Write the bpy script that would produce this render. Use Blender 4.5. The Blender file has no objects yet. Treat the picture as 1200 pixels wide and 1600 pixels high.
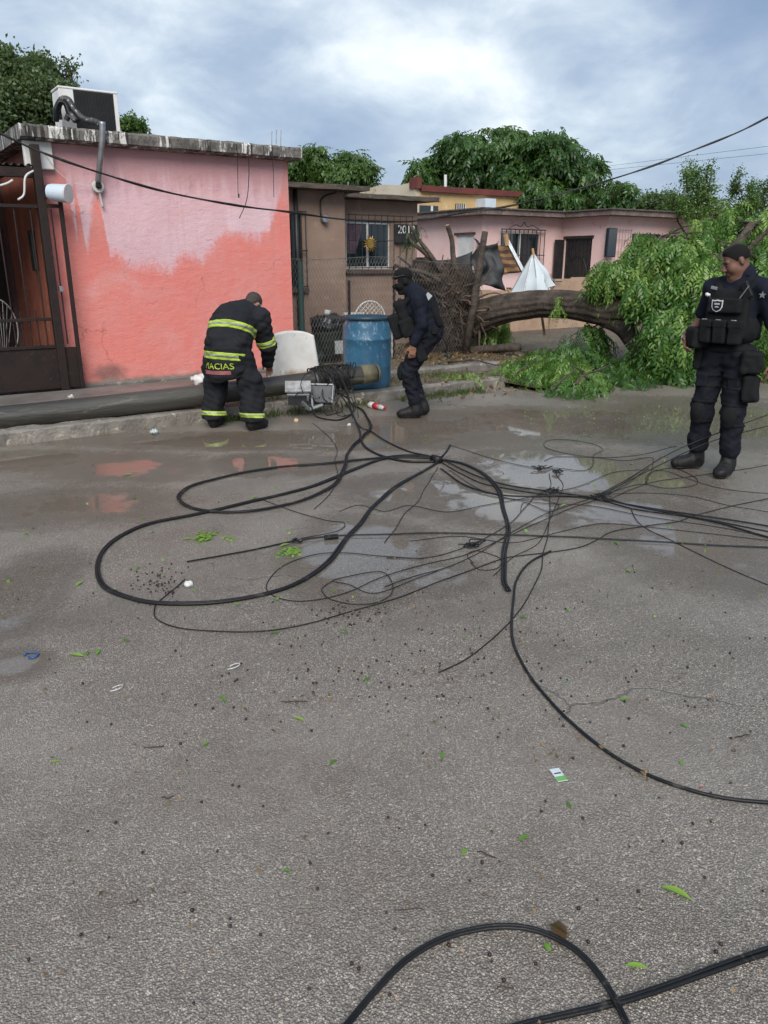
import bpy, math, random
import numpy as np
from mathutils import Vector, Matrix, noise as mnoise
random.seed(7); rng = np.random.default_rng(7)
sc = bpy.context.scene
C = sc.collection
R_ = math.radians
# ------------------------------------------------------------------ camera
# street frame: X runs along the street, Y away from the photographer across the kerb, Z up
CAM_H, PITCH, YAW, FOC = 1.62, R_(18.1), R_(34), 1200.0
cam = bpy.data.cameras.new('camera'); cam_o = bpy.data.objects.new('camera', cam); C.objects.link(cam_o)
cam.sensor_fit = 'VERTICAL'; cam.sensor_height = 36; cam.lens = 36 * FOC / 1600
cam.clip_start = 0.05; cam.clip_end = 3000
cam_o.location = (0, 0, CAM_H); cam_o.rotation_euler = (math.pi / 2 - PITCH, 0, -YAW)
sc.camera = cam_o
sc.cycles.adaptive_threshold = .02; sc.cycles.max_bounces = 7; sc.cycles.diffuse_bounces = 3; sc.cycles.glossy_bounces = 3; sc.cycles.transmission_bounces = 4
sc.render.resolution_x, sc.render.resolution_y = 768, 1024
# ------------------------------------------------------------------ node helper
class NT:
    def __init__(s, tree): s.t = tree; s.N = tree.nodes; s.L = tree.links
    def n(s, typ, ins=None, **props):
        nd = s.N.new('ShaderNode' + typ)
        for k, v in props.items(): setattr(nd, k, v)
        for k, v in (ins or {}).items():
            sk = nd.inputs[k]
            if isinstance(v, bpy.types.NodeSocket): s.L.new(v, sk)
            else:
                if hasattr(sk.default_value, '__len__') and len(sk.default_value) == 4 and len(v) == 3: v = (*v, 1)
                sk.default_value = v
        return nd
    def m(s, op, a, b=0.0, c=0.0, clamp=False):
        nd = s.n('Math', {0: a, 1: b, 2: c}, operation=op); nd.use_clamp = clamp; return nd.outputs[0]
    def mix(s, f, a, b, blend='MIX'):
        nd = s.n('Mix', {0: f, 6: a, 7: b}, data_type='RGBA', blend_type=blend); return nd.outputs[2]
    def noise(s, vec, scale, detail=4, rough=.55, dist=0.0):
        return s.n('TexNoise', {'Vector': vec, 'Scale': scale, 'Detail': detail, 'Roughness': rough, 'Distortion': dist}).outputs[0]
    def ss(s, v, a, b):
        return s.n('MapRange', {0: v, 1: a, 2: b, 3: 0.0, 4: 1.0}, interpolation_type='SMOOTHSTEP').outputs[0]
    def ramp(s, f, pts, interp='LINEAR'):
        nd = s.n('ValToRGB', {0: f}); cr = nd.color_ramp; cr.interpolation = interp
        while len(cr.elements) < len(pts): cr.elements.new(0.5)
        for e, (p, c) in zip(cr.elements, pts):
            e.position = p; e.color = (*c, 1) if hasattr(c, '__len__') else (c, c, c, 1)
        return nd.outputs[0]
    def scale(s, vec, sx, sy, sz, loc=(0, 0, 0), rot=(0, 0, 0)):
        return s.n('Mapping', {0: vec, 1: loc, 2: rot, 3: (sx, sy, sz)}).outputs[0]
    def xyz(s, vec): return s.n('SeparateXYZ', {0: vec}).outputs
# ------------------------------------------------------------------ sky: broken storm cloud over blue
SUN_EL, SUN_ROT = R_(42), R_(155)
w = bpy.data.worlds.new('World'); sc.world = w; w.use_nodes = True
t = NT(w.node_tree); t.N.clear()
sky = t.n('TexSky', sky_type='NISHITA', sun_disc=False, sun_elevation=SUN_EL, sun_rotation=SUN_ROT, air_density=1.0, dust_density=1.5)
gv = t.n('TexCoord').outputs['Generated']
x_, y_, z_ = t.xyz(gv)
den = t.m('ADD', t.m('MAXIMUM', z_, 0.0), 0.42)
flat = t.n('CombineXYZ', {0: t.m('DIVIDE', x_, den), 1: t.m('DIVIDE', y_, den), 2: 0.0}).outputs[0]
SKO = (11.6, 5.6, 0)
big = t.noise(t.scale(flat, 1, 1, 1, loc=SKO), 1.1, 5, .5, .2)
fine = t.noise(t.scale(flat, 1, 1, 1, loc=(5.1, 2.2, 0)), 4.2, 8, .6, .3)
streak = t.noise(t.scale(gv, 1.0, 1.0, 5.0), 1.6, 5, .5, .2)
cl = t.m('ADD', t.m('ADD', t.m('MULTIPLY', big, .66), t.m('MULTIPLY', fine, .24)), t.m('MULTIPLY', streak, .16))
cloud = t.ramp(cl, [(.43, (.094, .134, .205)), (.50, (.130, .170, .238)), (.555, (.176, .216, .276)), (.605, (.255, .295, .338)), (.68, (.43, .452, .462))])
blue = t.n('VectorMath', {0: sky.outputs[0], 1: (.06, .06, .06)}, operation='MULTIPLY').outputs[0]
skyc = t.mix(.88, blue, cloud)
bg = t.n('Background', {0: skyc, 1: 1.0})
t.L.new(bg.outputs[0], t.n('OutputWorld').inputs[0])
sun = bpy.data.lights.new('sun', 'SUN'); sun.energy = 1.5; sun.angle = R_(40); sun.color = (1, .96, .9)
sun_o = bpy.data.objects.new('sun', sun); C.objects.link(sun_o)
az = R_(-124)      # the sun's bearing, behind the photographer
sd = Vector((math.cos(az) * math.cos(SUN_EL), math.sin(az) * math.cos(SUN_EL), math.sin(SUN_EL)))
sun_o.rotation_euler = sd.to_track_quat('Z', 'Y').to_euler()
sky.sun_rotation = math.pi / 2 - az
sc.view_settings.view_transform = 'Standard'; sc.view_settings.look = 'None'
sc.view_settings.gamma = 1; sc.view_settings.exposure = 1.38
# ------------------------------------------------------------------ survey: points of the place, from sight lines
cp, sp, cy, sy = math.cos(PITCH), math.sin(PITCH), math.cos(YAW), math.sin(YAW)
def ray(x, y):
    dx, dy = (x - 600) / FOC, (800 - y) / FOC
    X, Y, Z = dx, cp + dy * sp, -sp + dy * cp
    return Vector((X * cy + Y * sy, -X * sy + Y * cy, Z))
def G(x, y, z=0.0):
    r = ray(x, y); return r * ((z - CAM_H) / r.z) + Vector((0, 0, CAM_H))
def D(x, y, d):
    r = ray(x, y); return r * (d / r.y) + Vector((0, 0, CAM_H))
def S(x, y, s):
    r = ray(x, y); return r * (s / r.x) + Vector((0, 0, CAM_H))
def T(x, y, rg):
    r = ray(x, y); return r * (rg / math.hypot(r.x, r.y)) + Vector((0, 0, CAM_H))
# ------------------------------------------------------------------ object helpers
def tag(o, label=None, cat=None, group=None, kind=None):
    for k, v in (('label', label), ('category', cat), ('group', group), ('kind', kind)):
        if v: o[k] = v
    return o
def mesh(name, v, f, smooth=False):
    me = bpy.data.meshes.new(name)
    v = np.asarray(v, dtype=np.float32).reshape(-1, 3)
    if isinstance(f, np.ndarray):
        k = f.shape[1]; nf = len(f)
        me.vertices.add(len(v)); me.vertices.foreach_set('co', v.ravel())
        me.loops.add(nf * k); me.loops.foreach_set('vertex_index', f.astype(np.int32).ravel())
        me.polygons.add(nf); me.polygons.foreach_set('loop_start', np.arange(0, nf * k, k, dtype=np.int32))
        me.update(calc_edges=True)
    else:
        me.from_pydata([tuple(map(float, q)) for q in v], [], [tuple(q) for q in f]); me.update()
    if smooth: me.polygons.foreach_set('use_smooth', [True] * len(me.polygons))
    return me
def add(name, me, mat=None, parent=None, loc=None, local=False):
    o = bpy.data.objects.new(name, me); C.objects.link(o)
    if mat is not None and me is not None and not me.materials: me.materials.append(mat)
    if loc is not None: o.location = loc
    if parent:
        o.parent = parent
        if not local and parent.type == 'EMPTY': o.matrix_parent_inverse = parent.matrix_basis.inverted()
    return o
def thing(name, label, cat, loc, group=None, rz=0):
    o = bpy.data.objects.new(name, None); C.objects.link(o); o.empty_display_size = .2
    o.location = loc; o.rotation_euler = (0, 0, rz)
    return tag(o, label, cat, group)
class MB:
    def __init__(s): s.v = []; s.f = []
    def box(s, a, b, rot=None, piv=None):
        a, b = Vector(a), Vector(b); n = len(s.v)
        for k in range(8):
            p = Vector((b.x if k & 1 else a.x, b.y if k & 2 else a.y, b.z if k & 4 else a.z))
            if rot is not None:
                c = piv if piv is not None else (a + b) / 2
                p = rot @ (p - c) + c
            s.v.append(p)
        for q in ((0, 2, 3, 1), (4, 5, 7, 6), (0, 1, 5, 4), (2, 6, 7, 3), (0, 4, 6, 2), (1, 3, 7, 5)): s.f.append([n + i for i in q])
        return s
    def tube(s, pts, rad, sides=8, cap=True, nz=0, ridge=None):
        pts = [Vector(p) for p in pts]; m = len(pts)
        if not hasattr(rad, '__len__'): rad = [rad] * m
        n0 = len(s.v); up = None
        for i, p in enumerate(pts):
            tg = (pts[min(i + 1, m - 1)] - pts[max(i - 1, 0)])
            if tg.length < 1e-9: tg = Vector((0, 0, 1))
            tg.normalize()
            if up is None:
                up = Vector((0, 0, 1)) if abs(tg.z) < .9 else Vector((1, 0, 0))
            sd_ = tg.cross(up)
            if sd_.length < 1e-6: sd_ = tg.orthogonal()
            sd_.normalize(); up = sd_.cross(tg).normalized()
            for k in range(sides):
                a = 2 * math.pi * k / sides; r = rad[i]
                if nz: r *= 1 + nz * mnoise.noise(p * 3 + Vector((math.cos(a), math.sin(a), 0)) * 1.3)
                if ridge: r *= 1 + ridge(a, i)
                s.v.append(p + sd_ * (math.cos(a) * r) + up * (math.sin(a) * r))
        for i in range(m - 1):
            for k in range(sides):
                a, b = n0 + i * sides + k, n0 + i * sides + (k + 1) % sides
                s.f.append((a, b, b + sides, a + sides))
        if cap:
            s.f.append(tuple(n0 + k for k in range(sides))[::-1]); s.f.append(tuple(n0 + (m - 1) * sides + k for k in range(sides)))
        return s
    def grid(s, fn, nu, nv):
        n = len(s.v)
        for j in range(nv + 1):
            for i in range(nu + 1): s.v.append(Vector(fn(i / nu, j / nv)))
        for j in range(nv):
            for i in range(nu):
                a = n + j * (nu + 1) + i; s.f.append((a, a + 1, a + nu + 2, a + nu + 1))
        return s
    def lathe(s, c, prof, sides=32, axis=None):
        n = len(s.v); c = Vector(c)
        for r, z in prof:
            for k in range(sides):
                a = 2 * math.pi * k / sides; s.v.append(c + Vector((r * math.cos(a), r * math.sin(a), z)))
        for i in range(len(prof) - 1):
            for k in range(sides):
                a, b = n + i * sides + k, n + i * sides + (k + 1) % sides
                s.f.append((a, b, b + sides, a + sides))
        return s
    def prism(s, poly, axis, a, b):
        n = len(s.v); m = len(poly)
        for q in (a, b):
            for (u, v) in poly: s.v.append(Vector((u, q, v)) if axis == 'y' else Vector((q, u, v)) if axis == 'x' else Vector((u, v, q)))
        s.f.append(tuple(range(n, n + m))); s.f.append(tuple(range(n + 2 * m - 1, n + m - 1, -1)))
        for i in range(m):
            j = (i + 1) % m; s.f.append((n + i, n + m + i, n + m + j, n + j))
        return s
    def build(s, name, mat, parent=None, smooth=False, bevel=0, loc=None, local=False, kind=None):
        me = mesh(name, s.v, s.f, smooth)
        o = add(name, me, mat, parent, loc, local)
        if bevel:
            md = o.modifiers.new('bevel', 'BEVEL'); md.width = bevel; md.segments = 2; md.limit_method = 'ANGLE'
        if kind: o['kind'] = kind
        return o
def spline(pts, per=10):
    P = [Vector(p) for p in pts]; out = []
    P = [2 * P[0] - P[1]] + P + [2 * P[-1] - P[-2]]
    for i in range(1, len(P) - 2):
        p0, p1, p2, p3 = P[i - 1:i + 3]
        k = max(2, min(per, int((p2 - p1).length / .04) + 2))
        for j in range(k):
            u = j / k
            out.append(.5 * ((2 * p1) + (p2 - p0) * u + (2 * p0 - 5 * p1 + 4 * p2 - p3) * u * u + (3 * p1 - p0 - 3 * p2 + p3) * u ** 3))
    out.append(P[-2]); return out
# ------------------------------------------------------------------ materials
def newmat(name):
    m = bpy.data.materials.new(name); m.use_nodes = True; q = NT(m.node_tree); q.N.clear()
    q.out = q.n('OutputMaterial'); q.mat = m; q.co = q.n('TexCoord').outputs['Object']
    return q
def finish(q, **ins):
    b = q.n('BsdfPrincipled', {k.replace('_', ' '): v for k, v in ins.items()}); q.L.new(b.outputs[0], q.out.inputs[0]); return q.mat
def M(name, c1, c2=None, sc_=4.0, rough=.7, bump=.0, bsc=40.0, metal=0.0, stretch=(1, 1, 1), c3=None, spec=.5, rvar=.15, coat=0.0, dist=.02):
    q = newmat(name); co = q.scale(q.co, *stretch)
    nz = q.noise(co, sc_, 6, .6)
    c2 = c2 or tuple(x * .75 for x in c1)
    col = q.mix(q.ss(nz, .35, .65), c1, c2)
    if c3: col = q.mix(q.ss(q.noise(co, sc_ * 2.7, 5, .65, .5), .58, .66), col, c3)
    fine = q.noise(co, bsc, 5, .65)
    col = q.mix(q.m('MULTIPLY', fine, .35), col, tuple(x * .6 for x in c1))
    ins = dict(Base_Color=col, Roughness=q.m('ADD', rough - rvar / 2, q.m('MULTIPLY', nz, rvar)), Metallic=metal)
    b = finish_b(q, ins, spec, coat)
    if bump:
        bp = q.n('Bump', {'Strength': bump, 'Distance': dist, 'Height': fine}); q.L.new(bp.outputs[0], b.inputs['Normal'])
    return q.mat
def finish_b(q, ins, spec=.5, coat=0.0):
    b = q.n('BsdfPrincipled', {k.replace('_', ' '): v for k, v in ins.items()})
    b.inputs['Specular IOR Level'].default_value = spec
    if coat: b.inputs['Coat Weight'].default_value = coat
    q.L.new(b.outputs[0], q.out.inputs[0]); return b
def leafmat(name, c1, c2, c3, rough=.38):
    q = newmat(name)
    at = q.n('Attribute', attribute_name='var').outputs['Fac']
    col = q.ramp(at, [(0.0, c1), (.55, c2), (1.0, c3)])
    b = q.n('BsdfPrincipled', {'Base Color': col, 'Roughness': rough})
    tr = q.n('BsdfTranslucent', {'Color': q.mix(.45, col, (.22, .32, .02))})
    mx = q.n('MixShader', {0: .42, 1: b.outputs[0], 2: tr.outputs[0]})
    q.L.new(mx.outputs[0], q.out.inputs[0]); return q.mat
MAT = {}
MAT['leaf_fresh'] = leafmat('leaf_fresh', (.030, .085, .020), (.095, .215, .042), (.30, .44, .11))
MAT['leaf_dark'] = leafmat('leaf_dark', (.024, .066, .022), (.058, .132, .036), (.13, .23, .065))
MAT['leaf_grey'] = leafmat('leaf_grey', (.065, .105, .052), (.115, .17, .082), (.18, .24, .12))
MAT['leaf_light'] = leafmat('leaf_light', (.055, .115, .032), (.11, .20, .055), (.19, .30, .09))
MAT['leaf_loose'] = leafmat('leaf_loose', (.07, .19, .02), (.15, .36, .04), (.30, .48, .07))
MAT['grass'] = leafmat('grass', (.05, .075, .025), (.075, .115, .032), (.17, .18, .075))
MAT['litter'] = leafmat('litter', (.10, .055, .03), (.22, .13, .07), (.36, .25, .14), rough=.7)
MAT['bark'] = M('bark', (.105, .082, .066), (.042, .033, .027), 4, .88, 1.0, 16, stretch=(1, 1, 1), c3=(.125, .10, .085), dist=.04, spec=.25)
MAT['root'] = M('root', (.15, .105, .078), (.05, .034, .025), 6, .9, .8, 25, c3=(.20, .14, .10))
MAT['soil'] = M('soil', (.07, .048, .035), (.030, .022, .017), 9, .95, 1.0, 28, c3=(.15, .105, .075), dist=.05)
MAT['cutwood'] = M('cutwood', (.55, .40, .24), (.40, .27, .15), 8, .7)
MAT['black_rubber'] = M('black_rubber', (.006, .0065, .0075), (.012, .012, .012), 5, .42, .15, 60, rvar=.25, spec=.3, c3=(.05, .043, .036))
MAT['wire_thin'] = M('wire_thin', (.012, .012, .013), (.024, .023, .022), 6, .55, spec=.25)
MAT['concrete'] = M('concrete', (.20, .185, .165), (.11, .10, .09), 3, .7, .6, 30, c3=(.30, .27, .23))
MAT['kerb'] = M('kerb', (.26, .235, .20), (.13, .115, .10), 4, .75, .8, 34, c3=(.42, .37, .29))
MAT['dark_iron'] = M('dark_iron', (.018, .0125, .0115), (.026, .015, .012), 6, .55, .2, 40, c3=(.042, .021, .015), spec=.3)
MAT['black_iron'] = M('black_iron', (.015, .015, .016), (.03, .028, .026), 8, .5, .15, 60)
MAT['white_paint'] = M('white_paint', (.72, .72, .70), (.58, .57, .54), 3, .5, .1, 40)
MAT['white_plastic'] = M('white_plastic', (.62, .61, .59), (.50, .49, .46), 3.5, .42, .05, 40, c3=(.44, .40, .34))
MAT['glass'] = M('glass', (.012, .022, .028), (.02, .03, .035), 2, .06, rvar=.02, spec=.7)
MAT['galv'] = M('galv', (.38, .39, .40), (.25, .26, .27), 8, .4, .1, 60, metal=.7)
MAT['wood'] = M('wood', (.40, .24, .11), (.26, .14, .06), 6, .6, .2, 30, stretch=(1, 1, 1))
MAT['green_paint'] = M('green_paint', (.018, .06, .05), (.03, .05, .045), 8, .5, .2, 50, c3=(.07, .05, .035))
MAT['skin_tan'] = M('skin_tan', (.27, .135, .085), (.23, .11, .068), 14, .62, .06, 160)
MAT['skin_dark'] = M('skin_dark', (.16, .078, .050), (.125, .058, .037), 14, .62, .06, 160)
MAT['hair'] = M('hair', (.006, .0055, .0055), (.010, .009, .0085), 60, .75, .5, 220, spec=.2)
MAT['hair_short'] = M('hair_short', (.055, .038, .030), (.03, .022, .018), 60, .6, .5, 220)
MAT['navy'] = M('navy', (.010, .0125, .024), (.007, .009, .016), 9, .8, .25, 420, rvar=.1, spec=.18)
MAT['navy_trousers'] = M('navy_trousers', (.011, .0125, .019), (.007, .008, .012), 9, .85, .25, 420, rvar=.1, spec=.18)
MAT['vest'] = M('vest', (.009, .0095, .0105), (.014, .0145, .016), 16, .85, .4, 300, rvar=.1, spec=.18)
MAT['turnout'] = M('turnout', (.0135, .0145, .018), (.020, .021, .024), 6, .78, .4, 300, rvar=.1, spec=.18)
MAT['boot'] = M('boot', (.008, .008, .009), (.018, .017, .016), 10, .58, .2, 80, spec=.3)
MAT['band_yellow'] = M('band_yellow', (.42, .56, .05), (.32, .45, .045), 8, .55, .1, 120)
MAT['band_silver'] = M('band_silver', (.34, .35, .33), (.22, .23, .22), 14, .35, .15, 90, metal=.3)
# ------------------------------------------------------------------ continuous figures: blended solids meshed on a grid
def _v(a): return np.array(a, dtype=np.float32)
def cap(p0, p1, r0, r1=None, flat=None, k=.03):
    r1 = r0 if r1 is None else r1; p0, p1 = _v(p0), _v(p1)
    def f(P):
        Q = P; A, B = p0, p1
        if flat is not None:
            n = _v(flat[0]); n = n / np.linalg.norm(n); s = 1 / flat[1] - 1
            Q = P + ((P - p0) @ n)[..., None] * n * s; B = p1 + ((p1 - p0) @ n) * n * s
        ba = B - A; pa = Q - A
        h = np.clip((pa @ ba) / max(ba @ ba, 1e-9), 0, 1)
        d = np.linalg.norm(pa - h[..., None] * ba, axis=-1) - (r0 + (r1 - r0) * h)
        return d * (min(1, flat[1]) if flat is not None else 1)
    m = max(r0, r1) * max(1, flat[1] if flat is not None else 1)
    return f, np.minimum(p0, p1) - m, np.maximum(p0, p1) + m, k
def ell(c, r, R=None, k=.03):
    c, r = _v(c), _v(r); Rm = None if R is None else np.array(R, dtype=np.float32)
    def f(P):
        q = P - c
        if Rm is not None: q = q @ Rm
        k0 = np.linalg.norm(q / r, axis=-1); k1 = np.linalg.norm(q / (r * r), axis=-1) + 1e-9
        return k0 * (k0 - 1) / k1
    m = max(r); return f, c - m, c + m, k
def rbox(c, h, R=None, rd=.02, k=.01):
    c, h = _v(c), _v(h); Rm = None if R is None else np.array(R, dtype=np.float32)
    def f(P):
        q = P - c
        if Rm is not None: q = q @ Rm
        q = np.abs(q) - (h - rd)
        return np.linalg.norm(np.maximum(q, 0), axis=-1) + np.minimum(q.max(-1), 0) - rd
    m = float(np.linalg.norm(h)); return f, c - m, c + m, k
def fold(amp, freq, seed, aniso=(1, 1, 1), n=5):
    g = np.random.default_rng(seed); K = g.normal(size=(n, 3)) * freq * _v(aniso); Q = g.normal(size=(n, 3)) * freq * .6
    ph = g.uniform(0, 6.28, (n, 2))
    def f(P):
        o = 0
        for i in range(n): o = o + np.sin(P @ K[i].astype(np.float32) + ph[i, 0] + 1.4 * np.sin(P @ Q[i].astype(np.float32) + ph[i, 1]))
        return amp * o / math.sqrt(n)
    return f
class Solid:
    def __init__(s, prims, h=.01, pad=.06):
        lo = np.min([p[1] for p in prims], 0) - pad; hi = np.max([p[2] for p in prims], 0) + pad
        s.h, s.lo = h, lo; s.n = np.ceil((hi - lo) / h).astype(int) + 1
        ax = [lo[i] + h * np.arange(s.n[i], dtype=np.float32) for i in range(3)]
        s.P = np.stack(np.meshgrid(*ax, indexing='ij'), -1).astype(np.float32)
        s.d = np.full(s.n, .5, np.float32); s.join(prims)
    def _sub(s, p, mg):
        a = np.clip(((p[1] - mg - s.lo) / s.h).astype(int), 0, s.n); b = np.clip(((p[2] + mg - s.lo) / s.h).astype(int) + 2, 0, s.n)
        return tuple(slice(a[i], b[i]) for i in range(3))
    def join(s, prims):
        for p in prims:
            sl = s._sub(p, p[3] + .05); a = s.d[sl]; b = p[0](s.P[sl]); k = p[3]
            # polynomial smooth union
            hh = np.clip(.5 + .5 * (a - b) / k, 0, 1); s.d[sl] = a * (1 - hh) + b * hh - k * hh * (1 - hh)
        return s
    def cut(s, prims):
        for p in prims:
            sl = s._sub(p, .03); s.d[sl] = np.maximum(s.d[sl], -p[0](s.P[sl]))
        return s
    def copy(s):
        o = Solid.__new__(Solid); o.h, o.lo, o.n, o.P, o.d = s.h, s.lo, s.n, s.P, s.d.copy(); return o
    def wrinkle(s, f):
        near = np.abs(s.d) < .08; s.d[near] += f(s.P[near]); return s
    def clip(s, n, c):                       # keep where n.p <= c
        s.d = np.maximum(s.d, s.P @ _v(n) - c); return s
    def both(s, fn): s.d = np.maximum(s.d, fn(s.P)); return s
    def slab(s, n, c, hw, out=.006):
        n = _v(n) / np.linalg.norm(n); o = s.copy(); o.d = np.maximum(np.maximum(o.d - out, -(o.d + .02)), np.abs(o.P @ n - c) - hw); return o
    def shell(s, out): s.d = s.d - out; return s
    def mesh(s, name):
        d, h = s.d, s.h; ins = d < 0; nx, ny, nz = d.shape
        c = np.zeros((nx - 1, ny - 1, nz - 1), np.int8)
        offs = [(i, j, k) for i in (0, 1) for j in (0, 1) for k in (0, 1)]
        for (i, j, k) in offs: c += ins[i:nx - 1 + i, j:ny - 1 + j, k:nz - 1 + k]
        act = np.argwhere((c > 0) & (c < 8)); idx = np.full(c.shape, -1, np.int64)
        idx[act[:, 0], act[:, 1], act[:, 2]] = np.arange(len(act))
        acc = np.zeros((len(act), 3)); cnt = np.zeros(len(act))
        for a in range(8):
            for ax in range(3):
                o0 = offs[a]
                if o0[ax]: continue
                o1 = list(o0); o1[ax] = 1
                d0 = d[act[:, 0] + o0[0], act[:, 1] + o0[1], act[:, 2] + o0[2]]; d1 = d[act[:, 0] + o1[0], act[:, 1] + o1[1], act[:, 2] + o1[2]]
                cr = (d0 < 0) != (d1 < 0); tt = np.where(cr, d0 / np.where(cr, d0 - d1, 1), 0)
                p = act + np.array(o0); p = p.astype(float); p[:, ax] += tt
                acc[cr] += p[cr]; cnt[cr] += 1
        V = (acc / cnt[:, None]) * h + s.lo
        F = []
        for ax in range(3):
            sl0 = [slice(1, -1)] * 3; sl0[ax] = slice(0, -1); sl1 = [slice(1, -1)] * 3; sl1[ax] = slice(1, None)
            a, b = ins[tuple(sl0)], ins[tuple(sl1)]
            e = np.argwhere(a != b)
            if not len(e): continue
            fl = a[e[:, 0], e[:, 1], e[:, 2]]
            e = e + 1; e[:, ax] -= 1
            u, w_ = [(1, 2), (2, 0), (0, 1)][ax]
            def cell(du, dw):
                q = e.copy(); q[:, u] -= du; q[:, w_] -= dw; return idx[q[:, 0], q[:, 1], q[:, 2]]
            quad = np.stack([cell(1, 1), cell(0, 1), cell(0, 0), cell(1, 0)], 1)
            quad[~fl] = quad[~fl][:, ::-1]; F.append(quad)
        F = np.concatenate(F); F = F[(F >= 0).all(1)]
        return mesh(name, V, F, True)
def rotm(ax, ay, az): return np.array((Matrix.Rotation(az, 3, 'Z') @ Matrix.Rotation(ay, 3, 'Y') @ Matrix.Rotation(ax, 3, 'X')), dtype=np.float32)
def lerp(a, b, u): return tuple(np.array(a) * (1 - u) + np.array(b) * u)
# ================================================================== SETTING
def struct(o): o['kind'] = 'structure'; return o
# ---- asphalt with exposed aggregate, damp, with standing water in the hollows
def asphalt():
    q = newmat('asphalt'); co = q.co
    warp = q.n('VectorMath', {0: co, 1: q.n('VectorMath', {0: q.n('TexNoise', {'Vector': co, 'Scale': 150.0, 'Detail': 2.0}).outputs[1], 1: (.006, .006, .0)}, operation='MULTIPLY').outputs[0]}, operation='ADD').outputs[0]
    v1 = q.n('TexVoronoi', {'Vector': warp, 'Scale': 190.0, 'Randomness': 1.0})
    v2 = q.n('TexVoronoi', {'Vector': warp, 'Scale': 72.0, 'Randomness': 1.0})
    rnd = q.xyz(v1.outputs['Color']); rnd2 = q.xyz(v2.outputs['Color'])
    stone = q.ramp(rnd[0], [(0, (.175, .152, .127)), (.35, (.250, .220, .186)), (.72, (.330, .293, .248)), (.92, (.45, .40, .335)), (.99, (.66, .59, .47))])
    gap = q.ss(v1.outputs[0], .38, .62)
    col = q.mix(q.m('MULTIPLY', gap, .8), stone, (.085, .072, .060))
    # larger pale and ochre pebbles here and there
    peb = q.m('MULTIPLY', q.m('GREATER_THAN', rnd2[1], .925), q.m('LESS_THAN', v2.outputs[0], q.m('ADD', .18, q.m('MULTIPLY', rnd2[2], .22))))
    pc = q.ramp(rnd2[0], [(0, (.55, .48, .36)), (.5, (.42, .38, .31)), (.85, (.62, .56, .46)), (1, (.50, .28, .14))])
    col = q.mix(q.m('MULTIPLY', peb, .9), col, pc)
    broad = q.noise(co, .55, 5, .6)
    trail = q.noise(q.scale(co, .35, 2.2, 1), 1.0, 6, .65, .4)
    col = q.mix(q.m('MULTIPLY', q.ss(broad, .35, .7), .38), col, (.36, .325, .285))
    col = q.mix(q.m('MULTIPLY', q.ss(trail, .50, .68), .42), col, (.13, .115, .10))
    h = q.m('ADD', q.m('MULTIPLY', q.m('SUBTRACT', 1.0, v1.outputs[0]), .7), q.m('MULTIPLY', q.noise(co, 260, 3), .35))
    h = q.m('ADD', h, q.m('MULTIPLY', peb, .25))
    cw = q.n('VectorMath', {0: co, 1: q.n('VectorMath', {0: q.n('TexNoise', {'Vector': co, 'Scale': 1.6, 'Detail': 5.0, 'Roughness': .55}).outputs[1], 1: (.7, .7, 0)}, operation='MULTIPLY').outputs[0]}, operation='ADD').outputs[0]
    crk = q.n('TexVoronoi', {'Vector': cw, 'Scale': .42, 'Randomness': 1.0}, feature='DISTANCE_TO_EDGE').outputs[0]
    crack = q.m('MULTIPLY', q.ss(crk, .0045, .001), q.ss(q.noise(co, .9, 3), .54, .64))
    col = q.mix(q.m('MULTIPLY', crack, .4), col, (.06, .053, .047)); h = q.m('SUBTRACT', h, q.m('MULTIPLY', crack, .9))
    blot = q.noise(q.scale(co, 1, 1, 1, loc=(11, 4, 0)), 5.5, 7, .7)
    col = q.mix(q.m('MULTIPLY', q.ss(blot, .55, .72), .35), col, (.15, .125, .10))
    # hollows that hold water, in the photographer's ground frame
    rx = q.scale(co, 1, 1, 1, rot=(0, 0, YAW))
    X, Y, _ = q.xyz(rx)
    def gxy(px, py):
        g = G(px, py); return g.x * cy - g.y * sy, g.x * sy + g.y * cy
    wet = None
    #  pixel centre, half width px, half height px, depth, silt
    hollows = [(560, 862, 105, 62, 1.15), (880, 738, 150, 40, 1.15), (790, 790, 110, 26, .95), (640, 770, 90, 26, .6), (980, 800, 130, 26, .7), (120, 790, 120, 25, .5), (905, 660, 260, 24, 1.15), (1130, 655, 190, 34, 1.0), (800, 650, 60, 12, 1.2),
               (470, 688, 330, 13, .95), (655, 668, 100, 16, 1.0), (430, 725, 100, 16, .9), (200, 730, 110, 20, .7), (20, 930, 70, 70, .85), (1080, 860, 110, 50, .6), (60, 720, 120, 14, .8), (1030, 740, 60, 30, .8), (690, 900, 60, 22, .55), (15, 1040, 60, 22, .7)]
    for (px, py, hw, hh, dp) in hollows:
        cx_, cy_ = gxy(px, py); ex = abs(gxy(px + hw, py)[0] - cx_); ey = abs(gxy(px, py - hh)[1] - gxy(px, py + hh)[1]) / 2
        a = q.m('DIVIDE', q.m('SUBTRACT', X, cx_), ex); b = q.m('DIVIDE', q.m('SUBTRACT', Y, cy_), ey)
        r2 = q.m('ADD', q.m('MULTIPLY', a, a), q.m('MULTIPLY', b, b))
        m = q.m('MULTIPLY', q.m('SUBTRACT', 1.0, q.m('MINIMUM', r2, 3.0)), dp)
        wet = m if wet is None else q.m('MAXIMUM', wet, m)
    shape = q.m('ADD', q.m('MULTIPLY', q.m('SUBTRACT', q.noise(co, 1.6, 6, .6, .4), .5), 2.6), q.m('MULTIPLY', q.m('SUBTRACT', q.noise(co, 9, 4, .6), .5), 1.1))
    lvl = q.m('ADD', wet, shape)
    water = q.ss(q.m('SUBTRACT', lvl, q.m('MULTIPLY', h, .45)), -.02, .24)
    damp = q.ss(lvl, -1.35, .20)
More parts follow.
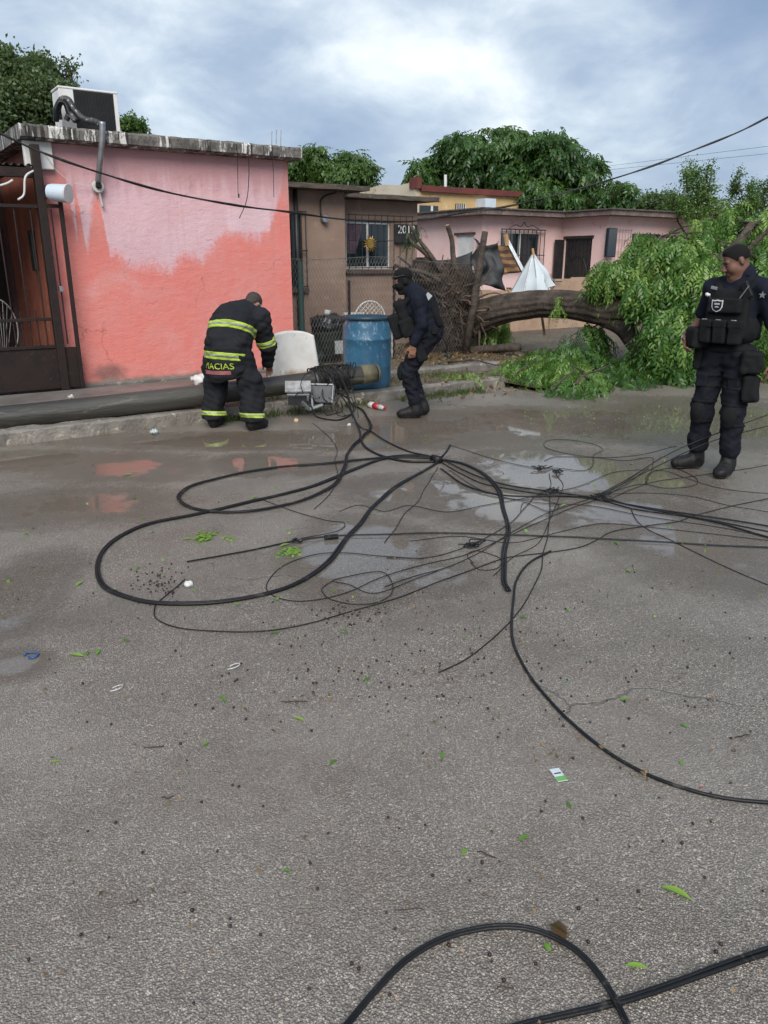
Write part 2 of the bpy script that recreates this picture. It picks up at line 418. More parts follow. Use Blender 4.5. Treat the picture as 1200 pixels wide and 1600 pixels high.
    silt = q.ss(q.noise(q.scale(co, 1, 1, 1, loc=(3, 7, 0)), .9, 5, .6, .3), .40, .62)
    edge = q.ss(q.m('ADD', q.xyz(co)[1], q.m('MULTIPLY', q.noise(co, .8, 4), 1.6)), 5.2, 7.4)                     # silt washed out of the verge lies along the kerb
    siltm = q.m('MULTIPLY', damp, q.m('ADD', q.m('MULTIPLY', silt, .40), q.m('MULTIPLY', edge, .55)), clamp=True)
    col = q.mix(siltm, col, (.19, .145, .105))
    col = q.mix(q.m('MULTIPLY', damp, .55), col, (.098, .083, .068))
    ro = q.m('ADD', .24, q.m('MULTIPLY', q.noise(co, 3.0, 4), .20))
    ro = q.mix(q.m('MULTIPLY', damp, .75), ro, (.15, .15, .15))
    ro = q.mix(water, ro, (.035, .035, .035))
    bs = q.m('SUBTRACT', 1.0, water)
    far = q.ss(q.m('SQRT', q.m('ADD', q.m('MULTIPLY', X, X), q.m('MULTIPLY', Y, Y))), 2.0, 10.0)
    bp = q.n('Bump', {'Strength': q.m('MULTIPLY', bs, .95), 'Distance': .007, 'Height': h})
    b = finish_b(q, dict(Base_Color=col, Roughness=ro), .5)
    q.L.new(bp.outputs[0], b.inputs['Normal']); return q.mat
MAT['asphalt'] = asphalt()
def dirtmat(name, c1, c2, c3, rough=.8):
    q = newmat(name); co = q.co
    a = q.noise(co, 1.3, 7, .65, .4); f = q.noise(co, 26, 6, .7); st = q.n('TexVoronoi', {'Vector': co, 'Scale': 45.0})
    col = q.mix(q.ss(a, .38, .62), c1, c2); col = q.mix(q.ss(f, .56, .70), col, c3)
    col = q.mix(q.m('MULTIPLY', q.m('GREATER_THAN', q.xyz(st.outputs['Color'])[0], .9), .6), col, (.30, .26, .2))
    bp = q.n('Bump', {'Strength': .8, 'Distance': .03, 'Height': q.m('ADD', f, q.m('MULTIPLY', st.outputs[0], .3))})
    b = finish_b(q, dict(Base_Color=col, Roughness=q.m('ADD', rough - .25, q.m('MULTIPLY', a, .4))), .4)
    q.L.new(bp.outputs[0], b.inputs['Normal']); return q.mat
MAT['dirt'] = dirtmat('dirt', (.13, .10, .075), (.085, .065, .048), (.19, .145, .10))
MAT['verge'] = dirtmat('verge', (.13, .10, .07), (.085, .078, .045), (.21, .16, .11))
MAT['sidewalk'] = M('sidewalk', (.20, .18, .165), (.12, .108, .098), 2.2, .5, .5, 40, c3=(.17, .15, .13), rvar=.35)
struct(MB().grid(lambda u, v: (-900 + 1800 * u, -900 + 1800 * v, -.03), 8, 8).build('ground', MAT['dirt']))
struct(MB().grid(lambda u, v: (-60 + 140 * u, -14 + 23 * v, 0), 4, 4).build('road', MAT['asphalt']))
def ground_z(s, d):
    n = mnoise.noise(Vector((s * 1.1, d * 1.1, 0))); n2 = mnoise.noise(Vector((s * 5, d * 5, 3)))
    base = .105 + .02 * n + .008 * n2
    k = min(1, max(0, (s - 6.9) / .8)); ramp = min(1, max(0, (d - 7.35) / 2.6)); ramp = ramp * ramp * (3 - 2 * ramp)
    low = -.022 + .135 * ramp + .022 * n + .006 * n2
    return base * (1 - k) + low * k
def verge_pt(u, v):
    s, d = -14 + 40 * u, 7.84 + (12.2 - 7.84) * v
    if s > 7.1: d = 7.2 + 5.0 * v
    return (s, d, ground_z(s, d))
struct(MB().grid(verge_pt, 260, 34).build('verge', MAT['verge'], smooth=True))
struct(MB().grid(lambda u, v: (-14 + 54 * u, 11.8 + 40 * v, .09 + .03 * mnoise.noise(Vector((u * 50, v * 40, 1)))), 60, 50).build('yard_ground', MAT['dirt'], smooth=True))
# kerb: a cast strip with chipped, uneven arrises
def kerb_mesh(s0, s1, d0, d1, top):
    b = MB(); n = int((s1 - s0) / .06)
    prof = [(0, -.05), (0, .86), (.12, 1.0), (.9, 1.0), (1.0, .9), (1.0, -.05)]
    for i in range(n + 1):
        s = s0 + (s1 - s0) * i / n
        for j, (u, v) in enumerate(prof):
            nz = mnoise.noise(Vector((s * 4, j * .8, 0))) * .018 + mnoise.noise(Vector((s * 13, j * 3, 5))) * .010
            d = d0 + (d1 - d0) * u + (nz if j < 4 else 0) + .03 * mnoise.noise(Vector((s * .5, 0, 9))); z = top * v + (nz * .8 if v > .5 else 0)
            b.v.append(Vector((s, d, z)))
    k = len(prof)
    for i in range(n):
        for j in range(k - 1): b.f.append((i * k + j, (i + 1) * k + j, (i + 1) * k + j + 1, i * k + j + 1))
    b.f.append(tuple(range(k))[::-1]); b.f.append(tuple(n * k + j for j in range(k)))
    return b
struct(kerb_mesh(-14, 7.15, 7.68, 7.86, .135).build('kerb', MAT['kerb'], smooth=False))
struct(MB().box((-14, 8.78, .02), (5.12, 9.80, .145)).build('sidewalk', MAT['sidewalk'], bevel=.015))
struct(kerb_mesh(5.9, 8.0, 8.78, 8.95, .17).build('inner_kerb', MAT['concrete']))
# ================================================================== PINK HOUSE
def pinkwall():
    q = newmat('pink_wall'); co = q.co; s, d, z = q.xyz(co)
    lilac = q.mix(q.ss(q.noise(co, 2.0, 6, .6), .35, .7), (.70, .475, .52), (.65, .42, .45))
    coral = q.mix(q.ss(q.noise(co, 2.6, 6, .6), .35, .7), (.72, .195, .155), (.69, .235, .195))
    wetc = (.52, .27, .27)
    # line up to which the coral coat was rolled, as height over the wall's length
    pts = [(57, 285), (75, 262), (100, 262), (112, 275), (122, 312), (124, 395), (136, 398), (142, 330), (152, 300), (164, 310), (172, 398), (195, 404), (230, 418), (265, 418), (290, 398), (315, 402), (335, 385), (352, 360), (380, 366), (405, 368), (425, 345), (438, 300), (446, 235), (452, 235)]
    ramp = []
    for (px, py) in pts:
        p = D(px, py, 10); ramp.append(((p.x - 2.0) / 3.3, p.z / 3))
    ramp = sorted((min(max(a, 0), 1), b) for a, b in ramp)
    ramp = [r for i, r in enumerate(ramp) if i == 0 or r[0] > ramp[i - 1][0] + .003]
    line = q.m('MULTIPLY', q.ramp(q.m('DIVIDE', q.m('SUBTRACT', s, 2.0), 3.3), ramp), 3.0)
    nz = q.m('MULTIPLY', q.m('SUBTRACT', q.noise(q.scale(co, 1, 1, .55), 4.5, 9, .74), .5), .62)
    nz = q.m('ADD', nz, q.m('MULTIPLY', q.m('SUBTRACT', q.noise(co, 24, 6, .75), .5), .40))
    m = q.m('MULTIPLY', q.ss(q.m('SUBTRACT', q.m('ADD', line, nz), z), -.11, .12), .93)
    col = q.mix(m, lilac, coral)
    # pale rectangle of fresh filler near the right end, faint thin patches in the coral
    a, b_ = D(354, 325, 10), D(422, 362, 10)
    inx = q.m('MULTIPLY', q.ss(q.m('ADD', s, q.m('MULTIPLY', nz, .2)), a.x - .02, a.x + .02), q.ss(q.m('ADD', s, q.m('MULTIPLY', nz, .2)), b_.x + .02, b_.x - .02))
    inz = q.m('MULTIPLY', q.ss(z, b_.z - .03, b_.z + .03), q.ss(z, a.z + .02, a.z - .02))
    rect = q.m('MULTIPLY', inx, inz)
    col = q.mix(q.m('MULTIPLY', rect, .7), col, (.72, .54, .58))
    spots = q.ss(q.noise(q.scale(co, 1, 1, 1, loc=(4, 0, 2)), 7, 6, .7), .62, .70)
    col = q.mix(q.m('MULTIPLY', spots, .45), col, (.66, .36, .37))
    stk = q.noise(q.scale(co, 9, 1, .45), 1.5, 7, .7, .2)
    col = q.mix(q.m('MULTIPLY', q.ss(stk, .54, .72), .30), col, (.42, .19, .17))
    dust = q.noise(co, 1.1, 7, .7, .5); col = q.mix(q.m('MULTIPLY', q.ss(dust, .48, .70), .35), col, (.70, .42, .41))
    hc = q.n('TexVoronoi', {'Vector': q.n('VectorMath', {0: co, 1: q.n('VectorMath', {0: q.n('TexNoise', {'Vector': co, 'Scale': 4.0, 'Detail': 4.0}).outputs[1], 1: (.4, .4, .4)}, operation='MULTIPLY').outputs[0]}, operation='ADD').outputs[0], 'Scale': .9}, feature='DISTANCE_TO_EDGE').outputs[0]
    hair_ = q.m('MULTIPLY', q.ss(hc, .006, .002), q.ss(q.noise(co, 1.7, 3), .52, .60)); col = q.mix(q.m('MULTIPLY', hair_, .6), col, (.25, .10, .09))
    # rain-darkened band under the slab
    wet = q.ss(q.m('ADD', z, q.m('MULTIPLY', q.noise(q.scale(co, 3, 1, .4), 3, 5), .9)), 2.75, 3.15)
    col = q.mix(q.m('MULTIPLY', wet, .75), col, wetc)
    # soot stain and splashed mud at the foot
    ps = D(172, 583, 10); dx = q.m('MULTIPLY', q.m('SUBTRACT', s, ps.x), 3.6); dz = q.m('MULTIPLY', q.m('SUBTRACT', z, ps.z), 6.5)
    soot = q.ss(q.m('ADD', q.m('ADD', q.m('MULTIPLY', dx, dx), q.m('MULTIPLY', dz, dz)), q.m('MULTIPLY', q.noise(co, 9, 5), .9)), 1.5, .3)
    col = q.mix(q.m('MULTIPLY', soot, .75), col, (.10, .075, .065))
    foot = q.ss(q.m('ADD', z, q.m('MULTIPLY', q.noise(co, 8, 6, .7), .16)), .31, .24)
    col = q.mix(foot, col, (.21, .19, .165))
    f = q.noise(co, 55, 6, .7)
    col = q.mix(q.m('MULTIPLY', f, .22), col, (.34, .14, .12))
    bp = q.n('Bump', {'Strength': .55, 'Distance': .014, 'Height': q.m('ADD', f, q.m('MULTIPLY', q.noise(q.scale(co, 1, 1, 1.6), 7, 6, .65), 1.8))})
    b = finish_b(q, dict(Base_Color=col, Roughness=.72), .35); q.L.new(bp.outputs[0], b.inputs['Normal']); return q.mat
def stainedslab():
    q = newmat('stained_slab'); co = q.co
    dr = q.noise(q.scale(co, 7, 7, .8), 1.6, 7, .7, .3); a = q.noise(co, 5, 6, .7)
    col = q.mix(q.ss(a, .4, .6), (.19, .175, .155), (.085, .078, .07))
    col = q.mix(q.ss(dr, .52, .62), col, (.030, .028, .026)); col = q.mix(q.ss(q.noise(q.scale(co, 9, 9, 1.2, loc=(7, 3, 1)), 1.3, 6, .7), .545, .60), col, (.66, .64, .61))
    f = q.noise(co, 45, 5, .7)
    bp = q.n('Bump', {'Strength': .7, 'Distance': .02, 'Height': f})
    b = finish_b(q, dict(Base_Color=col, Roughness=.75), .4); q.L.new(bp.outputs[0], b.inputs['Normal']); return q.mat
MAT['pink_wall'] = pinkwall(); MAT['slab'] = stainedslab()
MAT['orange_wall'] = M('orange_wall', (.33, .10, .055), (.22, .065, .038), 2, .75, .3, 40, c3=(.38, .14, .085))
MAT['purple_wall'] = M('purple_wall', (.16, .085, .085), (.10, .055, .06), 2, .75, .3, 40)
WL, WR, WD = 2.06, 5.19, 10.0
house = thing('pink_house', 'salmon and lilac pink rendered house with stained flat roof slab behind the fallen pole', 'house', (3.6, 12, 0))
def wall_panel(b, x0, x1, y0, y1, z0, z1): b.box((x0, y0, z0), (x1, y1, z1))
MB().box((WL, WD, -.02), (WR, WD + .18, 2.885)).build('front_wall', MAT['pink_wall'], house)
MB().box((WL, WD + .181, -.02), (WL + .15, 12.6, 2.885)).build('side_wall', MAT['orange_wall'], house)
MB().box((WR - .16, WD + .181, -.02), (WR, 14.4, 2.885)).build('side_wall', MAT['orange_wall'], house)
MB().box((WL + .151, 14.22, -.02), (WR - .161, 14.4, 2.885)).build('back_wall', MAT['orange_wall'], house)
MB().box((WL + .06, WD - .05, -.02), (WR - .02, WD - .002, .16)).build('plinth', MAT['concrete'], house, bevel=.01)
# roof slab with an uneven drip edge
b = MB(); n = 70
for i in range(n + 1):
    s = 1.86 + (5.30 - 1.86) * i / n
    w1 = .010 * mnoise.noise(Vector((s * 5, 0, 0))) + .006 * mnoise.noise(Vector((s * 17, 2, 0)))
    for (d, z) in ((14.6, 2.888), (9.83 + w1, 2.888 + w1), (9.79 + w1, 2.91), (9.785 - w1, 3.01), (9.80, 3.035 + w1), (9.95, 3.04), (14.6, 3.05)): b.v.append(Vector((s, d, z)))
for i in range(n):
    for j in range(6): b.f.append((i * 7 + j, i * 7 + j + 1, (i + 1) * 7 + j + 1, (i + 1) * 7 + j))
    b.f.append((i * 7 + 6, i * 7, (i + 1) * 7, (i + 1) * 7 + 6))
b.f.append(tuple(range(7))); b.f.append(tuple(n * 7 + j for j in range(7))[::-1])
roof = b.build('roof_slab', MAT['slab'], house)
MB().box((1.90, 9.92, 2.60), (2.20, 9.998, 2.886)).build('corner_block', MAT['white_paint'], house, bevel=.01)
# starter bars sticking out of the roof's right end
for (px, ty) in ((424, 205), (431, 203), (438, 204)):
    p = D(px, 226, 9.98); q_ = D(px + 1, ty, 9.98)
    MB().tube([(p.x, 9.98, 3.02), (q_.x, 9.98, q_.z)], .006, 6).build('starter_bar', MAT['galv'], house)
# three thin wires hanging off the slab
def hang(pts, r, name='hanging_wire', mt=None, d=9.76): return MB().tube(spline([D(x, y, d) for x, y in pts], 8), r, 6).build(name, mt or MAT['wire_thin'], house, smooth=True)
hang([(369, 222), (371, 255), (372, 300), (373, 308)], .004); hang([(386, 228), (389, 262), (386, 310), (374, 341)], .005); hang([(425, 226), (427, 268), (428, 308)], .004)
MB().tube([D(373, 303, 9.76), D(373, 309, 9.76)], .010, 8).build('wire_end', MAT['black_rubber'], house)
# conduit dropping from the roof into a round wall fitting
MB().tube(spline([D(160, 190, 9.72), D(160, 215, 9.74), D(157, 245, 9.80), D(153, 285, 9.93)], 8), [.036] * 4 + [.033] * 40 if False else .034, 12).build('conduit', MAT['galv'], house, smooth=True)
c_ = D(152, 292, 9.97)
fit = MB().tube([c_, c_ + Vector((0, -.05, 0))], [.072, .065], 24).build('wall_fitting', MAT['white_plastic'], house, bevel=.006)
MB().tube([c_ + Vector((0, -.052, .0)), c_ + Vector((0, -.075, .02))], .035, 16).build('cable_gland', MAT['black_rubber'], fit)
MB().tube(spline([c_ + Vector((0, -.05, -.02)), D(156, 304, 9.95), D(161, 325, 9.96)], 6), .013, 10).build('drain_hose', MAT['white_plastic'], house, smooth=True)
MB().tube(spline([D(70, 240, 9.9), D(90, 268, 9.92), D(120, 288, 9.93), D(150, 290, 9.94)], 8), .004, 6).build('telephone_wire', MAT['white_plastic'], house, smooth=True)
# ---- air conditioner on the roof
ac = thing('air_conditioner', 'white outdoor air conditioner with black coil on the pink house roof', 'air conditioner', (D(140, 190, 10.25).x, 10.4, 3.05))
a0, a1 = D(97, 190, 10.2), D(187, 190, 10.2); zt = D(97, 136, 10.2).z; dx0, dx1, y0, y1, zb = a0.x, a1.x, 10.2, 10.55, 3.06
MB().box((dx0, y0 + .02, zb), (dx1, y1, zt - .012)).build('casing', MAT['white_paint'], ac, bevel=.02)
MB().box((dx0 - .008, y0 - .004, zt - .012), (dx1 + .008, y1 + .008, zt + .014)).build('lid', MAT['white_paint'], ac, bevel=.01)
MB().box((dx0, y0, zb), (dx0 + .16, y0 + .019, zt - .013)).build('front_panel', MAT['white_paint'], ac, bevel=.004)
MB().box((dx1 - .045, y0, zb), (dx1, y0 + .019, zt - .013)).build('corner_post', MAT['white_paint'], ac, bevel=.004)
MB().box((dx0 + .161, y0 + .006, zb), (dx1 - .046, y0 + .018, zt - .014)).build('coil', MAT['black_iron'], ac)
k = 26
gm = None
for i in range(k):
    x = dx0 + .17 + (dx1 - dx0 - .225) * (i + .5) / k
    if gm is None: gm = mesh('coil_fin', MB().box((-.002, -.004, zb + .01), (.002, .004, zt - .02)).v, MB().box((0, 0, 0), (1, 1, 1)).f)
    add('coil_fin', gm, MAT['black_rubber'], ac, loc=(x, y0 + .002, 0))
MB().box((dx0 + .05, y0 - .02, 3.042), (dx0 + .10, y1 + .03, zb)).build('foot', MAT['galv'], ac); MB().box((dx1 - .10, y0 - .02, 3.042), (dx1 - .05, y1 + .03, zb)).build('foot', MAT['galv'], ac)
def hose(pts, r, mt, name): MB().tube(spline(pts, 10), r, 12, nz=.35).build(name, mt, ac, smooth=True)
MAT['tape'] = M('tape', (.05, .05, .05), (.02, .02, .022), 12, .5, .5, 30, c3=(.55, .54, .5))
hose([D(92, 186, 10.12), D(90, 170, 10.08), D(96, 156, 10.05), D(106, 156, 10.02), D(116, 172, 9.98), D(132, 186, 9.90), D(150, 190, 9.80), D(160, 196, 9.73)], .034, MAT['tape'], 'refrigerant_hose')
hose([D(88, 190, 10.05), D(87, 174, 10.02), D(92, 160, 10.0), D(102, 162, 9.98), D(110, 180, 9.95), D(122, 189, 9.90)], .026, MAT['black_rubber'], 'refrigerant_hose')
hose([D(104, 188, 10.0), D(108, 178, 9.97), D(112, 182, 9.94), D(118, 190, 9.9)], .028, MAT['tape'], 'refrigerant_hose')
# ---- porch behind the gate
porch = thing('porch', 'dim porch with orange wall behind the iron gate of the pink house', 'porch', (1.0, 11, 0))
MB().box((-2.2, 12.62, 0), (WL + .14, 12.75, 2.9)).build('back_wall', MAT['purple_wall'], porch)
MB().box((-2.2, WD + .05, .02), (WL - .01, 12.6, .13)).build('porch_floor', MAT['sidewalk'], porch)
MB().box((1.30, 12.55, .13), (1.95, 12.615, 2.1)).build('inner_door', MAT['dark_iron'], porch)
# corrugated sheet
cb = MB()
cb.grid(lambda u, v: (-2.2 + 4.15 * u, 9.85 + 2.9 * v, 2.63 + .05 * v + .018 * math.sin(u * 4.15 / .076 * 2 * math.pi)), 220, 1)
co_ = cb.build('corrugated_roof', MAT['dark_iron'], porch, smooth=True); co_.modifiers.new('s', 'SOLIDIFY').thickness = .004
MB().box((-2.2, 9.86, 2.50), (1.97, 9.93, 2.60)).build('roof_beam', MAT['dark_iron'], porch, bevel=.005)
lb = D(45, 388, 10.9)
MB().box((WL - .05, 10.75, 1.5), (WL - .003, 10.95, 1.98)).build('meter_box', MAT['black_iron'], porch, bevel=.01)
MB().tube(spline([(1.98, 9.84, 2.58), (1.86, 9.80, 2.50), (1.82, 9.80, 2.32), (1.75, 9.8, 2.26)], 8), .012, 8).build('loose_hose', MAT['white_plastic'], porch, smooth=True)
MB().tube(spline([D(0, 290, 9.8), D(12, 286, 9.8), D(20, 281, 9.8)], 8), .012, 8).build('loose_hose', MAT['white_plastic'], porch, smooth=True)
# ---- gate
gate = thing('iron_gate', 'rusty brown iron porch gate with sheet metal foot and tall bars', 'gate', (1.6, 9.86, .14))
gd = 9.86
gp0, gp1 = 2.00, 2.20
MB().box((gp0 - .045, gd - .05, .145), (gp0 + .045, gd + .05, 2.84)).build('gate_post', MAT['dark_iron'], gate, bevel=.006)
MB().box((gp1 - .022, gd - .045, .16), (gp1 + .022, gd - .005, 2.30)).build('leaf_stile', MAT['dark_iron'], gate, bevel=.004)
zs = D(60, 545, gd).z
MB().box((-1.2, gd - .012, .17), (gp1 - .023, gd + .0, zs)).build('foot_sheet', MAT['dark_iron'], gate)
for z in (zs + .02, D(40, 500, gd).z, D(30, 322, gd).z):
    MB().box((-1.2, gd - .03, z - .018), (gp0 - .046, gd + .012, z + .018)).build('rail', MAT['dark_iron'], gate, bevel=.003)
MB().box((gp0 + .046, gd - .04, D(80, 322, gd).z - .02), (gp1 - .023, gd - .005, D(80, 322, gd).z + .02)).build('rail', MAT['dark_iron'], gate, bevel=.003)
zt2 = D(30, 322, gd).z
bm_ = mesh('bar', MB().tube([(0, 0, zs + .04), (0, 0, zt2 - .02)], .009, 6).v, MB().tube([(0, 0, zs + .04), (0, 0, zt2 - .02)], .009, 6).f)
for i in range(18):
    x = gp0 - .13 - i * .17
    add('bar', bm_, MAT['dark_iron'], gate, loc=(x, gd - .008, 0))
add('bar', bm_, MAT['dark_iron'], gate, loc=(2.09, gd - .02, 0))
zk = D(40, 500, gd).z
sb = MB().tube([(0, 0, zs + .04), (0, 0, zk + .10)], .008, 6); sbm = mesh('short_bar', sb.v, sb.f)
for i in range(10): add('short_bar', sbm, MAT['dark_iron'], gate, loc=(gp0 - .215 - i * .17, gd - .008, 0))
MB().box((2.07, gd - .05, 1.28), (2.11, gd + .02, 1.34)).build('bolt_catch', MAT['galv'], gate, bevel=.004)
# white tub-shaped lamp housing clamped to the gate post
lamp = thing('bucket', 'small pale blue plastic bucket tied sideways to the gate post', 'bucket', D(92, 301, 9.78))
p0, p1 = D(77, 300, 9.78), D(107, 303, 9.62)
lb_ = MB().tube([p0, lerp(p0, p1, .12), lerp(p0, p1, .13), p1], [.082, .082, .090, .098], 24, cap=True)
MAT['pale_blue'] = M('pale_blue', (.60, .68, .74), (.52, .60, .68), 5, .4)
lb_.build('bucket_body', MAT['pale_blue'], lamp, smooth=False, bevel=.006)
MB().tube([lerp(p0, p1, .94), lerp(p0, p1, 1.02)], .104, 24).build('rim', MAT['white_plastic'], lamp, bevel=.004)
MB().box(Vector(p0) + Vector((-.05, -.02, -.07)), Vector(p0) + Vector((0, .10, .07))).build('bracket', MAT['black_iron'], lamp)
# wire peacock chair on the porch
ch = thing('wire_chair', 'grey wire chair with fan back on the porch behind gate', 'chair', (1.72, 10.75, .13))
MAT['old_wire'] = M('old_wire', (.30, .29, .28), (.18, .17, .16), 8, .6)
cc = Vector((1.50, 10.8, .86))
MB().tube([cc + Vector((.22 * math.sin(a), 0, .36 * math.cos(a) - .04)) for a in np.linspace(-2.7, 2.7, 40)], .009, 6).build('back_frame', MAT['old_wire'], ch, smooth=True)
for i in range(9):
    u = -.18 + .045 * i; h_ = .36 * math.sqrt(max(0, 1 - (u / .22) ** 2)) - .04
    MB().tube([cc + Vector((u * .35, 0, -.34)), cc + Vector((u, 0, h_))], .004, 5).build('back_wire', MAT['old_wire'], ch)
MB().lathe((1.50, 10.55, .50), [(0, 0), (.24, 0), (.26, .015), (.24, .03), (0, .03)], 24).build('seat', MAT['old_wire'], ch, smooth=True)
for (x, y) in ((-.18, -.18), (.18, -.18), (-.18, .18), (.18, .18)): MB().tube([(1.50 + x, 10.55 + y, .50), (1.50 + x * 1.15, 10.55 + y * 1.15, .13)], .011, 6).build('leg', MAT['old_wire'], ch)
# ================================================================== BROWN HOUSE
MAT['brown_wall'] = M('brown_wall', (.30, .205, .155), (.235, .158, .118), 1.6, .8, .4, 60, c3=(.33, .23, .17))
MAT['brown_trim'] = M('brown_trim', (.07, .045, .035), (.11, .075, .055), 5, .75, .4, 40)
br = thing('brown_house', 'brown stucco bungalow with barred windows and a black house number sign', 'house', (7.6, 13, 0))
d1, d2 = 11.8, 12.6
xL0, xL1 = 5.35, D(539, 350, d1).x; xR0, xR1 = xL1 - .3, D(652, 350, d2).x
zl = D(540, 297, d1).z - .03; zr = D(560, 312, d2).z
wa, wb, wzb, wzt = D(541, 400, d2).x, D(610, 400, d2).x, D(575, 420, d2).z, D(575, 346, d2).z
da, db = D(452, 400, d1).x, D(473, 400, d1).x; dzb, dzt = D(465, 447, d1).z, D(465, 335, d1).z
# walls left open round door and window
w_ = MB(); w_.box((db, d1, -.02), (xL1, d1 + .15, zl)); w_.box((xL0, d1, -.02), (da - .1, d1 + .15, zl)); w_.box((da - .1, d1, dzt), (db, d1 + .15, zl)); w_.box((da - .1, d1, -.02), (db, d1 + .15, dzb)); w_.box((xL1 - .15, d1 + .15, -.02), (xL1, 15, zl))
w_.build('wall', MAT['brown_wall'], br)
w_ = MB(); w_.box((xL1 + .002, d2, -.02), (wa, d2 + .15, zr)); w_.box((wb, d2, -.02), (xR1, d2 + .15, zr)); w_.box((wa, d2, -.02), (wb, d2 + .15, wzb)); w_.box((wa, d2, wzt), (wb, d2 + .15, zr)); w_.box((xR1 - .15, d2 + .15, -.02), (xR1, 16, zr))
w_.build('wall', MAT['brown_wall'], br)
def eave(x0, x1, dd, z, ov=.35):
    b = MB(); n = 40
    for i in range(n + 1):
        x = x0 + (x1 - x0) * i / n; wv = .012 * mnoise.noise(Vector((x * 4, z, 0)))
        for (d, zz) in ((16, z + .002), (dd - ov, z + .002 + wv), (dd - ov - .01, z + .075 + wv), (16, z + .16)): b.v.append(Vector((x, d, zz)))
    for i in range(n):
        for j in range(4): b.f.append((i * 4 + j, i * 4 + (j + 1) % 4, (i + 1) * 4 + (j + 1) % 4, (i + 1) * 4 + j))
    b.f.append((0, 1, 2, 3)); b.f.append((n * 4 + 3, n * 4 + 2, n * 4 + 1, n * 4))
    return b
MAT['eave'] = M('eave', (.13, .10, .08), (.06, .05, .042), 5, .8, .5, 40, stretch=(1, 1, 3), c3=(.2, .17, .14))
eave(5.33, D(578, 297, d1 - .35).x, d1, zl).build('roof', MAT['eave'], br)
eave(xL1 - .2, D(686, 318, d2 - .35).x, d2, zr).build('roof', MAT['eave'], br)
# window: frame, two panes, sill, bars, sun ornament
win = MB().box((wa, d2 + .04, wzb), (wb, d2 + .09, wzb + .04)).box((wa, d2 + .04, wzt - .04), (wb, d2 + .09, wzt)).box((wa, d2 + .04, wzb + .04), (wa + .035, d2 + .09, wzt - .04)).box((wb - .035, d2 + .04, wzb + .04), (wb, d2 + .09, wzt - .04)).box(((wa + wb) / 2 - .02, d2 + .04, wzb + .04), ((wa + wb) / 2 + .02, d2 + .09, wzt - .04)).build('window', MAT['white_paint'], br)
mx_ = (wa + wb) / 2
MB().box((wa + .036, d2 + .06, wzb + .041), (mx_ - .021, d2 + .07, wzt - .041)).build('pane', MAT['glass'], win); MB().box((mx_ + .021, d2 + .06, wzb + .041), (wb - .036, d2 + .07, wzt - .041)).build('pane', MAT['glass'], win)
MAT['curtain'] = M('curtain', (.16, .10, .13), (.08, .05, .07), 6, .9)
MB().grid(lambda u, v: (wa + .05 + .35 * u * (1 - .5 * v), d2 + .055 + .004 * math.sin(u * 30), wzt - .06 - .5 * v), 16, 4).build('curtain', MAT['curtain'], win)
MB().box((wa - .05, d2 - .07, wzb - .09), (wb + .05, d2 - .002, wzb - .02)).build('sill', MAT['brown_trim'], win, bevel=.01)
xg1 = D(640, 400, d2).x
for z in (wzb + .02, wzt + .10, (wzb + wzt) / 2 + .08): MB().box((wa - .02, d2 - .115, z - .008), (xg1, d2 - .10, z + .008)).build('bar_rail', MAT['black_iron'], win)
gb = MB().tube([(0, 0, wzb), (0, 0, wzt + .12)], .007, 6); gbm = mesh('bar', gb.v, gb.f)
for i in range(11): add('bar', gbm, MAT['black_iron'], win, loc=(wa + (xg1 - wa - .02) * i / 10, d2 - .108, 0))
so = thing('sun_ornament', 'brass sun face ornament hung on the brown house window bars', 'ornament', D(578, 380, d2 - .13))
sc0 = D(578, 381, d2 - .135); MAT['brass'] = M('brass', (.40, .26, .06), (.28, .17, .04), 8, .4, .2, 60, metal=.5)
MB().tube([sc0, sc0 + Vector((0, -.02, 0))], [.085, .075], 24).build('face', MAT['brass'], so)
for i in range(16):
    a = i * math.pi / 8; r0, r1 = .085, .15 if i % 2 else .13
    e = Vector((math.cos(a), 0, math.sin(a))); MB().tube([sc0 + e * r0 + Vector((0, -.008, 0)), sc0 + e * r1 + Vector((0, -.008, 0))], [.016, .004], 6).build('sun_ray', MAT['brass'], so)
# number sign
sg = thing('house_number_sign', 'black house number sign with white numerals on brown wall', 'sign', D(635, 366, d2 - .04))
n0, n1 = D(617, 380, d2 - .05), D(652, 351, d2 - .05)
MB().box((n0.x, d2 - .06, n0.z), (n1.x, d2 - .003, n1.z)).build('plate', MAT['black_iron'], sg, bevel=.006)
def text(s, size, name, mt, parent, mat4, local=False, extrude=.002, align='CENTER'):
    cu = bpy.data.curves.new(name, 'FONT'); cu.body = s; cu.size = size; cu.extrude = extrude; cu.align_x = align; cu.resolution_u = 3
    ob = bpy.data.objects.new(name, cu); C.objects.link(ob)
    dg = bpy.context.evaluated_depsgraph_get(); me = bpy.data.meshes.new_from_object(ob.evaluated_get(dg))
    bpy.data.objects.remove(ob); me.materials.clear()
    me.transform(mat4); return add(name, me, mt, parent, local=local)
Rx90 = Matrix.Rotation(math.pi / 2, 4, 'X')
text('2013', .205, 'numerals', MAT['white_paint'], sg, Matrix.Translation(((n0.x + n1.x) / 2, d2 - .064, n0.z + (n1.z - n0.z) * .52)) @ Rx90)
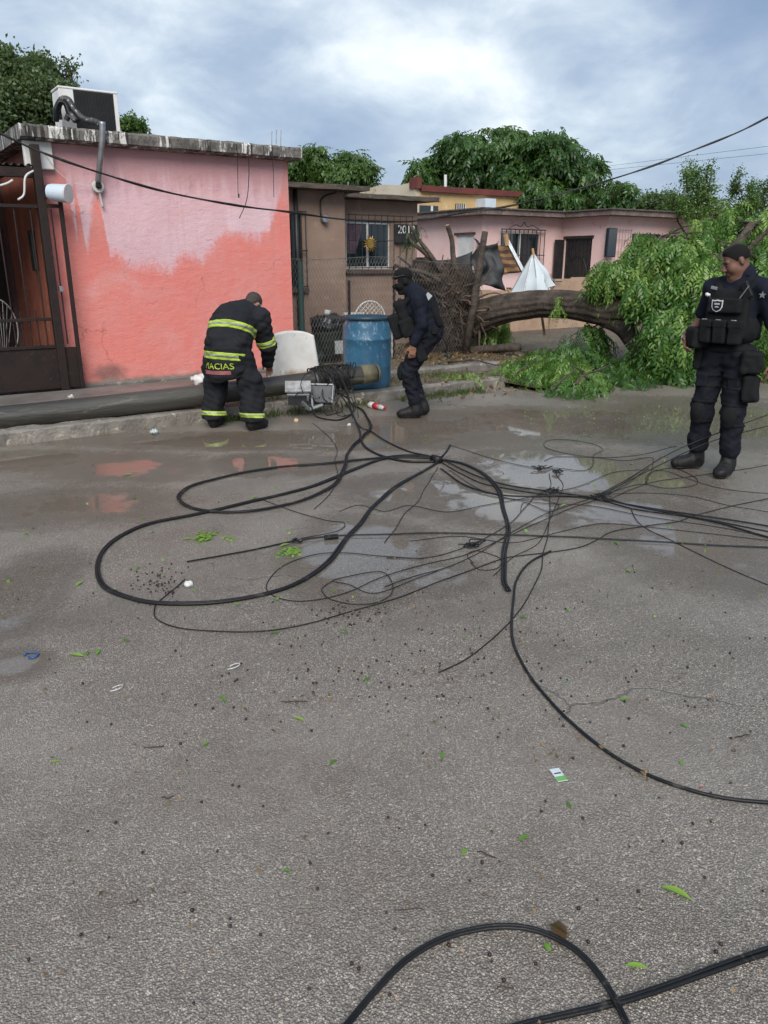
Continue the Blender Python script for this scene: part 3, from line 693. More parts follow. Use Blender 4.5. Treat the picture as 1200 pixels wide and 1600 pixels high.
# door with grille, drain pipe, meter
door = MB().box((da - .09, d1 + .05, dzb + .01), (db - .01, d1 + .09, dzt - .01)).build('window', MAT['glass'], br)
for i in range(5):
    x = da - .06 + (db - da + .10) * i / 4
    MB().tube([(x, d1 - .06, dzb - .02), (x, d1 - .06, dzt + .05)], .008, 6).build('bar', MAT['black_iron'], door)
for z in (dzb - .01, (dzb + dzt) / 2, dzt + .04): MB().box((da - .09, d1 - .07, z - .01), (db + .06, d1 - .05, z + .01)).build('bar_rail', MAT['black_iron'], door)
MB().box((da - .1, d1 - .08, dzb - .10), (db + .06, d1 - .002, dzb - .03)).build('sill', MAT['brown_trim'], door)
MB().tube([(D(462, 400, d1).x, d1 - .06, zl), (D(462, 400, d1).x, d1 - .06, .2)], .035, 12).build('drain_pipe', MAT['black_iron'], br, smooth=True)
mp = D(508, 342, d1 - .08)
MB().tube([mp + Vector((0, .075, 0)), mp + Vector((0, -.03, 0))], .06, 20).build('electric_meter', MAT['galv'], br, bevel=.01)
MB().tube(spline([mp + Vector((-.05, .05, .05)), D(501, 325, d1 - .03), D(502, 312, d1 - .03), D(510, 305, d1 - .1), D(528, 300, d1 - .3)], 8), .014, 8).build('service_pipe', MAT['black_iron'], br, smooth=True)
# ================================================================== RIGHT-HAND PINK HOUSE
MAT['pale_pink'] = M('pale_pink', (.78, .56, .53), (.74, .49, .45), 1.2, .75, .3, 40, c3=(.68, .37, .30))
MAT['roof_edge'] = M('roof_edge', (.20, .15, .13), (.11, .09, .08), 4, .8, .4, 30, c3=(.40, .30, .28))
ph = thing('pale_pink_house', 'long pale pink bungalow with stepped front and flat roof behind the fallen trunk', 'house', (16.5, 18, 0))
s0, s1, s2, db_, df_ = 13.93, 16.85, 21.0, 16.1, 14.5
zt = 2.74
ga, gb_ = D(782, 385, db_).x, D(842, 385, db_).x; gzt, gzb = D(810, 362, db_).z, D(810, 420, db_).z
w_ = MB(); w_.box((s0, db_, 0), (ga, db_ + .15, zt)); w_.box((gb_, db_, 0), (s1, db_ + .15, zt)); w_.box((ga, db_, 0), (gb_, db_ + .15, gzb)); w_.box((ga, db_, gzt), (gb_, db_ + .15, zt)); w_.build('wall', MAT['pale_pink'], ph)
# left return wall with a pale boarded opening
oy0, oy1 = S(740, 385, s0).y, S(712, 385, s0).y; ozt, ozb = S(726, 367, s0).z, .1
w_ = MB(); w_.box((s0, db_ + .151, 0), (s0 + .15, oy0, zt)); w_.box((s0, oy1, 0), (s0 + .15, 22, zt)); w_.box((s0, oy0, ozt), (s0 + .15, oy1, zt)); w_.build('wall', MAT['pale_pink'], ph)
MB().box((s0 + .05, oy0, ozb), (s0 + .09, oy1, ozt)).build('boarded_opening', MAT['white_paint'], ph)
MB().box((s0 - .02, oy0 - .06, ozt), (s0 - .002, oy1 + .06, ozt + .06)).build('lintel', MAT['brown_trim'], ph)
# step wall with the black door
dy1, dy0 = S(882, 395, s1).y, S(924, 395, s1).y; dzt = S(905, 371, s1).z
w_ = MB(); w_.box((s1, df_ + .151, 0), (s1 + .15, dy0, zt)); w_.box((s1, dy1, 0), (s1 + .15, db_, zt)); w_.box((s1, dy0, dzt), (s1 + .15, dy1, zt)); w_.build('wall', MAT['pale_pink'], ph)
dr = MB().box((s1 + .04, dy0, .1), (s1 + .08, dy1, dzt)).build('door', MAT['black_iron'], ph)
MB().box((s1 - .03, dy0 - .05, dzt - .03), (s1 - .002, dy1 + .05, dzt + .04)).build('frame', MAT['black_iron'], dr)
for i in range(7):
    y = dy0 + (dy1 - dy0) * (i + .5) / 7
    MB().tube([(s1 + .02, y, .15), (s1 + .02, y, dzt - .08)], .010, 5).build('bar', MAT['black_iron'], dr)
MB().tube([(s1 + .015, (dy0 + dy1) / 2 + .35 * math.cos(a), 1.25 + .5 * math.sin(a)) for a in np.linspace(0, math.pi, 14)], .008, 5).build('arch_bar', MAT['black_iron'], dr)
MB().box((s1 - .35, dy1 + .02, .12), (s1 - .01, dy1 + .06, dzt - .05)).build('grille_leaf', MAT['black_iron'], ph)
# front bay
fa, fb = D(986, 385, df_).x, D(1003, 385, df_).x
MB().box((s1, df_, 0), (s2, df_ + .15, zt)).box((s2 - .15, df_ + .151, 0), (s2, 20, zt)).build('wall', MAT['pale_pink'], ph)
fw = MB().box((fa, df_ - .05, D(990, 402, df_).z), (fb + .7, df_ - .003, D(990, 365, df_).z)).build('window', MAT['glass'], ph)
for i in range(8):
    x = fa + (fb + .7 - fa) * i / 7; MB().tube([(x, df_ - .09, D(990, 404, df_).z), (x, df_ - .09, D(990, 363, df_).z)], .009, 5).build('bar', MAT['black_iron'], fw)
MB().box((D(947, 380, df_ - .1).x, df_ - .16, D(955, 402, df_ - .1).z), (D(961, 380, df_ - .1).x, df_ - .05, D(955, 356, df_ - .1).z)).build('tall_mirror', MAT['glass'], ph, bevel=.03)
for i in range(6):
    x = D(963 + 4.4 * i, 380, df_ - .05).x; MB().tube([(x, df_ - .05, 1.3), (x, df_ - .05, 2.45)], .006, 5).build('trellis_wire', MAT['galv'], ph)
for z in (1.55, 1.85, 2.15, 2.4): MB().tube([(D(962, 380, df_ - .06).x, df_ - .06, z), (D(987, 380, df_ - .06).x, df_ - .06, z)], .006, 5).build('trellis_wire', MAT['galv'], ph)
MB().tube([D(930, 381, df_ + .9), D(930, 381, df_ + .9) + Vector((-.08, -.05, 0))], .05, 12).build('wall_lamp', MAT['white_paint'], ph)
# roof: three butting slabs with rough edges
def slab(b, x0, x1, y0, y1, z0, z1):
    b.box((x0, y0, z0), (x1, y1, z1))
rb = MB(); rb.prism([(s0 - .35, 22), (s0 - .35, db_ - .4), (s1 - .35, db_ - .4), (s1 - .35, df_ - .4), (s2 + .25, df_ - .4), (s2 + .25, 22)], 'z', zt + .002, zt + .125)
rb.build('roof', MAT['roof_edge'], ph)
rb = MB(); rb.prism([(s0 - .40, 22.05), (s0 - .40, db_ - .45), (s1 - .40, db_ - .45), (s1 - .40, df_ - .45), (s2 + .30, df_ - .45), (s2 + .30, 22.05)], 'z', zt + .127, zt + .16)
rb.build('roof_felt', MAT['eave'], ph)
# grilled window on the recessed front
gw = MB().box((ga, db_ + .05, gzb), (gb_, db_ + .09, gzt)).build('window', MAT['glass'], ph)
mp_ = (ga + gb_) / 2
MB().box((mp_ - .03, db_ + .02, gzb), (mp_ + .03, db_ + .048, gzt)).box((ga, db_ + .02, gzt - .05), (mp_ - .031, db_ + .048, gzt)).box((mp_ + .031, db_ + .02, gzt - .05), (gb_, db_ + .048, gzt)).build('frame', MAT['white_paint'], gw)
gq = MB().tube([(0, 0, gzb - .05), (0, 0, gzt + .06)], .011, 5); gqm = mesh('bar', gq.v, gq.f)
for i in range(11): add('bar', gqm, MAT['black_iron'], gw, loc=(ga - .08 + (gb_ - ga + .16) * i / 10, db_ - .12, 0))
for z in (gzb - .03, gzb + .35, gzt + .05): MB().box((ga - .10, db_ - .135, z - .012), (gb_ + .10, db_ - .105, z + .012)).build('bar_rail', MAT['black_iron'], gw)
for sgn in (-1, 1): MB().tube(spline([(mp_ + sgn * .55, db_ - .12, gzt + .07), (mp_ + sgn * .3, db_ - .12, gzt + .16), (mp_ + sgn * .12, db_ - .12, gzt + .12), (mp_, db_ - .12, gzt + .24)], 6), .010, 5).build('scroll', MAT['black_iron'], gw)
# ================================================================== LOW WALL OF TAN PANELS
MAT['tan_panel'] = M('tan_panel', (.42, .29, .20), (.33, .22, .15), 2.5, .8, .25, 30, c3=(.25, .18, .13))
lw = thing('panel_wall', 'low tan wall of upright panels between fallen trunk and pale pink house', 'wall', (11.5, 13.3, .1))
xs = [D(x, 440, 13.3).x for x in (735, 768, 800, 834, 862, 893, 930, 965)]
for i in range(7):
    a, b = xs[i] + .008, xs[i + 1] - .008; top = [1.02, 1.0, 1.04, 1.03, 1.22, 1.25, 1.22][i]
    MB().box((a, 13.28 + .02 * (i % 2), .08), (b, 13.33 + .02 * (i % 2), top)).build('panel', MAT['tan_panel'], lw, bevel=.006)
for x in (xs[0], xs[2], xs[4], xs[6]): MB().box((x - .04, 13.35, .05), (x + .04, 13.43, 1.05)).build('post', MAT['brown_trim'], lw)
hp = D(866, 443, 13.2); MB().box(hp + Vector((-.015, 0, -.09)), hp + Vector((.015, .03, .09))).build('latch', MAT['black_iron'], lw)
MB().box(hp + Vector((.016, 0, .03)), hp + Vector((.25, .02, .05))).build('latch_bar', MAT['black_iron'], lw)
# ================================================================== YELLOW BUILDING
MAT['yellow_wall'] = M('yellow_wall', (.60, .42, .19), (.50, .34, .16), .8, .8, .3, 20, c3=(.62, .46, .26))
MAT['cream_wall'] = M('cream_wall', (.62, .56, .44), (.52, .45, .33), .9, .8, .3, 20, c3=(.40, .26, .12))
MAT['red_edge'] = M('red_edge', (.16, .035, .025), (.10, .03, .025), 4, .7)
yb = thing('yellow_house', 'yellow house with red roof edge and cream side wall far behind', 'house', (17, 24, 0))
ys, yd, yz = 16.1, 22.0, 4.0
yl = S(562, 291, ys).y; zl_ = S(562, 291, ys).z
MB().box((ys + .15, yd, 0), (ys + 4.6, yd + .2, yz - .2)).build('wall', MAT['yellow_wall'], yb)
b = MB(); b.prism([(yd, 0), (yl, 0), (yl, zl_ - .15), (yd + 2.0, zl_ - .05), (yd + .9, yz + .05), (yd, yz + .1)], 'x', ys, ys + .148); b.build('side_wall', MAT['cream_wall'], yb)
MB().box((ys + .15, yd - .15, yz - .2), (ys + 4.7, yd + 2.5, yz - .02)).build('roof', MAT['red_edge'], yb)
MB().box((ys - .05, yd - .12, yz - .12), (ys + .149, yd + .3, yz + .22)).build('roof_corner', MAT['red_edge'], yb)
def yrect(x0, y0, x1, y1, name, mt, dd=.03):
    a, c = D(x0, y1, yd), D(x1, y0, yd); return MB().box((a.x, yd - dd, a.z), (c.x, yd - .002, c.z)).build(name, mt, yb)
yw = yrect(655, 322, 684, 337, 'window', MAT['glass']); yf = yrect(672, 322, 675, 337, 'window_frame', MAT['white_paint'], .06)
yrect(672, 305, 688, 314, 'vent_block', MAT['tan_panel'])
y2 = yrect(711, 319, 727, 331, 'window', MAT['black_iron'])
for i in range(5): yrect(712 + i * 3.3, 319, 713 + i * 3.3, 331, 'bar', MAT['white_paint'], .06)
yrect(743, 312, 760, 328, 'water_cooler', MAT['pale_blue'], .5)
MB().tube([D(696, 300, yd - .1), D(696, 273, yd - .1)], .05, 8).build('vent_pipe', MAT['white_paint'], yb)
# a green-walled house beyond the pink one
gh = thing('green_house', 'sliver of dark green wall at right end of pale pink house', 'house', (22.5, 15, 0))
MAT['green_wall'] = M('green_wall', (.02, .11, .085), (.03, .08, .06), 2, .7)
MB().box((s2 + .02, 14.9, 0), (s2 + 4, 18, 2.62)).build('wall', MAT['green_wall'], gh); MB().box((s2 + .31, 14.6, 2.64), (s2 + 4.3, 18.4, 2.74)).build('roof', MAT['eave'], gh)
# ================================================================== FOLIAGE
def rotmats(yaw, pitch, roll):
    cz, sz, cY, sY, cx, sx = np.cos(yaw), np.sin(yaw), np.cos(pitch), np.sin(pitch), np.cos(roll), np.sin(roll)
    o = np.zeros((len(yaw), 3, 3), np.float32)
    o[:, 0, 0] = cz * cY; o[:, 0, 1] = cz * sY * sx - sz * cx; o[:, 0, 2] = cz * sY * cx + sz * sx
    o[:, 1, 0] = sz * cY; o[:, 1, 1] = sz * sY * sx + cz * cx; o[:, 1, 2] = sz * sY * cx - cz * sx
    o[:, 2, 0] = -sY; o[:, 2, 1] = cY * sx; o[:, 2, 2] = cY * cx
    return o
def leaflet(base, dirv, L, W, up):
    base, dirv, up = _v(base), _v(dirv) / np.linalg.norm(dirv), _v(up); sdv = np.cross(up, dirv); sdv /= np.linalg.norm(sdv) + 1e-6
    m = base + dirv * L * .42
    return [base, m + sdv * W + up * W * .35, base + dirv * L - up * L * .12, m - sdv * W + up * W * .35]
def frond_template(pairs, length, droop, L, W, seed):
    g = np.random.default_rng(seed); v = []
    for i in range(pairs + 1):
        u = (i + .6) / (pairs + .6)
        p = np.array([length * (u - .25 * droop * u * u), 0, -length * droop * .62 * u * u]); tg = np.array([1, 0, -droop * 1.1 * u]); tg /= np.linalg.norm(tg); up = np.array([-tg[2], 0, tg[0]])
        if i == pairs: v += leaflet(p, tg, L, W, up); break
        l = L * (1.0 - .55 * abs(u - .45))
        for sgn in (-1, 1):
            dv = tg * .62 + np.array([0, sgn, 0]) * .75 + up * g.uniform(-.45, .12) + np.array([0, 0, -.35 * droop]) + g.normal(0, .12, 3)
            v += leaflet(p, dv, l * g.uniform(.85, 1.15), W, up)
    v = np.array(v, np.float32); f = np.arange(len(v)).reshape(-1, 4)
    return v, f
def clump_template(n, rad, L, W, seed):
    g = np.random.default_rng(seed); v = []
    for i in range(n):
        dv = g.normal(0, 1, 3); dv[2] = dv[2] * .6 - .25; dv /= np.linalg.norm(dv); p = g.normal(0, rad * .5, 3)
        up = np.cross(dv, g.normal(0, 1, 3)); up /= np.linalg.norm(up); up = up if up[2] > 0 else -up
        v += leaflet(p, dv, L * g.uniform(.7, 1.2), W * g.uniform(.8, 1.2), up)
    v = np.array(v, np.float32); return v, np.arange(len(v)).reshape(-1, 4)
def scatter(name, temps, pos, yaw, pitch, roll, scl, var, mt, parent=None, kind='stuff', vj=.12):
    V, F, A = [], [], []; n0 = 0; N = len(pos); which = rng.integers(0, len(temps), N)
    for k, (tv, tf) in enumerate(temps):
        ix = np.where(which == k)[0]
        if not len(ix): continue
        Rm = rotmats(yaw[ix], pitch[ix], roll[ix])
        q = np.einsum('nij,mj->nmi', Rm, tv) * scl[ix][:, None, None] + pos[ix][:, None, :]
        V.append(q.reshape(-1, 3)); m = len(tv)
        F.append((tf[None] + (np.arange(len(ix)) * m)[:, None, None] + n0).reshape(-1, 4)); n0 += len(ix) * m
        lv = rng.normal(0, vj, (len(ix), m // 4)); A.append(np.repeat(np.clip(var[ix][:, None] + lv, 0, 1), 4, axis=1).ravel())
    me = mesh(name, np.concatenate(V), np.concatenate(F))
    at = me.attributes.new('var', 'FLOAT', 'POINT'); at.data.foreach_set('value', np.concatenate(A).astype(np.float32))
    o = add(name, me, mt, parent)
    if kind: o['kind'] = kind
    return o
def lobe(x, y, rg, rpx, rpy, deep=1.0):
    c = T(x, y, rg); k = rg / FOC * 1.02
    return np.array(c), np.array([rpx * k, rpx * k * deep, rpy * k])
def in_lobes(lobes, n, shell=.55, zmin=-1e9):
    vol = np.array([np.prod(l[1]) ** .75 for l in lobes]); pick = rng.choice(len(lobes), n, p=vol / vol.sum())
    d = rng.normal(0, 1, (n, 3)); d /= np.linalg.norm(d, axis=1)[:, None]
    r = 1 - (1 - shell) * rng.random(n) ** 1.3
    r *= 1 + .18 * np.sin(d[:, 0] * 9 + pick * 2) * np.cos(d[:, 2] * 8 + pick)
    c = np.array([l[0] for l in lobes])[pick]; rr = np.array([l[1] for l in lobes])[pick]
    p = c + d * rr * r[:, None]; k = p[:, 2] > zmin
    return p[k], d[k], pick[k]
def sublobes(lobes, n, fr_=.36, seed=1, stretch=1.0):
    g = np.random.default_rng(seed); out = []
    for c, r in lobes:
        m = max(4, int(n * (np.prod(r) ** (1 / 3)) / np.mean([np.prod(l[1]) ** (1 / 3) for l in lobes])))
        for i in range(m):
            d = g.normal(0, 1, 3); d /= np.linalg.norm(d); f_ = fr_ * g.uniform(.6, 1.25)
            out.append((c + d * r * g.uniform(.30, .74), np.array([r[0] * f_, r[1] * f_, r[2] * f_ * stretch])))
    return out
clumps = [clump_template(12, .26, .125, .036, i) for i in range(6)]
def limb(b, p, q_, r0, r1, wob=.12, sides=7):
    p, q_ = Vector(p), Vector(q_); m = 7; L = (q_ - p).length; pts = []
    for i in range(m + 1):
        u = i / m; pts.append(p.lerp(q_, u) + Vector((mnoise.noise(p * 3 + Vector((u * 2, 0, 0))), mnoise.noise(p * 3 + Vector((0, u * 2, 7))), mnoise.noise(p + Vector((3, 0, u * 2))) + .6 * u * (1 - u))) * L * wob * math.sin(u * math.pi))
    b.tube(pts, [r0 + (r1 - r0) * i / m for i in range(m + 1)], sides)
def bgtree(name, label, lobes, n, mt, base_px, rg, temps=clumps, scl=1.0, group='trees behind the houses', shell=.45, trunk=.2, vmean=.5, pitch0=0.0, tall=0):
    base = T(base_px, 400, rg); base.z = 0
    tr = thing(name, label, 'tree', base, group)
    top = Vector(np.mean([l[0] for l in lobes], 0)); fork = base.lerp(Vector((top.x, top.y, top.z)), .55); fork.x = base.x * .6 + top.x * .4; fork.y = base.y * .6 + top.y * .4
    b = MB(); limb(b, base, fork, trunk, trunk * .75, .05, 10)
    subs = sublobes(lobes, 9, .34 if not tall else .22, len(label), 1.0 if not tall else 2.6); p, d, pk = in_lobes(subs, n, .1)
    for i, l in enumerate(lobes):
        limb(b, fork, l[0], trunk * .5, trunk * .16)
        for (sc_c, _r) in sorted(subs, key=lambda q: np.linalg.norm(q[0] - l[0]))[:7]: limb(b, l[0] - np.array([0, 0, l[1][2] * .3]), sc_c, trunk * .16, .015, .15, 5)
    b.build('trunk', MAT['bark'], tr, smooth=True)
    m = len(p); va = vmean + .13 * np.sin(p[:, 0] * 2.1 + p[:, 2] * 1.3) + .15 * np.sin(p[:, 2] * 2.7 + p[:, 1]) + rng.normal(0, .12, m)
    scatter('crown', temps, p, np.arctan2(d[:, 1], d[:, 0]) + rng.normal(0, .9, m), rng.normal(pitch0, .5, m), rng.normal(0, .4, m), rng.uniform(.7, 1.3, m) * scl, va, mt, tr)
    return tr
bigfr = [frond_template(4, .62, dr_, .26, .05, 20 + i) for i, dr_ in enumerate((.4, .8, 1.1, 1.3))]
bgtree('shade_tree', 'grey-green tree rising behind the air conditioner at far left', [lobe(20, 130, 21, 42, 38), lobe(66, 118, 21, 34, 34), lobe(98, 138, 21, 24, 30), lobe(40, 165, 21, 60, 45), lobe(90, 175, 21, 40, 30), lobe(-30, 150, 21, 55, 55), lobe(110, 112, 21, 13, 15), lobe(48, 92, 21, 16, 16), lobe(10, 95, 21, 20, 20)], 4300, MAT['leaf_grey'], 40, 21, scl=.72)
bgtree('roof_shrub', 'small leafy treetop peeking over roof right of the air conditioner', [lobe(202, 196, 19, 12, 14), lobe(218, 200, 19, 10, 8)], 260, MAT['leaf_light'], 205, 19, scl=.55, trunk=.06)
bgtree('round_tree', 'mid green tree between pink house roof and yellow house', [lobe(480, 250, 32, 38, 32), lobe(530, 258, 32, 38, 26), lobe(555, 275, 32, 35, 22), lobe(500, 280, 32, 60, 30), lobe(575, 290, 32, 20, 16), lobe(455, 275, 32, 25, 35)], 4200, MAT['leaf_light'], 510, 32, temps=bigfr, scl=.66, vmean=.35, pitch0=.3)
bgtree('dark_tree', 'large dark green tree with spreading crown above the pale pink house', [lobe(700, 255, 32, 50, 42), lobe(660, 275, 32, 28, 28), lobe(745, 240, 32, 55, 38), lobe(793, 212, 32, 26, 21), lobe(760, 275, 32, 65, 40), lobe(850, 250, 32, 70, 42), lobe(895, 260, 32, 50, 48), lobe(830, 295, 32, 70, 40), lobe(905, 300, 32, 55, 35), lobe(730, 300, 32, 40, 30), lobe(950, 300, 32, 32, 28), lobe(985, 298, 32, 26, 18), lobe(690, 235, 32, 20, 14)], 13500, MAT['leaf_dark'], 830, 32, temps=bigfr, scl=.74, trunk=.35, pitch0=.45)
bgtree('wispy_tree', 'thin wispy tree with bare twigs left of the right frame edge', [lobe(1075, 290, 24, 28, 32), lobe(1110, 285, 24, 24, 30), lobe(1050, 315, 24, 30, 20), lobe(1095, 320, 24, 45, 25)], 520, MAT['leaf_light'], 1085, 24, scl=.55, trunk=.07, tall=1)
bgtree('wispy_tree', 'thin wispy tree behind the standing officer at right frame edge', [lobe(1155, 290, 25, 22, 30), lobe(1185, 310, 25, 30, 30), lobe(1150, 330, 25, 40, 22), lobe(1210, 290, 25, 25, 30)], 520, MAT['leaf_light'], 1170, 25, scl=.55, trunk=.07, tall=1)
bgtree('low_tree', 'low olive-green tree above the green-walled house roof', [lobe(1020, 318, 34, 40, 14), lobe(1065, 325, 34, 30, 14), lobe(1130, 342, 30, 40, 12), lobe(1195, 350, 30, 30, 14)], 1300, MAT['leaf_grey'], 1060, 34, scl=.9, trunk=.12)
# ================================================================== FALLEN TREE
ft = thing('fallen_tree', 'uprooted tree lying across the yard with thick arched trunk and leafy crown', 'tree', tuple(T(735, 545, 13.8)[:2]) + (.1,))
tp = [(712, 500, 13.9, .34), (738, 500, 13.8, .30), (775, 486, 13.6, .24), (815, 478, 13.4, .225), (850, 475, 13.25, .215), (890, 476, 13.05, .215), (925, 481, 12.85, .225), (955, 487, 12.7, .235), (985, 486, 12.5, .20)]
tpts = spline([T(x, y, r) for x, y, r, _ in tp], 9); tr_ = np.interp(np.linspace(0, 1, len(tpts)), np.linspace(0, 1, len(tp)), [q[3] for q in tp])
def ridge(a, i): return .05 * math.sin(a * 14 + 2.2 * mnoise.noise(Vector((a * 1.2, i * .12, 0)))) * (1 + .6 * mnoise.noise(Vector((a * 2, i * .3, 4)))) + .05 * mnoise.noise(Vector((math.cos(a) * 2, math.sin(a) * 2, i * .15)))
MB().tube(tpts, tr_, 64, ridge=ridge).build('trunk', MAT['bark'], ft, smooth=True)
def bough(pts, r0, r1, name='bough', sides=22):
    P = spline([T(*p) for p in pts], 8); MB().tube(P, np.linspace(r0, r1, len(P)), sides, ridge=ridge if r0 > .08 else None).build(name, MAT['bark'], ft, smooth=True); return P
boughs = [bough([(955, 487, 12.72), (990, 480, 12.5), (1020, 470, 12.3), (1060, 450, 12.1), (1110, 420, 12.1), (1150, 385, 12.2), (1175, 350, 12.4)], .185, .045),
          bough([(950, 496, 12.7), (975, 512, 12.5), (995, 540, 12.3), (1030, 566, 12.1), (1075, 580, 12.2), (1140, 590, 12.6)], .165, .06),
          bough([(1000, 480, 12.4), (1050, 490, 12.7), (1110, 480, 13.1), (1180, 450, 13.6)], .11, .04),
          bough([(1040, 460, 12.2), (1045, 430, 12.4), (1040, 395, 12.6), (1030, 370, 12.8)], .07, .02),
          bough([(1110, 420, 12.1), (1150, 405, 11.9), (1190, 370, 11.8), (1215, 340, 11.8)], .05, .02)]
lobes = [lobe(1000, 415, 12.6, 50, 38), lobe(1030, 388, 12.8, 42, 30), lobe(955, 430, 12.6, 34, 24), lobe(1080, 398, 12.4, 48, 36), lobe(1130, 380, 12.6, 40, 34), lobe(1175, 365, 12.8, 36, 34), lobe(1210, 345, 13.0, 36, 30), lobe(1190, 420, 12.3, 50, 50), lobe(1075, 445, 11.9, 55, 46), lobe(1110, 455, 11.8, 50, 50), lobe(1042, 515, 11.7, 42, 40), lobe(1015, 450, 12.0, 34, 30), lobe(1080, 525, 11.6, 55, 48), lobe(1150, 520, 12.4, 60, 60), lobe(1190, 560, 12.4, 50, 36), lobe(1025, 575, 11.6, 32, 22), lobe(1000, 562, 11.9, 30, 24), lobe(985, 580, 11.9, 30, 16), lobe(1060, 565, 11.5, 46, 30), lobe(918, 528, 13.1, 34, 26), lobe(1130, 420, 13.4, 80, 50), lobe(1210, 470, 13.2, 60, 70), lobe(945, 415, 12.9, 18, 16), lobe(1150, 335, 13.2, 24, 16), lobe(1110, 350, 12.9, 24, 14)]
fr = [frond_template(7, .36, dr_, .085, .0135, i) for i, dr_ in enumerate((.5, .8, 1.1, 1.4, .9))]
p, d_, pk = in_lobes(sublobes(lobes, 10, .34, 5, 1.7), 16000, .1, .06)
n = len(p); yw_ = np.arctan2(d_[:, 1], d_[:, 0]) + rng.normal(0, .8, n)
va = .46 + .14 * np.sin(p[:, 0] * 2.3 + 1) * np.sin(p[:, 2] * 3.1) + .16 * np.clip(p[:, 2] - 1.2, -1, 1) * .5 + .28 * (pk % 5 == 0) - .16 * (pk % 5 == 2) + rng.normal(0, .11, n)  # leaf colour lightens with height: brighter upper crown painted in
scatter('crown', fr, p, yw_, rng.normal(.75, .35, n), rng.normal(0, .35, n), rng.uniform(.75, 1.3, n), va, MAT['leaf_fresh'], ft)
b = MB()
for i in rng.choice(n, 420, replace=False):
    src = min((q for B in boughs for q in B), key=lambda q: (q - Vector(p[i])).length)
    limb(b, src, p[i], .016, .005, .12, 5)
for i in range(0): pass
b.build('twigs', MAT['bark'], ft, kind='stuff')
# sprig hanging from the trunk, leaves under the trunk
pp = np.array([T(872 + rng.uniform(-5, 8), 470 + rng.uniform(-12, 14), 12.85) for _ in range(16)]); n = 16
scatter('sprig', fr, pp, rng.uniform(0, 6.28, n), rng.normal(.9, .3, n), rng.normal(0, .3, n), rng.uniform(.5, .8, n), rng.uniform(.6, .95, n), MAT['leaf_fresh'], ft)
pp = np.array([T(rng.uniform(738, 795), rng.uniform(500, 520), 14.1 + rng.uniform(-.2, .3)) for _ in range(150)]); n = 150
scatter('low_shoots', fr, pp, rng.uniform(0, 6.28, n), rng.normal(1.0, .3, n), rng.normal(0, .3, n), rng.uniform(.7, 1.2, n), rng.uniform(.65, 1, n), MAT['leaf_fresh'], ft)
# root plate
rc = T(700, 478, 13.75)
rs = Solid([ell(rc, (.50, .42, .62), k=.05), ell(rc + Vector((-.05, .05, -.35)), (.60, .45, .55), k=.1), ell(rc + Vector((.12, 0, .38)), (.36, .35, .34), k=.1), ell(T(665, 430, 13.8), (.30, .3, .26), k=.1)], .035, .15)
rs.wrinkle(fold(.05, 9, 3, n=8)); rs.wrinkle(fold(.03, 24, 5, n=8))
add('root_plate', rs.mesh('root_plate'), MAT['soil'], ft)
g = np.random.default_rng(3)
for i in range(70):
    a = g.uniform(0, 6.28); e = g.uniform(-.6, 1.1); dv = Vector((math.cos(a) * math.cos(e), math.sin(a) * math.cos(e) - .35, math.sin(e)))
    p0 = rc + dv * .30; L = g.uniform(.35, .85); pts = [p0]
    dv2 = dv.copy()
    for j in range(6):
        dv2 = (dv2 + Vector(g.normal(0, .33, 3)) + Vector((0, 0, -.10))).normalized(); pts.append(pts[-1] + dv2 * L / 6)
    for q in pts: q.z = max(q.z, .12)
    r0 = g.uniform(.010, .036); MB().tube(spline(pts, 4), np.linspace(r0, r0 * .25, len(spline(pts, 4))), 8, nz=.3).build('root', MAT['root'], ft, smooth=True)
b = MB()
for i in range(1000):
    dv = Vector(g.normal(0, 1, 3)).normalized(); p0 = rc + Vector((dv.x * .52, dv.y * .46, dv.z * .72 - .08)); pts = [p0]
    for j in range(4):
        dv = (dv + Vector(g.normal(0, .5, 3)) + Vector((0, 0, -.2))).normalized(); pts.append(pts[-1] + dv * g.uniform(.025, .075))
    b.tube(pts, [.007, .006, .005, .004, .002], 4, cap=False)
b.build('rootlets', MAT['root'], ft, kind='stuff')
def stub(pts, r0, r1, name='broken_root'):
    P = spline([T(*q) for q in pts], 6); o = MB().tube(P, np.linspace(r0, r1, len(P)), 12, nz=.15).build(name, MAT['bark'], ft, smooth=True)
    e = (P[-1] - P[-2]).normalized(); MB().tube([P[-1] + e * .001, P[-1] + e * .006], r1 * .97, 12).build('cut_face', MAT['cutwood'], o)
stub([(712, 425, 13.6), (708, 400, 13.6), (706, 375, 13.6), (699, 352, 13.55)], .05, .034)
stub([(690, 425, 13.5), (670, 395, 13.4), (652, 372, 13.4), (640, 350, 13.4)], .045, .02)
stub([(680, 410, 13.5), (660, 392, 13.4), (645, 380, 13.4), (636, 366, 13.4)], .04, .025)
stub([(672, 440, 13.5), (650, 425, 13.4), (640, 415, 13.3), (622, 400, 13.3)], .03, .015)
stub([(690, 440, 13.3), (660, 425, 13.2), (630, 420, 13.2), (617, 412, 13.2)], .04, .02)
pp = np.array([T(rng.uniform(632, 660), rng.uniform(350, 385), 13.4) for _ in range(26)]); n = 26
scatter('leaf_sprig', fr, pp, rng.uniform(0, 6.28, n), rng.normal(.7, .4, n), rng.normal(0, .3, n), rng.uniform(.4, .6, n), rng.uniform(0, .3, n), MAT['leaf_dark'], ft)
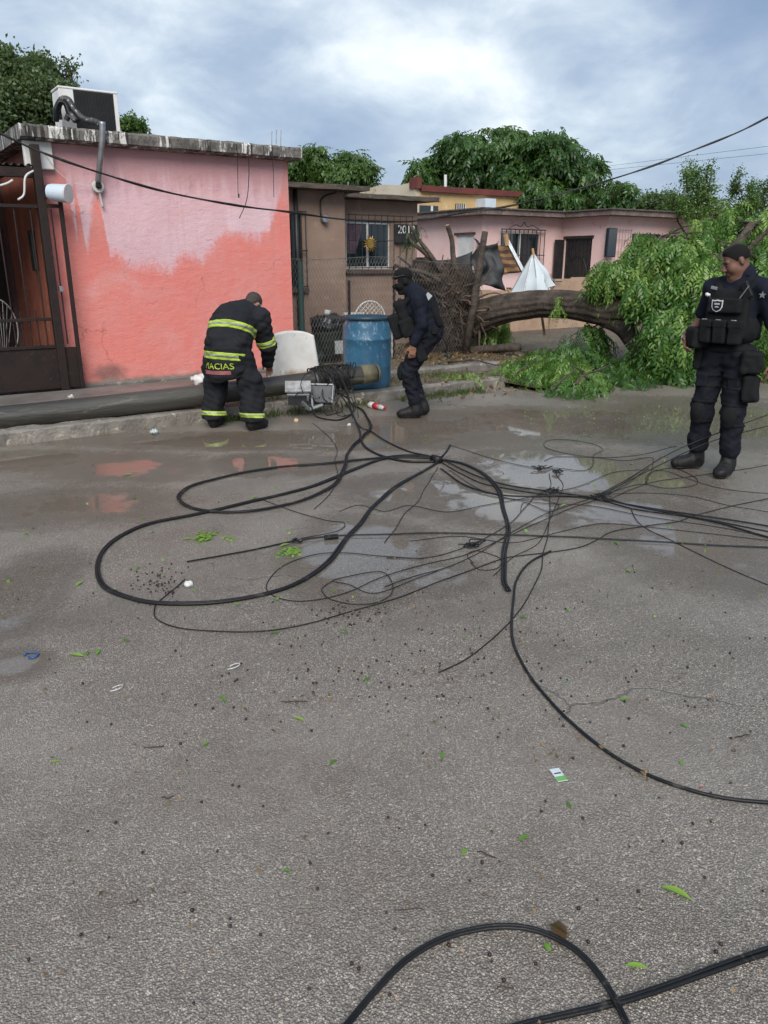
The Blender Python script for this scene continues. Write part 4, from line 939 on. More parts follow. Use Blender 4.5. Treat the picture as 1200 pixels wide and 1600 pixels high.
# ---- heap of cut branches at the road edge
hp_ = thing('branch_heap', 'heap of fresh leafy branches lying at the edge of the road', 'branches', G(868, 605))
hl = [(G(845, 590, .12), (.40, .40, .26)), (G(890, 592, .14), (.45, .42, .30)), (G(905, 606, .08), (.42, .35, .18)), (G(815, 580, .08), (.40, .45, .18)), (G(870, 570, .15), (.45, .5, .28)), (G(835, 572, .12), (.45, .45, .22)), (G(930, 602, .05), (.28, .28, .14))]
p, d_, pk = in_lobes([(np.array(a), np.array(b_)) for a, b_ in hl], 900, .3, .02); n = len(p)
scatter('leaves', fr, p, np.arctan2(d_[:, 1], d_[:, 0]) + rng.normal(0, .8, n), rng.normal(.3, .35, n), rng.normal(0, .4, n), rng.uniform(.6, 1.05, n), .55 + .2 * np.sin(pk * 2.4) + rng.normal(0, .12, n), MAT['leaf_fresh'], hp_)
for (a, b_) in (((900, 600, .25), (955, 568, .30)), ((800, 585, .1), (850, 560, .2)), ((860, 610, .1), (900, 575, .35)), ((930, 600, .1), (890, 570, .4)), ((700, 566, .14), (790, 572, .14))):
    bb = MB(); limb(bb, G(*a), G(*b_), .018, .006, .1); bb.build('twig', MAT['bark'], hp_, smooth=True)
# branches lying behind the heap, their shade put into a darker leaf colour
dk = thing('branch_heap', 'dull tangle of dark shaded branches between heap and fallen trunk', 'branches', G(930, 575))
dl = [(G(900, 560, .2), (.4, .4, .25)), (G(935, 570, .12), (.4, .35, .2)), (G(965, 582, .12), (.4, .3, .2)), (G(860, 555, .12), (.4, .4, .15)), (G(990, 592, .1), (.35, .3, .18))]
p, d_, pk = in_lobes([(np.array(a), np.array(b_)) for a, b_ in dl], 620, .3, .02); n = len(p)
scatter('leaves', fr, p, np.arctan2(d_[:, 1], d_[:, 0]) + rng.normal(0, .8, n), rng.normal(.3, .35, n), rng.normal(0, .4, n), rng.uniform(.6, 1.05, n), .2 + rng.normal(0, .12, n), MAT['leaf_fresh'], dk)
# tuft of cut green fronds on the pavement
tf = G(722, 592, .13); pp = np.array([tf + Vector((rng.normal(0, .13), rng.normal(0, .12), abs(rng.normal(0, .05)))) for _ in range(60)]); n = 60
tag(scatter('cut_fronds', fr, pp, rng.uniform(0, 6.28, n), rng.normal(.1, .2, n), rng.normal(0, .3, n), rng.uniform(.35, .6, n), rng.uniform(.7, 1, n), MAT['leaf_fresh'], kind=None), 'small light green heap of cut fronds on the pavement behind the walking officer', 'fronds')
# ================================================================== YARD THINGS BY THE ROOT
MAT['tarp'] = M('tarp', (.016, .018, .020), (.03, .032, .034), 4, .55, .4, 60)
MAT['torn_awning'] = M('torn_awning', (.30, .20, .11), (.16, .10, .06), 4, .8)
MAT['white_cloth'] = M('white_cloth', (.62, .68, .70), (.54, .60, .63), 2, .75, .1, 200)
def cloth(name, label, pts, rg, mt, cat, nu=14, nv=12, wob=.06, seed=0):
    A, B, C_, D_ = [Vector(T(x, y, r)) for (x, y), r in zip(pts, rg)]
    def fn(u, v):
        q = A.lerp(B, u).lerp(D_.lerp(C_, u), v); return q + Vector((0, 1, 0)) * wob * mnoise.noise(Vector((u * 3, v * 3, seed))) + Vector((0, 0, -1)) * .10 * math.sin(u * math.pi) * (1 - v)
    o = MB().grid(fn, nu, nv).build(name, mt, smooth=True); md = o.modifiers.new('s', 'SOLIDIFY'); md.thickness = .006
    return tag(o, label, cat)
cloth('tarp', 'black tarp sagging over the fence right of the root plate', [(655, 402), (738, 392), (738, 470), (660, 440)], (14.6, 14.4, 14.3, 14.6), MAT['tarp'], 'tarp', wob=.15, seed=1)
cloth('tarp', 'dark plastic sheet hanging between leaning post and striped cloth', [(740, 372), (778, 376), (790, 455), (740, 440)], (14.2, 14.3, 14.2, 14.0), MAT['tarp'], 'tarp', wob=.2, seed=2)
def stripecloth():
    q = newmat('striped_cloth'); z = q.xyz(q.co)[2]
    st = q.m('GREATER_THAN', q.m('FRACT', q.m('MULTIPLY', q.m('ADD', z, q.m('MULTIPLY', q.noise(q.co, 2, 3), .2)), 9.0)), .5)
    col = q.mix(st, (.33, .19, .08), (.13, .07, .05)); finish_b(q, dict(Base_Color=col, Roughness=.8)); return q.mat
MAT['striped'] = stripecloth()
cloth('striped_cloth', 'torn brown striped awning cloth beside the white umbrella', [(776, 378), (794, 372), (818, 425), (780, 430)], (14.35, 14.3, 14.2, 14.3), MAT['striped'], 'cloth', wob=.1, seed=3)
sl = thing('broken_slat', 'broken pale roof slat leaning beside striped awning cloth', 'slat', T(800, 390, 14.1)); MB().tube([T(790, 372, 14.15), T(820, 430, 14.0)], .04, 4).build('board', MAT['galv'], sl)
MB().tube([T(790, 366, 14.14), T(793, 384, 14.12)], .05, 8, nz=.4).build('split_end', MAT['wood'], sl)
# umbrella
um = thing('umbrella', 'white patio umbrella thrown upside against the panel wall with wooden pole', 'umbrella', T(840, 520, 13.7))
ap = Vector(T(833, 394, 13.9)); foot = Vector(T(851, 524, 13.65)); ax = (foot - ap).normalized()
side = ax.cross(Vector((0, 1, 0))).normalized(); fw_ = side.cross(ax).normalized()
bl = Vector(T(796, 460, 13.9)); brr = Vector(T(869, 443, 13.9)); hh = .70
rimp = []
for i in range(8):
    a = i * math.pi / 4 + math.pi / 8; rimp.append(None)
cb_ = MB(); nseg = 8
ribs = [bl, Vector(T(815, 470, 13.65)), Vector(T(842, 468, 13.55)), Vector(T(860, 455, 13.65)), brr, Vector(T(855, 440, 14.2)), Vector(T(830, 448, 14.35)), Vector(T(806, 450, 14.2))]
for k in range(8):
    a, b_ = ribs[k], ribs[(k + 1) % 8]
    def fn(u, v, a=a, b_=b_):
        e = a.lerp(b_, u); q = ap.lerp(e, v); q += (ap.lerp(foot, .3) - q) * (.14 * math.sin(u * math.pi) * v); q += Vector((mnoise.noise(q * 4), mnoise.noise(q * 4 + Vector((7, 0, 0))), mnoise.noise(q * 3 + Vector((0, 9, 0))))) * .075 * v; return q
    cb_.grid(fn, 8, 8)
cb_.build('canopy', MAT['white_cloth'], um, smooth=True)
MB().tube([ap - ax * .06, foot], .022, 10).build('pole', MAT['wood'], um)
for r in ribs[:5]: MB().tube([ap, r], .006, 5).build('rib', MAT['galv'], um)
MB().tube([T(793, 452, 13.6), T(803, 464, 13.55)], .02, 8).build('broken_pole_end', MAT['wood'], um)
lg = thing('log', 'dark log lying on the ground below the arched trunk', 'log', T(770, 545, 13.4)); MB().tube(spline([T(735, 548, 13.5), T(770, 545, 13.4), T(812, 543, 13.2)], 6), .07, 12, nz=.3).build('log_body', MAT['bark'], lg, smooth=True)
# ================================================================== CHAIN LINK FENCE
fd = 10.35
fx0, fx1 = 5.24, D(745, 470, fd).x
fen = thing('chain_link_fence', 'chain link fence with green end post in front of the brown house', 'fence', (7, fd, .1))
def fpt(s, h):       # the sheet bellies and sags toward the fallen root plate
    u = (s - fx0) / (fx1 - fx0); k = max(0, (u - .55) / .45); k = k * k * (3 - 2 * k)
    top = 1.66 + .02 * math.sin(s * 3) - .10 * k
    return Vector((s + .10 * k * h, fd - .10 * k * math.sin(h * 3) - .05 * math.sin(s * 1.7) * h * .3 + .015 * mnoise.noise(Vector((s, h, 0))), .12 + (top - .12) * h))
b = MB(); cw = .055; nr = 28; nc = int((fx1 - fx0) / cw)
for i in range(nc):
    pts = [fpt(fx0 + cw * (i + (.5 if j % 2 else 0) * 1.06) + (cw * .5 if False else 0), j / nr) for j in range(nr + 1)]
    b.tube(pts, .0027, 3, cap=False)
    pts = [fpt(fx0 + cw * (i + (1.0 if j % 2 == 0 else .5)), j / nr) for j in range(nr + 1)]
    b.tube(pts, .0027, 3, cap=False)
MAT['fence_wire'] = M('fence_wire', (.20, .20, .19), (.11, .10, .09), 6, .5, metal=.3)
b.build('mesh_sheet', MAT['fence_wire'], fen, kind='stuff')
def post(px, ptop, dd, r, mt, name='post', zb=.08):
    t_ = D(px, ptop, dd); MB().tube([(t_.x, dd, zb), (t_.x, dd, t_.z)], r, 14).build(name, mt, fen, smooth=False)
post(468, 408, fd + .03, .048, MAT['green_paint']); post(545, 438, fd + .03, .022, MAT['dark_iron'])
post(616, 415, fd + .03, .022, MAT['dark_iron'])
MB().tube([T(728, 548, 13.25), T(738, 490, 13.2), T(752, 400, 13.25), T(758, 362, 13.3)], [.062, .06, .055, .05], 14, nz=.3).build('leaning_post', MAT['bark'], fen, smooth=True)
MB().tube(spline([fpt(fx0 + (fx1 - fx0) * i / 10, 1.0) for i in range(11)], 4), .004, 5).build('top_wire', MAT['fence_wire'], fen, smooth=True)
# crumpled loose mesh lying by the heap
tl = MB()
ca, cbp, cc2, cd = [Vector(q) for q in (T(828, 560, 12.6), T(902, 502, 12.9), T(925, 545, 12.2), T(868, 578, 12.1))]
for i in range(26):
    for sgn in (0, 1):
        pts = []
        for j in range(21):
            u = (i + (.5 if (j + sgn) % 2 else 0)) / 26; v = j / 20
            q = ca.lerp(cbp, u).lerp(cd.lerp(cc2, u), v); q.z = max(.1, q.z + .06 * mnoise.noise(Vector((u * 4, v * 3, 0)))); pts.append(q)
        tl.tube(pts, .0022, 3, cap=False)
tag(tl.build('loose_mesh', MAT['fence_wire']), 'torn sheet of chain link mesh fallen below the arched trunk', 'wire mesh')
# ================================================================== FALLEN POLE AND WHAT LIES WITH IT
MAT['pole_wood'] = M('pole_wood', (.060, .056, .046), (.027, .026, .022), 5, .5, .55, 22, stretch=(.12, 1, 1), c3=(.12, .11, .085), dist=.02)
pl0, pl1 = D(-330, 691, 8.15), D(586, 583, 7.62)
pole = thing('utility_pole', 'fallen dark wooden utility pole lying along the kerb', 'pole', (pl0 + pl1) / 2)
N = 60; pts = [pl0.lerp(pl1, i / N) + Vector((0, 0, -.02 * math.sin(math.pi * i / N))) for i in range(N + 1)]
def pr(a, i): return .03 * mnoise.noise(Vector((math.cos(a) * 2, math.sin(a) * 2, i * .12))) + .018 * math.sin(a * 7 + mnoise.noise(Vector((i * .1, a, 0))) * 3)
MB().tube(pts, np.linspace(.126, .105, N + 1), 40, ridge=pr).build('shaft', MAT['pole_wood'], pole, smooth=True)
ed = (pl1 - pl0).normalized()
MAT['pole_end'] = M('pole_end', (.16, .14, .085), (.09, .085, .05), 9, .8, .5, 30)
MB().tube([pl1 + ed * .001, pl1 + ed * .03, pl1 + ed * .045], [.106, .101, .08], 40, ridge=pr).build('pole_top', MAT['pole_end'], pole, smooth=True)
MB().tube([pl1 - ed * .02, pl1 - ed * .20 + Vector((0, 0, .0))], [.1085, .1105], 40, ridge=pr).build('weathered_band', MAT['pole_end'], pole, smooth=True)
for u in (.62, .80):
    c_ = pl1 - ed * u; MB().tube([c_ - ed * .02, c_ + ed * .02], .121, 32).build('steel_band', MAT['galv'], pole)
kn = G(46, 640, .36)
# tangle of wire wrapped round the pole head
for i in range(16):
    g = np.random.default_rng(50 + i); u0 = g.uniform(.35, .75); turns = g.uniform(1, 2.2); k = int(24 * turns); pts = []
    for j in range(k):
        a = j / 24 * 6.28 + g.uniform(0, .05); c_ = pl1 - ed * (u0 + .10 * math.sin(j * .21 + i)); r = .126 + .03 * abs(math.sin(j * .37 + i))
        s_ = ed.cross(Vector((0, 0, 1))).normalized(); pts.append(c_ + s_ * math.cos(a) * r + Vector((0, 0, 1)) * math.sin(a) * r)
    MB().tube(spline(pts, 3), g.uniform(.004, .008), 6).build('wrapped_wire', MAT['wire_thin' if i % 3 else 'black_rubber'], pole, smooth=True)
def rotbox(name, label, c, half, rz, rx, mt, cat, parts):
    t_ = thing(name, label, cat, c, rz=rz); Rm = Matrix.Rotation(rx, 3, 'X')
    MB().box(-Vector(half), Vector(half), Rm, Vector((0, 0, 0))).build('casing', mt, t_, bevel=.012, local=True)
    for (nm, cc_, hf, m2) in parts:
        b = MB(); b.box(Vector(cc_) - Vector(hf), Vector(cc_) + Vector(hf), Rm, Vector((0, 0, 0))); b.build(nm, m2, t_, bevel=.006, local=True)
    return t_
MAT['box_grey'] = M('box_grey', (.44, .45, .45), (.32, .33, .34), 6, .45, .1, 60)
MAT['box_dark'] = M('box_dark', (.06, .065, .07), (.035, .038, .04), 6, .5, .1, 60)
MAT['box_lid'] = M('box_lid', (.40, .40, .39), (.22, .215, .205), 14, .5, .2, 40, c3=(.14, .125, .11))
c1 = D(466, 616, 7.36)
rotbox('junction_box', 'pale grey cable junction box hanging under the fallen pole', c1, (.115, .08, .075), R_(-28), R_(25), MAT['box_grey'], 'box', [('lid', (0, 0, .098), (.138, .098, .012), MAT['box_lid']), ('dark_side', (0, -.094, -.02), (.11, .004, .05), MAT['box_dark']), ('flange', (0, -.10, .06), (.12, .012, .012), MAT['galv']), ('clip', (.10, -.105, .02), (.012, .012, .03), MAT['galv'])])
c2 = D(502, 617, 7.32)
rotbox('junction_box', 'open dark-faced junction box with pale rim among the cables', c2, (.125, .035, .10), R_(-42), R_(-28), MAT['box_dark'], 'box', [('rim', (0, 0, .108), (.132, .042, .008), MAT['box_grey']), ('rim', (.132, 0, 0), (.006, .042, .10), MAT['box_grey']), ('hinge', (-.13, -.01, .04), (.006, .012, .02), MAT['galv'])])
bk = thing('steel_bracket', 'bent galvanised steel bracket under the two junction boxes', 'bracket', G(490, 640))
def bar(parent, pts, r, mt=MAT['galv'], name='arm'): MB().tube(pts, r, 4).build(name, mt, parent)
bar(bk, [D(472, 628, 7.2), D(484, 640, 7.2)], .018); bar(bk, [D(484, 640, 7.2), D(504, 633, 7.2)], .020); bar(bk, [D(487, 618, 7.25), D(489, 637, 7.22)], .014); bar(bk, [D(478, 640, 7.3), D(480, 600, 7.4)], .012)
# ---- blue drum
def drummat():
    q = newmat('drum_blue'); co = q.co; a = q.noise(co, 3, 6, .65); z = q.xyz(co)[2]
    col = q.mix(q.ss(a, .35, .65), (.020, .085, .155), (.030, .115, .195))
    sc2 = q.ss(q.m('ADD', q.noise(q.scale(co, 1, 1, .6), 14, 7, .75, .6), q.m('MULTIPLY', z, .10)), .60, .74)
    col = q.mix(q.m('MULTIPLY', sc2, .65), col, (.30, .40, .47))
    dirt = q.ss(q.m('ADD', z, q.m('MULTIPLY', q.noise(co, 5, 5), .3)), .35, .10); col = q.mix(q.m('MULTIPLY', dirt, .5), col, (.05, .075, .09))
    b = finish_b(q, dict(Base_Color=col, Roughness=q.m('ADD', .32, q.m('MULTIPLY', a, .25))), .5)
    bp = q.n('Bump', {'Strength': .15, 'Distance': .01, 'Height': q.noise(co, 20, 4)}); q.L.new(bp.outputs[0], b.inputs['Normal']); return q.mat
MAT['drum'] = drummat()
gdr = G(574, 612, .11); dc = gdr + Vector((gdr.x, gdr.y, 0)).normalized() * .30
drum = thing('plastic_drum', 'blue plastic drum standing on the kerb behind the pole head', 'drum', (dc.x, dc.y, .10))
pf = [(0, 0), (.24, 0), (.272, .015), (.285, .05), (.290, .10), (.290, .27), (.2935, .285), (.2935, .30), (.290, .315), (.291, .50), (.291, .60), (.298, .612), (.298, .630), (.291, .642), (.288, .74), (.276, .80), (.268, .835), (.268, .85)]
MB().lathe((0, 0, 0), pf, 56).build('body', MAT['drum'], drum, smooth=True, local=True)
MAT['drum_rim'] = M('drum_rim', (.012, .035, .055), (.02, .05, .075), 6, .45)
MB().lathe((0, 0, 0), [(.262, .848), (.285, .846), (.292, .858), (.292, .878), (.284, .888), (.262, .884), (.255, .86), (.0, .85)], 56).build('rim', MAT['drum_rim'], drum, smooth=True, local=True)
MB().box((-.006, -.2955, .10), (.006, -.289, .60)).build('mould_seam', MAT['drum'], drum, local=True)
# ---- white cut tub
tb = thing('cut_tub', 'white cut plastic tub half leaning behind the pole', 'tub', D(458, 586, 8.75))
cA, cB = D(420, 585, 8.7), D(497, 585, 8.95); zt_ = D(458, 519, 8.85).z
def tubf(u, v):
    x = cA.lerp(cB, .04 * (1 - v) + u * (1 - .10 * (1 - v) * 0)); w_ = 2 * u - 1
    h = (zt_ - .13) * (1 - .11 * abs(w_) ** 3.5 - .05 * max(0, -w_)); return (x.x + .05 * w_ * (v - .5) * -.6, x.y + .16 * (1 - w_ * w_) + .06 * v, .13 + h * v)
def tubmat():
    q = newmat('tub_white'); z = q.xyz(q.co)[2]
    col = q.mix(q.ss(q.noise(q.co, 4, 5), .4, .7), (.60, .59, .565), (.50, .485, .46))
    col = q.mix(q.ss(q.m('ADD', z, q.m('MULTIPLY', q.noise(q.co, 7, 6, .7), .35)), .48, .34), col, (.33, .22, .13)); col = q.mix(q.ss(q.noise(q.co, 22, 4), .66, .72), col, (.35, .33, .31))
    finish_b(q, dict(Base_Color=col, Roughness=.45)); return q.mat
o = MB().grid(tubf, 30, 18).build('shell', tubmat(), tb, smooth=True); md = o.modifiers.new('s', 'SOLIDIFY'); md.thickness = .014
# ---- dark lidded bin with bag behind the fence
MAT['bag'] = M('bag', (.012, .013, .014), (.02, .021, .022), 6, .3, .2, 30)
tb2 = thing('rubbish_bin', 'dark green bin with black bag behind the chain link fence', 'bin', D(512, 560, 10.75))
bc = D(512, 545, 10.75); zz = D(512, 505, 10.75).z
MAT['bin_green'] = M('bin_green', (.014, .026, .022), (.022, .034, .03), 5, .5)
MB().lathe((bc.x, bc.y, .1), [(0, 0), (.21, 0), (.25, .5), (.255, zz - .12), (.27, zz - .1), (0, zz - .1)], 30).build('body', MAT['bin_green'], tb2, smooth=True)
sb_ = Solid([ell((bc.x, bc.y, zz + .03), (.27, .26, .10)), ell((bc.x - .08, bc.y - .1, zz - .02), (.20, .18, .12)), ell((bc.x + .1, bc.y, zz + .08), (.13, .12, .08))], .018).wrinkle(fold(.018, 22, 4))
add('bag', sb_.mesh('bag'), MAT['bag'], tb2)
MB().box((bc.x - .02, bc.y - .27, zz - .45), (bc.x + .12, bc.y - .253, zz - .25)).build('sticker', MAT['box_grey'], tb2)
MB().tube([(bc.x, bc.y, zz + .10), (bc.x + .02, bc.y, zz + .2)], .05, 10, nz=.3).build('neck_of_bag', MAT['white_plastic'], tb2, smooth=True)
lowb = thing('rubbish_bag', 'dark green bag slumped at the fence post by the pink wall', 'bag', D(478, 560, 10.6))
lb2 = D(478, 535, 10.6); add('bag', Solid([ell((lb2.x, lb2.y, .32), (.20, .18, .24)), ell((lb2.x + .1, lb2.y, .2), (.2, .18, .14))], .02).wrinkle(fold(.02, 18, 8)).mesh('bag'), MAT['bin_green'], lowb)
# ---- white wire chair behind the drum
wc = thing('wire_chair', 'round-backed white mesh chair behind the fence above the blue drum', 'chair', D(578, 560, 10.9))
cc3 = D(578, 500, 10.9)
ring = [cc3 + Vector((.30 * math.cos(a), 0, .30 * math.sin(a))) for a in np.linspace(0, math.pi, 24)]
MB().tube(ring, .012, 8).build('back_frame', MAT['white_paint'], wc, smooth=True)
for sgn in (-1, 1):
    for i in range(-6, 7):
        a = i * .085; pts = []
        for j in range(30):
            x = -.3 + .6 * j / 29; z = sgn * (x - a) * .9 + .15
            if z > 0 and x * x + z * z < .29 ** 2: pts.append(cc3 + Vector((x, 0, z)))
        if len(pts) > 1: MB().tube([pts[0], pts[-1]], .004, 5).build('back_wire', MAT['white_paint'], wc)
MB().box(cc3 + Vector((-.28, -.35, -.06)), cc3 + Vector((.28, .02, -.03))).build('seat', MAT['white_paint'], wc, bevel=.02)
for (x, y) in ((-.24, -.3), (.24, -.3), (-.24, 0), (.24, 0)): MB().tube([cc3 + Vector((x, y, -.06)), (cc3.x + x, cc3.y + y, .1)], .014, 8).build('leg', MAT['white_paint'], wc)
sh = thing('shelf_board', 'white board propped behind the fence left of the drum', 'board', D(545, 490, 10.9)); MB().box(D(538, 492, 10.95), D(566, 487, 11.0)).build('board', MAT['white_paint'], sh)
# ================================================================== CABLES ON THE ROAD
def cable(name, label, pts, r, grp=None, mt=None, lift=0.0, twin=False):
    r *= .74; P = [G(q[0], q[1], (q[2] if len(q) > 2 else 0) + r + .002 + lift) for q in pts]
    sp_ = spline(P, 12)
    for i, q in enumerate(sp_):
        w_ = .018 * (1 + r * 40); q.x += w_ * mnoise.noise(Vector((q.x * 2.4, q.y * 2.4, r * 700))); q.y += w_ * mnoise.noise(Vector((q.x * 2.4, q.y * 2.4, 9 + r * 700)))
        if len(pts[0]) == 2: q.z += .004 * abs(mnoise.noise(Vector((q.x * 2, q.y * 2, lift * 50 + r * 900))))
    if twin:
        t_ = thing(name, label, 'cable', P[0], grp)
        for sgn in (-1, 1):
            Q = []
            for i, q in enumerate(sp_):
                tg = (sp_[min(i + 1, len(sp_) - 1)] - sp_[max(i - 1, 0)]); s_ = tg.cross(Vector((0, 0, 1))).normalized()
                Q.append(q + s_ * sgn * r * (.95 + .7 * mnoise.noise(Vector((q.x * 1.5, q.y * 1.5, 0)))))
            MB().tube(Q, r, 9).build('strand', mt or MAT['black_rubber'], t_, smooth=True)
        return t_
    return tag(MB().tube(sp_, r, 9).build(name, mt or MAT['black_rubber'], smooth=True), label, 'cable', grp)
TK, TN = .0105, .0034
cable('black_cable', 'thick double black cable making the widest loop on the left of the road', [(687, 719), (660, 736), (613, 764), (567, 813), (539, 841), (511, 878), (473, 906), (427, 925), (361, 937), (287, 943), (226, 939), (175, 922), (154, 901), (152, 878), (165, 855), (193, 834), (240, 816), (324, 799), (403, 780), (497, 757), (548, 736), (599, 717), (640, 714), (683, 717)], TK, twin=True)
cable('black_cable', 'black cable looping inside the wide loop and rising to the junction boxes', [(687, 717), (640, 711), (590, 715), (520, 723), (427, 731), (361, 743), (305, 757), (281, 771), (282, 782), (305, 796), (361, 800), (427, 793), (483, 778), (520, 759), (536, 735), (545, 705), (566, 681), (576, 672), (578, 658), (566, 642), (543, 628)], .0095, lift=.006, twin=True)
def raised(name, label, pts, r, mt=None):
    r *= .78
    return tag(MB().tube(spline(pts, 10), r, 9).build(name, mt or MAT['black_rubber'], smooth=True), label, 'cable')
gx = lambda x, y, z=.012: G(x, y, z)
raised('black_cable', 'grey-black cable dropping from pole head straight down onto the road bundle', [D(520, 574, 7.45), D(533, 590, 7.3), D(543, 614, 7.1), D(549, 642, 6.85), gx(561, 670), gx(564, 686), gx(573, 700), gx(599, 713), gx(638, 721), gx(687, 721)], .013)
raised('black_cable', 'black cable drooping in a low curve under the junction boxes', [D(487, 636, 7.2), D(493, 650, 7.05), gx(510, 655), gx(530, 656), gx(548, 648), D(552, 636, 7.2), D(540, 620, 7.3), D(520, 612, 7.3)], .011)
raised('black_cable', 'cable running from the box tangle to the tied bundle, highest of three', [D(520, 600, 7.4), D(540, 628, 7.15), gx(561, 665), gx(580, 674), gx(603, 689), gx(638, 705), gx(673, 713), gx(687, 719)], .009)
for i, pp_ in enumerate([[(515, 575), (528, 585), (538, 605), (546, 632), (552, 660)], [(508, 572), (520, 590), (526, 615), (528, 645)], [(530, 578), (545, 592), (550, 606), (556, 630), (563, 668)], [(500, 575), (478, 585), (470, 600), (474, 615)], [(512, 580), (517, 600), (524, 625), (540, 650), (556, 664)]]):
    raised('drop_wire', ['thin wire leaving the pole head beside the thick drop cable', 'short wire hanging from pole head to the grass', 'outermost thin wire curving right from the pole head', 'wire arching from the pole head back to the pale junction box', 'thin wire hanging past the open junction box'][i], [D(x, y, 7.45 - .12 * j) for j, (x, y) in enumerate(pp_)], .006)
for i in range(7):
    g = np.random.default_rng(80 + i); c_ = D(g.uniform(470, 540), g.uniform(610, 640), g.uniform(7.1, 7.4)); r = g.uniform(.08, .17); ph_ = g.uniform(0, 6.28); pts = []
    for j in range(16):
        a = ph_ + j / 15 * g.uniform(4, 5.8); q = c_ + Vector((math.cos(a) * r, .08 * math.sin(a + 1), math.sin(a) * r * .7)); q.z = max(q.z, .015); pts.append(q)
    o = raised('loose_wire', 'thin coiled black wire tangled round the junction boxes', pts, g.uniform(.004, .007)); o['group'] = 'wires tangled round the junction boxes'
tie = thing('cable_tie', 'taped knot binding the cable bundle on the wet road', 'tie', gx(683, 718)); MB().tube([gx(676, 716, .03), gx(688, 719, .03)], .034, 14, nz=.2).build('tape', MAT['black_rubber'], tie, smooth=True)
raised('black_cable', 'short cable stub sticking up behind the tied bundle', [gx(687, 717), gx(693, 711, .05), gx(699, 704, .08), gx(703, 696, .10)], .012)
cable('black_cable', 'black cable arcing right from bundle to a loose end in mid road', [(685, 717), (725, 725), (755, 740), (775, 760), (787, 790), (792, 825), (789, 860), (784, 890), (786, 910), (795, 924)], .0095, lift=.004, twin=True)
cable('black_cable', 'lower cable running from bundle past the puddle to the right edge', [(690, 733), (725, 757), (770, 771), (825, 776), (900, 775), (940, 777), (975, 787), (1025, 797), (1100, 812), (1200, 840), (1330, 880)], .0085, lift=.004)
cable('black_cable', 'upper cable running from bundle past the puddle to the right edge', [(692, 720), (750, 745), (800, 760), (860, 769), (920, 776), (980, 788), (1100, 807), (1200, 822), (1330, 842)], .008, lift=.008)
cable('black_cable', 'middle thin cable between two thicker ones leaving at the right edge', [(690, 724), (745, 752), (800, 765), (860, 773), (930, 780), (1000, 797), (1100, 812), (1200, 831), (1330, 858)], .006)
cable('black_cable', 'long nearly straight cable crossing the road with a splice clamp', [(294, 877), (380, 862), (464, 845), (520, 839), (567, 836), (660, 834), (800, 836), (950, 842), (1200, 856), (1340, 864)], .0065, lift=.003)
cable('black_cable', 'thin wire making a long flat loop below the widest cable loop', [(289, 905), (249, 939), (242, 953), (249, 969), (287, 983), (361, 988), (427, 984), (497, 970), (567, 950), (650, 924), (725, 895), (790, 871), (860, 864), (900, 857), (930, 845), (960, 830), (1010, 821), (1060, 815), (1100, 801), (1200, 779), (1300, 760)], .0042, mt=MAT['wire_thin'])
cable('black_cable', 'thick cable curving down and out to the right edge in the foreground half', [(860, 861), (825, 880), (807, 905), (801, 940), (802, 990), (815, 1030), (835, 1070), (880, 1120), (940, 1167), (1000, 1202), (1060, 1227), (1125, 1244), (1200, 1252), (1300, 1256)], .0085)
cable('black_cable', 'thin wire ending in mid road left of the right-hand curving cable', [(860, 770), (857, 815), (850, 875), (835, 910), (810, 955), (775, 992), (730, 1025), (682, 1051)], .0042, mt=MAT['wire_thin'])
cable('black_cable', 'nearest cable forming an arch at the bottom edge of the picture', [(500, 1650), (545, 1600), (600, 1542), (650, 1493), (700, 1463), (760, 1451), (820, 1455), (870, 1472), (910, 1497), (945, 1537), (970, 1580), (985, 1620), (992, 1680)], .0065, lift=.010, twin=True)
cable('black_cable', 'straight thick cable crossing the bottom right corner', [(700, 1650), (835, 1599), (950, 1565), (1050, 1535), (1125, 1512), (1200, 1490), (1320, 1455)], .0072, twin=True)
cable('black_cable', 'thin wire with an oval loop in the central puddle running to far right', [(660, 873), (590, 869), (543, 864), (497, 866), (445, 883), (420, 906), (422, 925), (455, 938), (497, 937), (543, 925), (590, 904), (660, 882), (725, 867), (790, 840), (840, 817), (900, 792), (940, 777), (985, 752), (1015, 730)], TN, mt=MAT['wire_thin'])
cable('black_cable', 'thin wire coiled in a small ring on the central puddle', [(690, 888), (660, 901), (585, 927), (545, 912), (520, 906), (557, 897), (595, 894), (611, 911), (609, 929), (585, 942), (548, 944), (515, 936), (506, 927), (504, 918), (520, 906)], TN, mt=MAT['wire_thin'])
cable('black_cable', 'thin wire doubling back in loops beyond the bundle', [(705, 696), (765, 715), (835, 731), (870, 732), (910, 735), (927, 727), (925, 712), (940, 702), (920, 692), (880, 687), (850, 690), (855, 700), (890, 710), (950, 715), (1000, 710), (1057, 697)], TN, mt=MAT['wire_thin'])
cable('black_cable', 'thin wire looping on the wet road left of the standing officer', [(850, 720), (870, 714), (925, 715), (975, 720), (1020, 716), (1010, 757), (1015, 740), (1050, 732), (1080, 742), (1092, 752), (1080, 760), (1040, 763), (1000, 757), (950, 770)], TN, mt=MAT['wire_thin'])
cable('black_cable', 'thin wire slanting to the right edge below the thick pair', [(985, 795), (1000, 820), (1050, 845), (1100, 870), (1200, 915), (1290, 950)], TN, mt=MAT['wire_thin'])
cable('black_cable', 'thin wire slanting down from the tied bundle through the puddle', [(600, 847), (630, 805), (660, 775), (682, 730)], TN, mt=MAT['wire_thin'])
cable('black_cable', 'thin wavy wire from the firefighter side to the inner loop', [(490, 796), (520, 766), (527, 742), (523, 720), (527, 705), (515, 682), (487, 661)], TN, mt=MAT['wire_thin'])
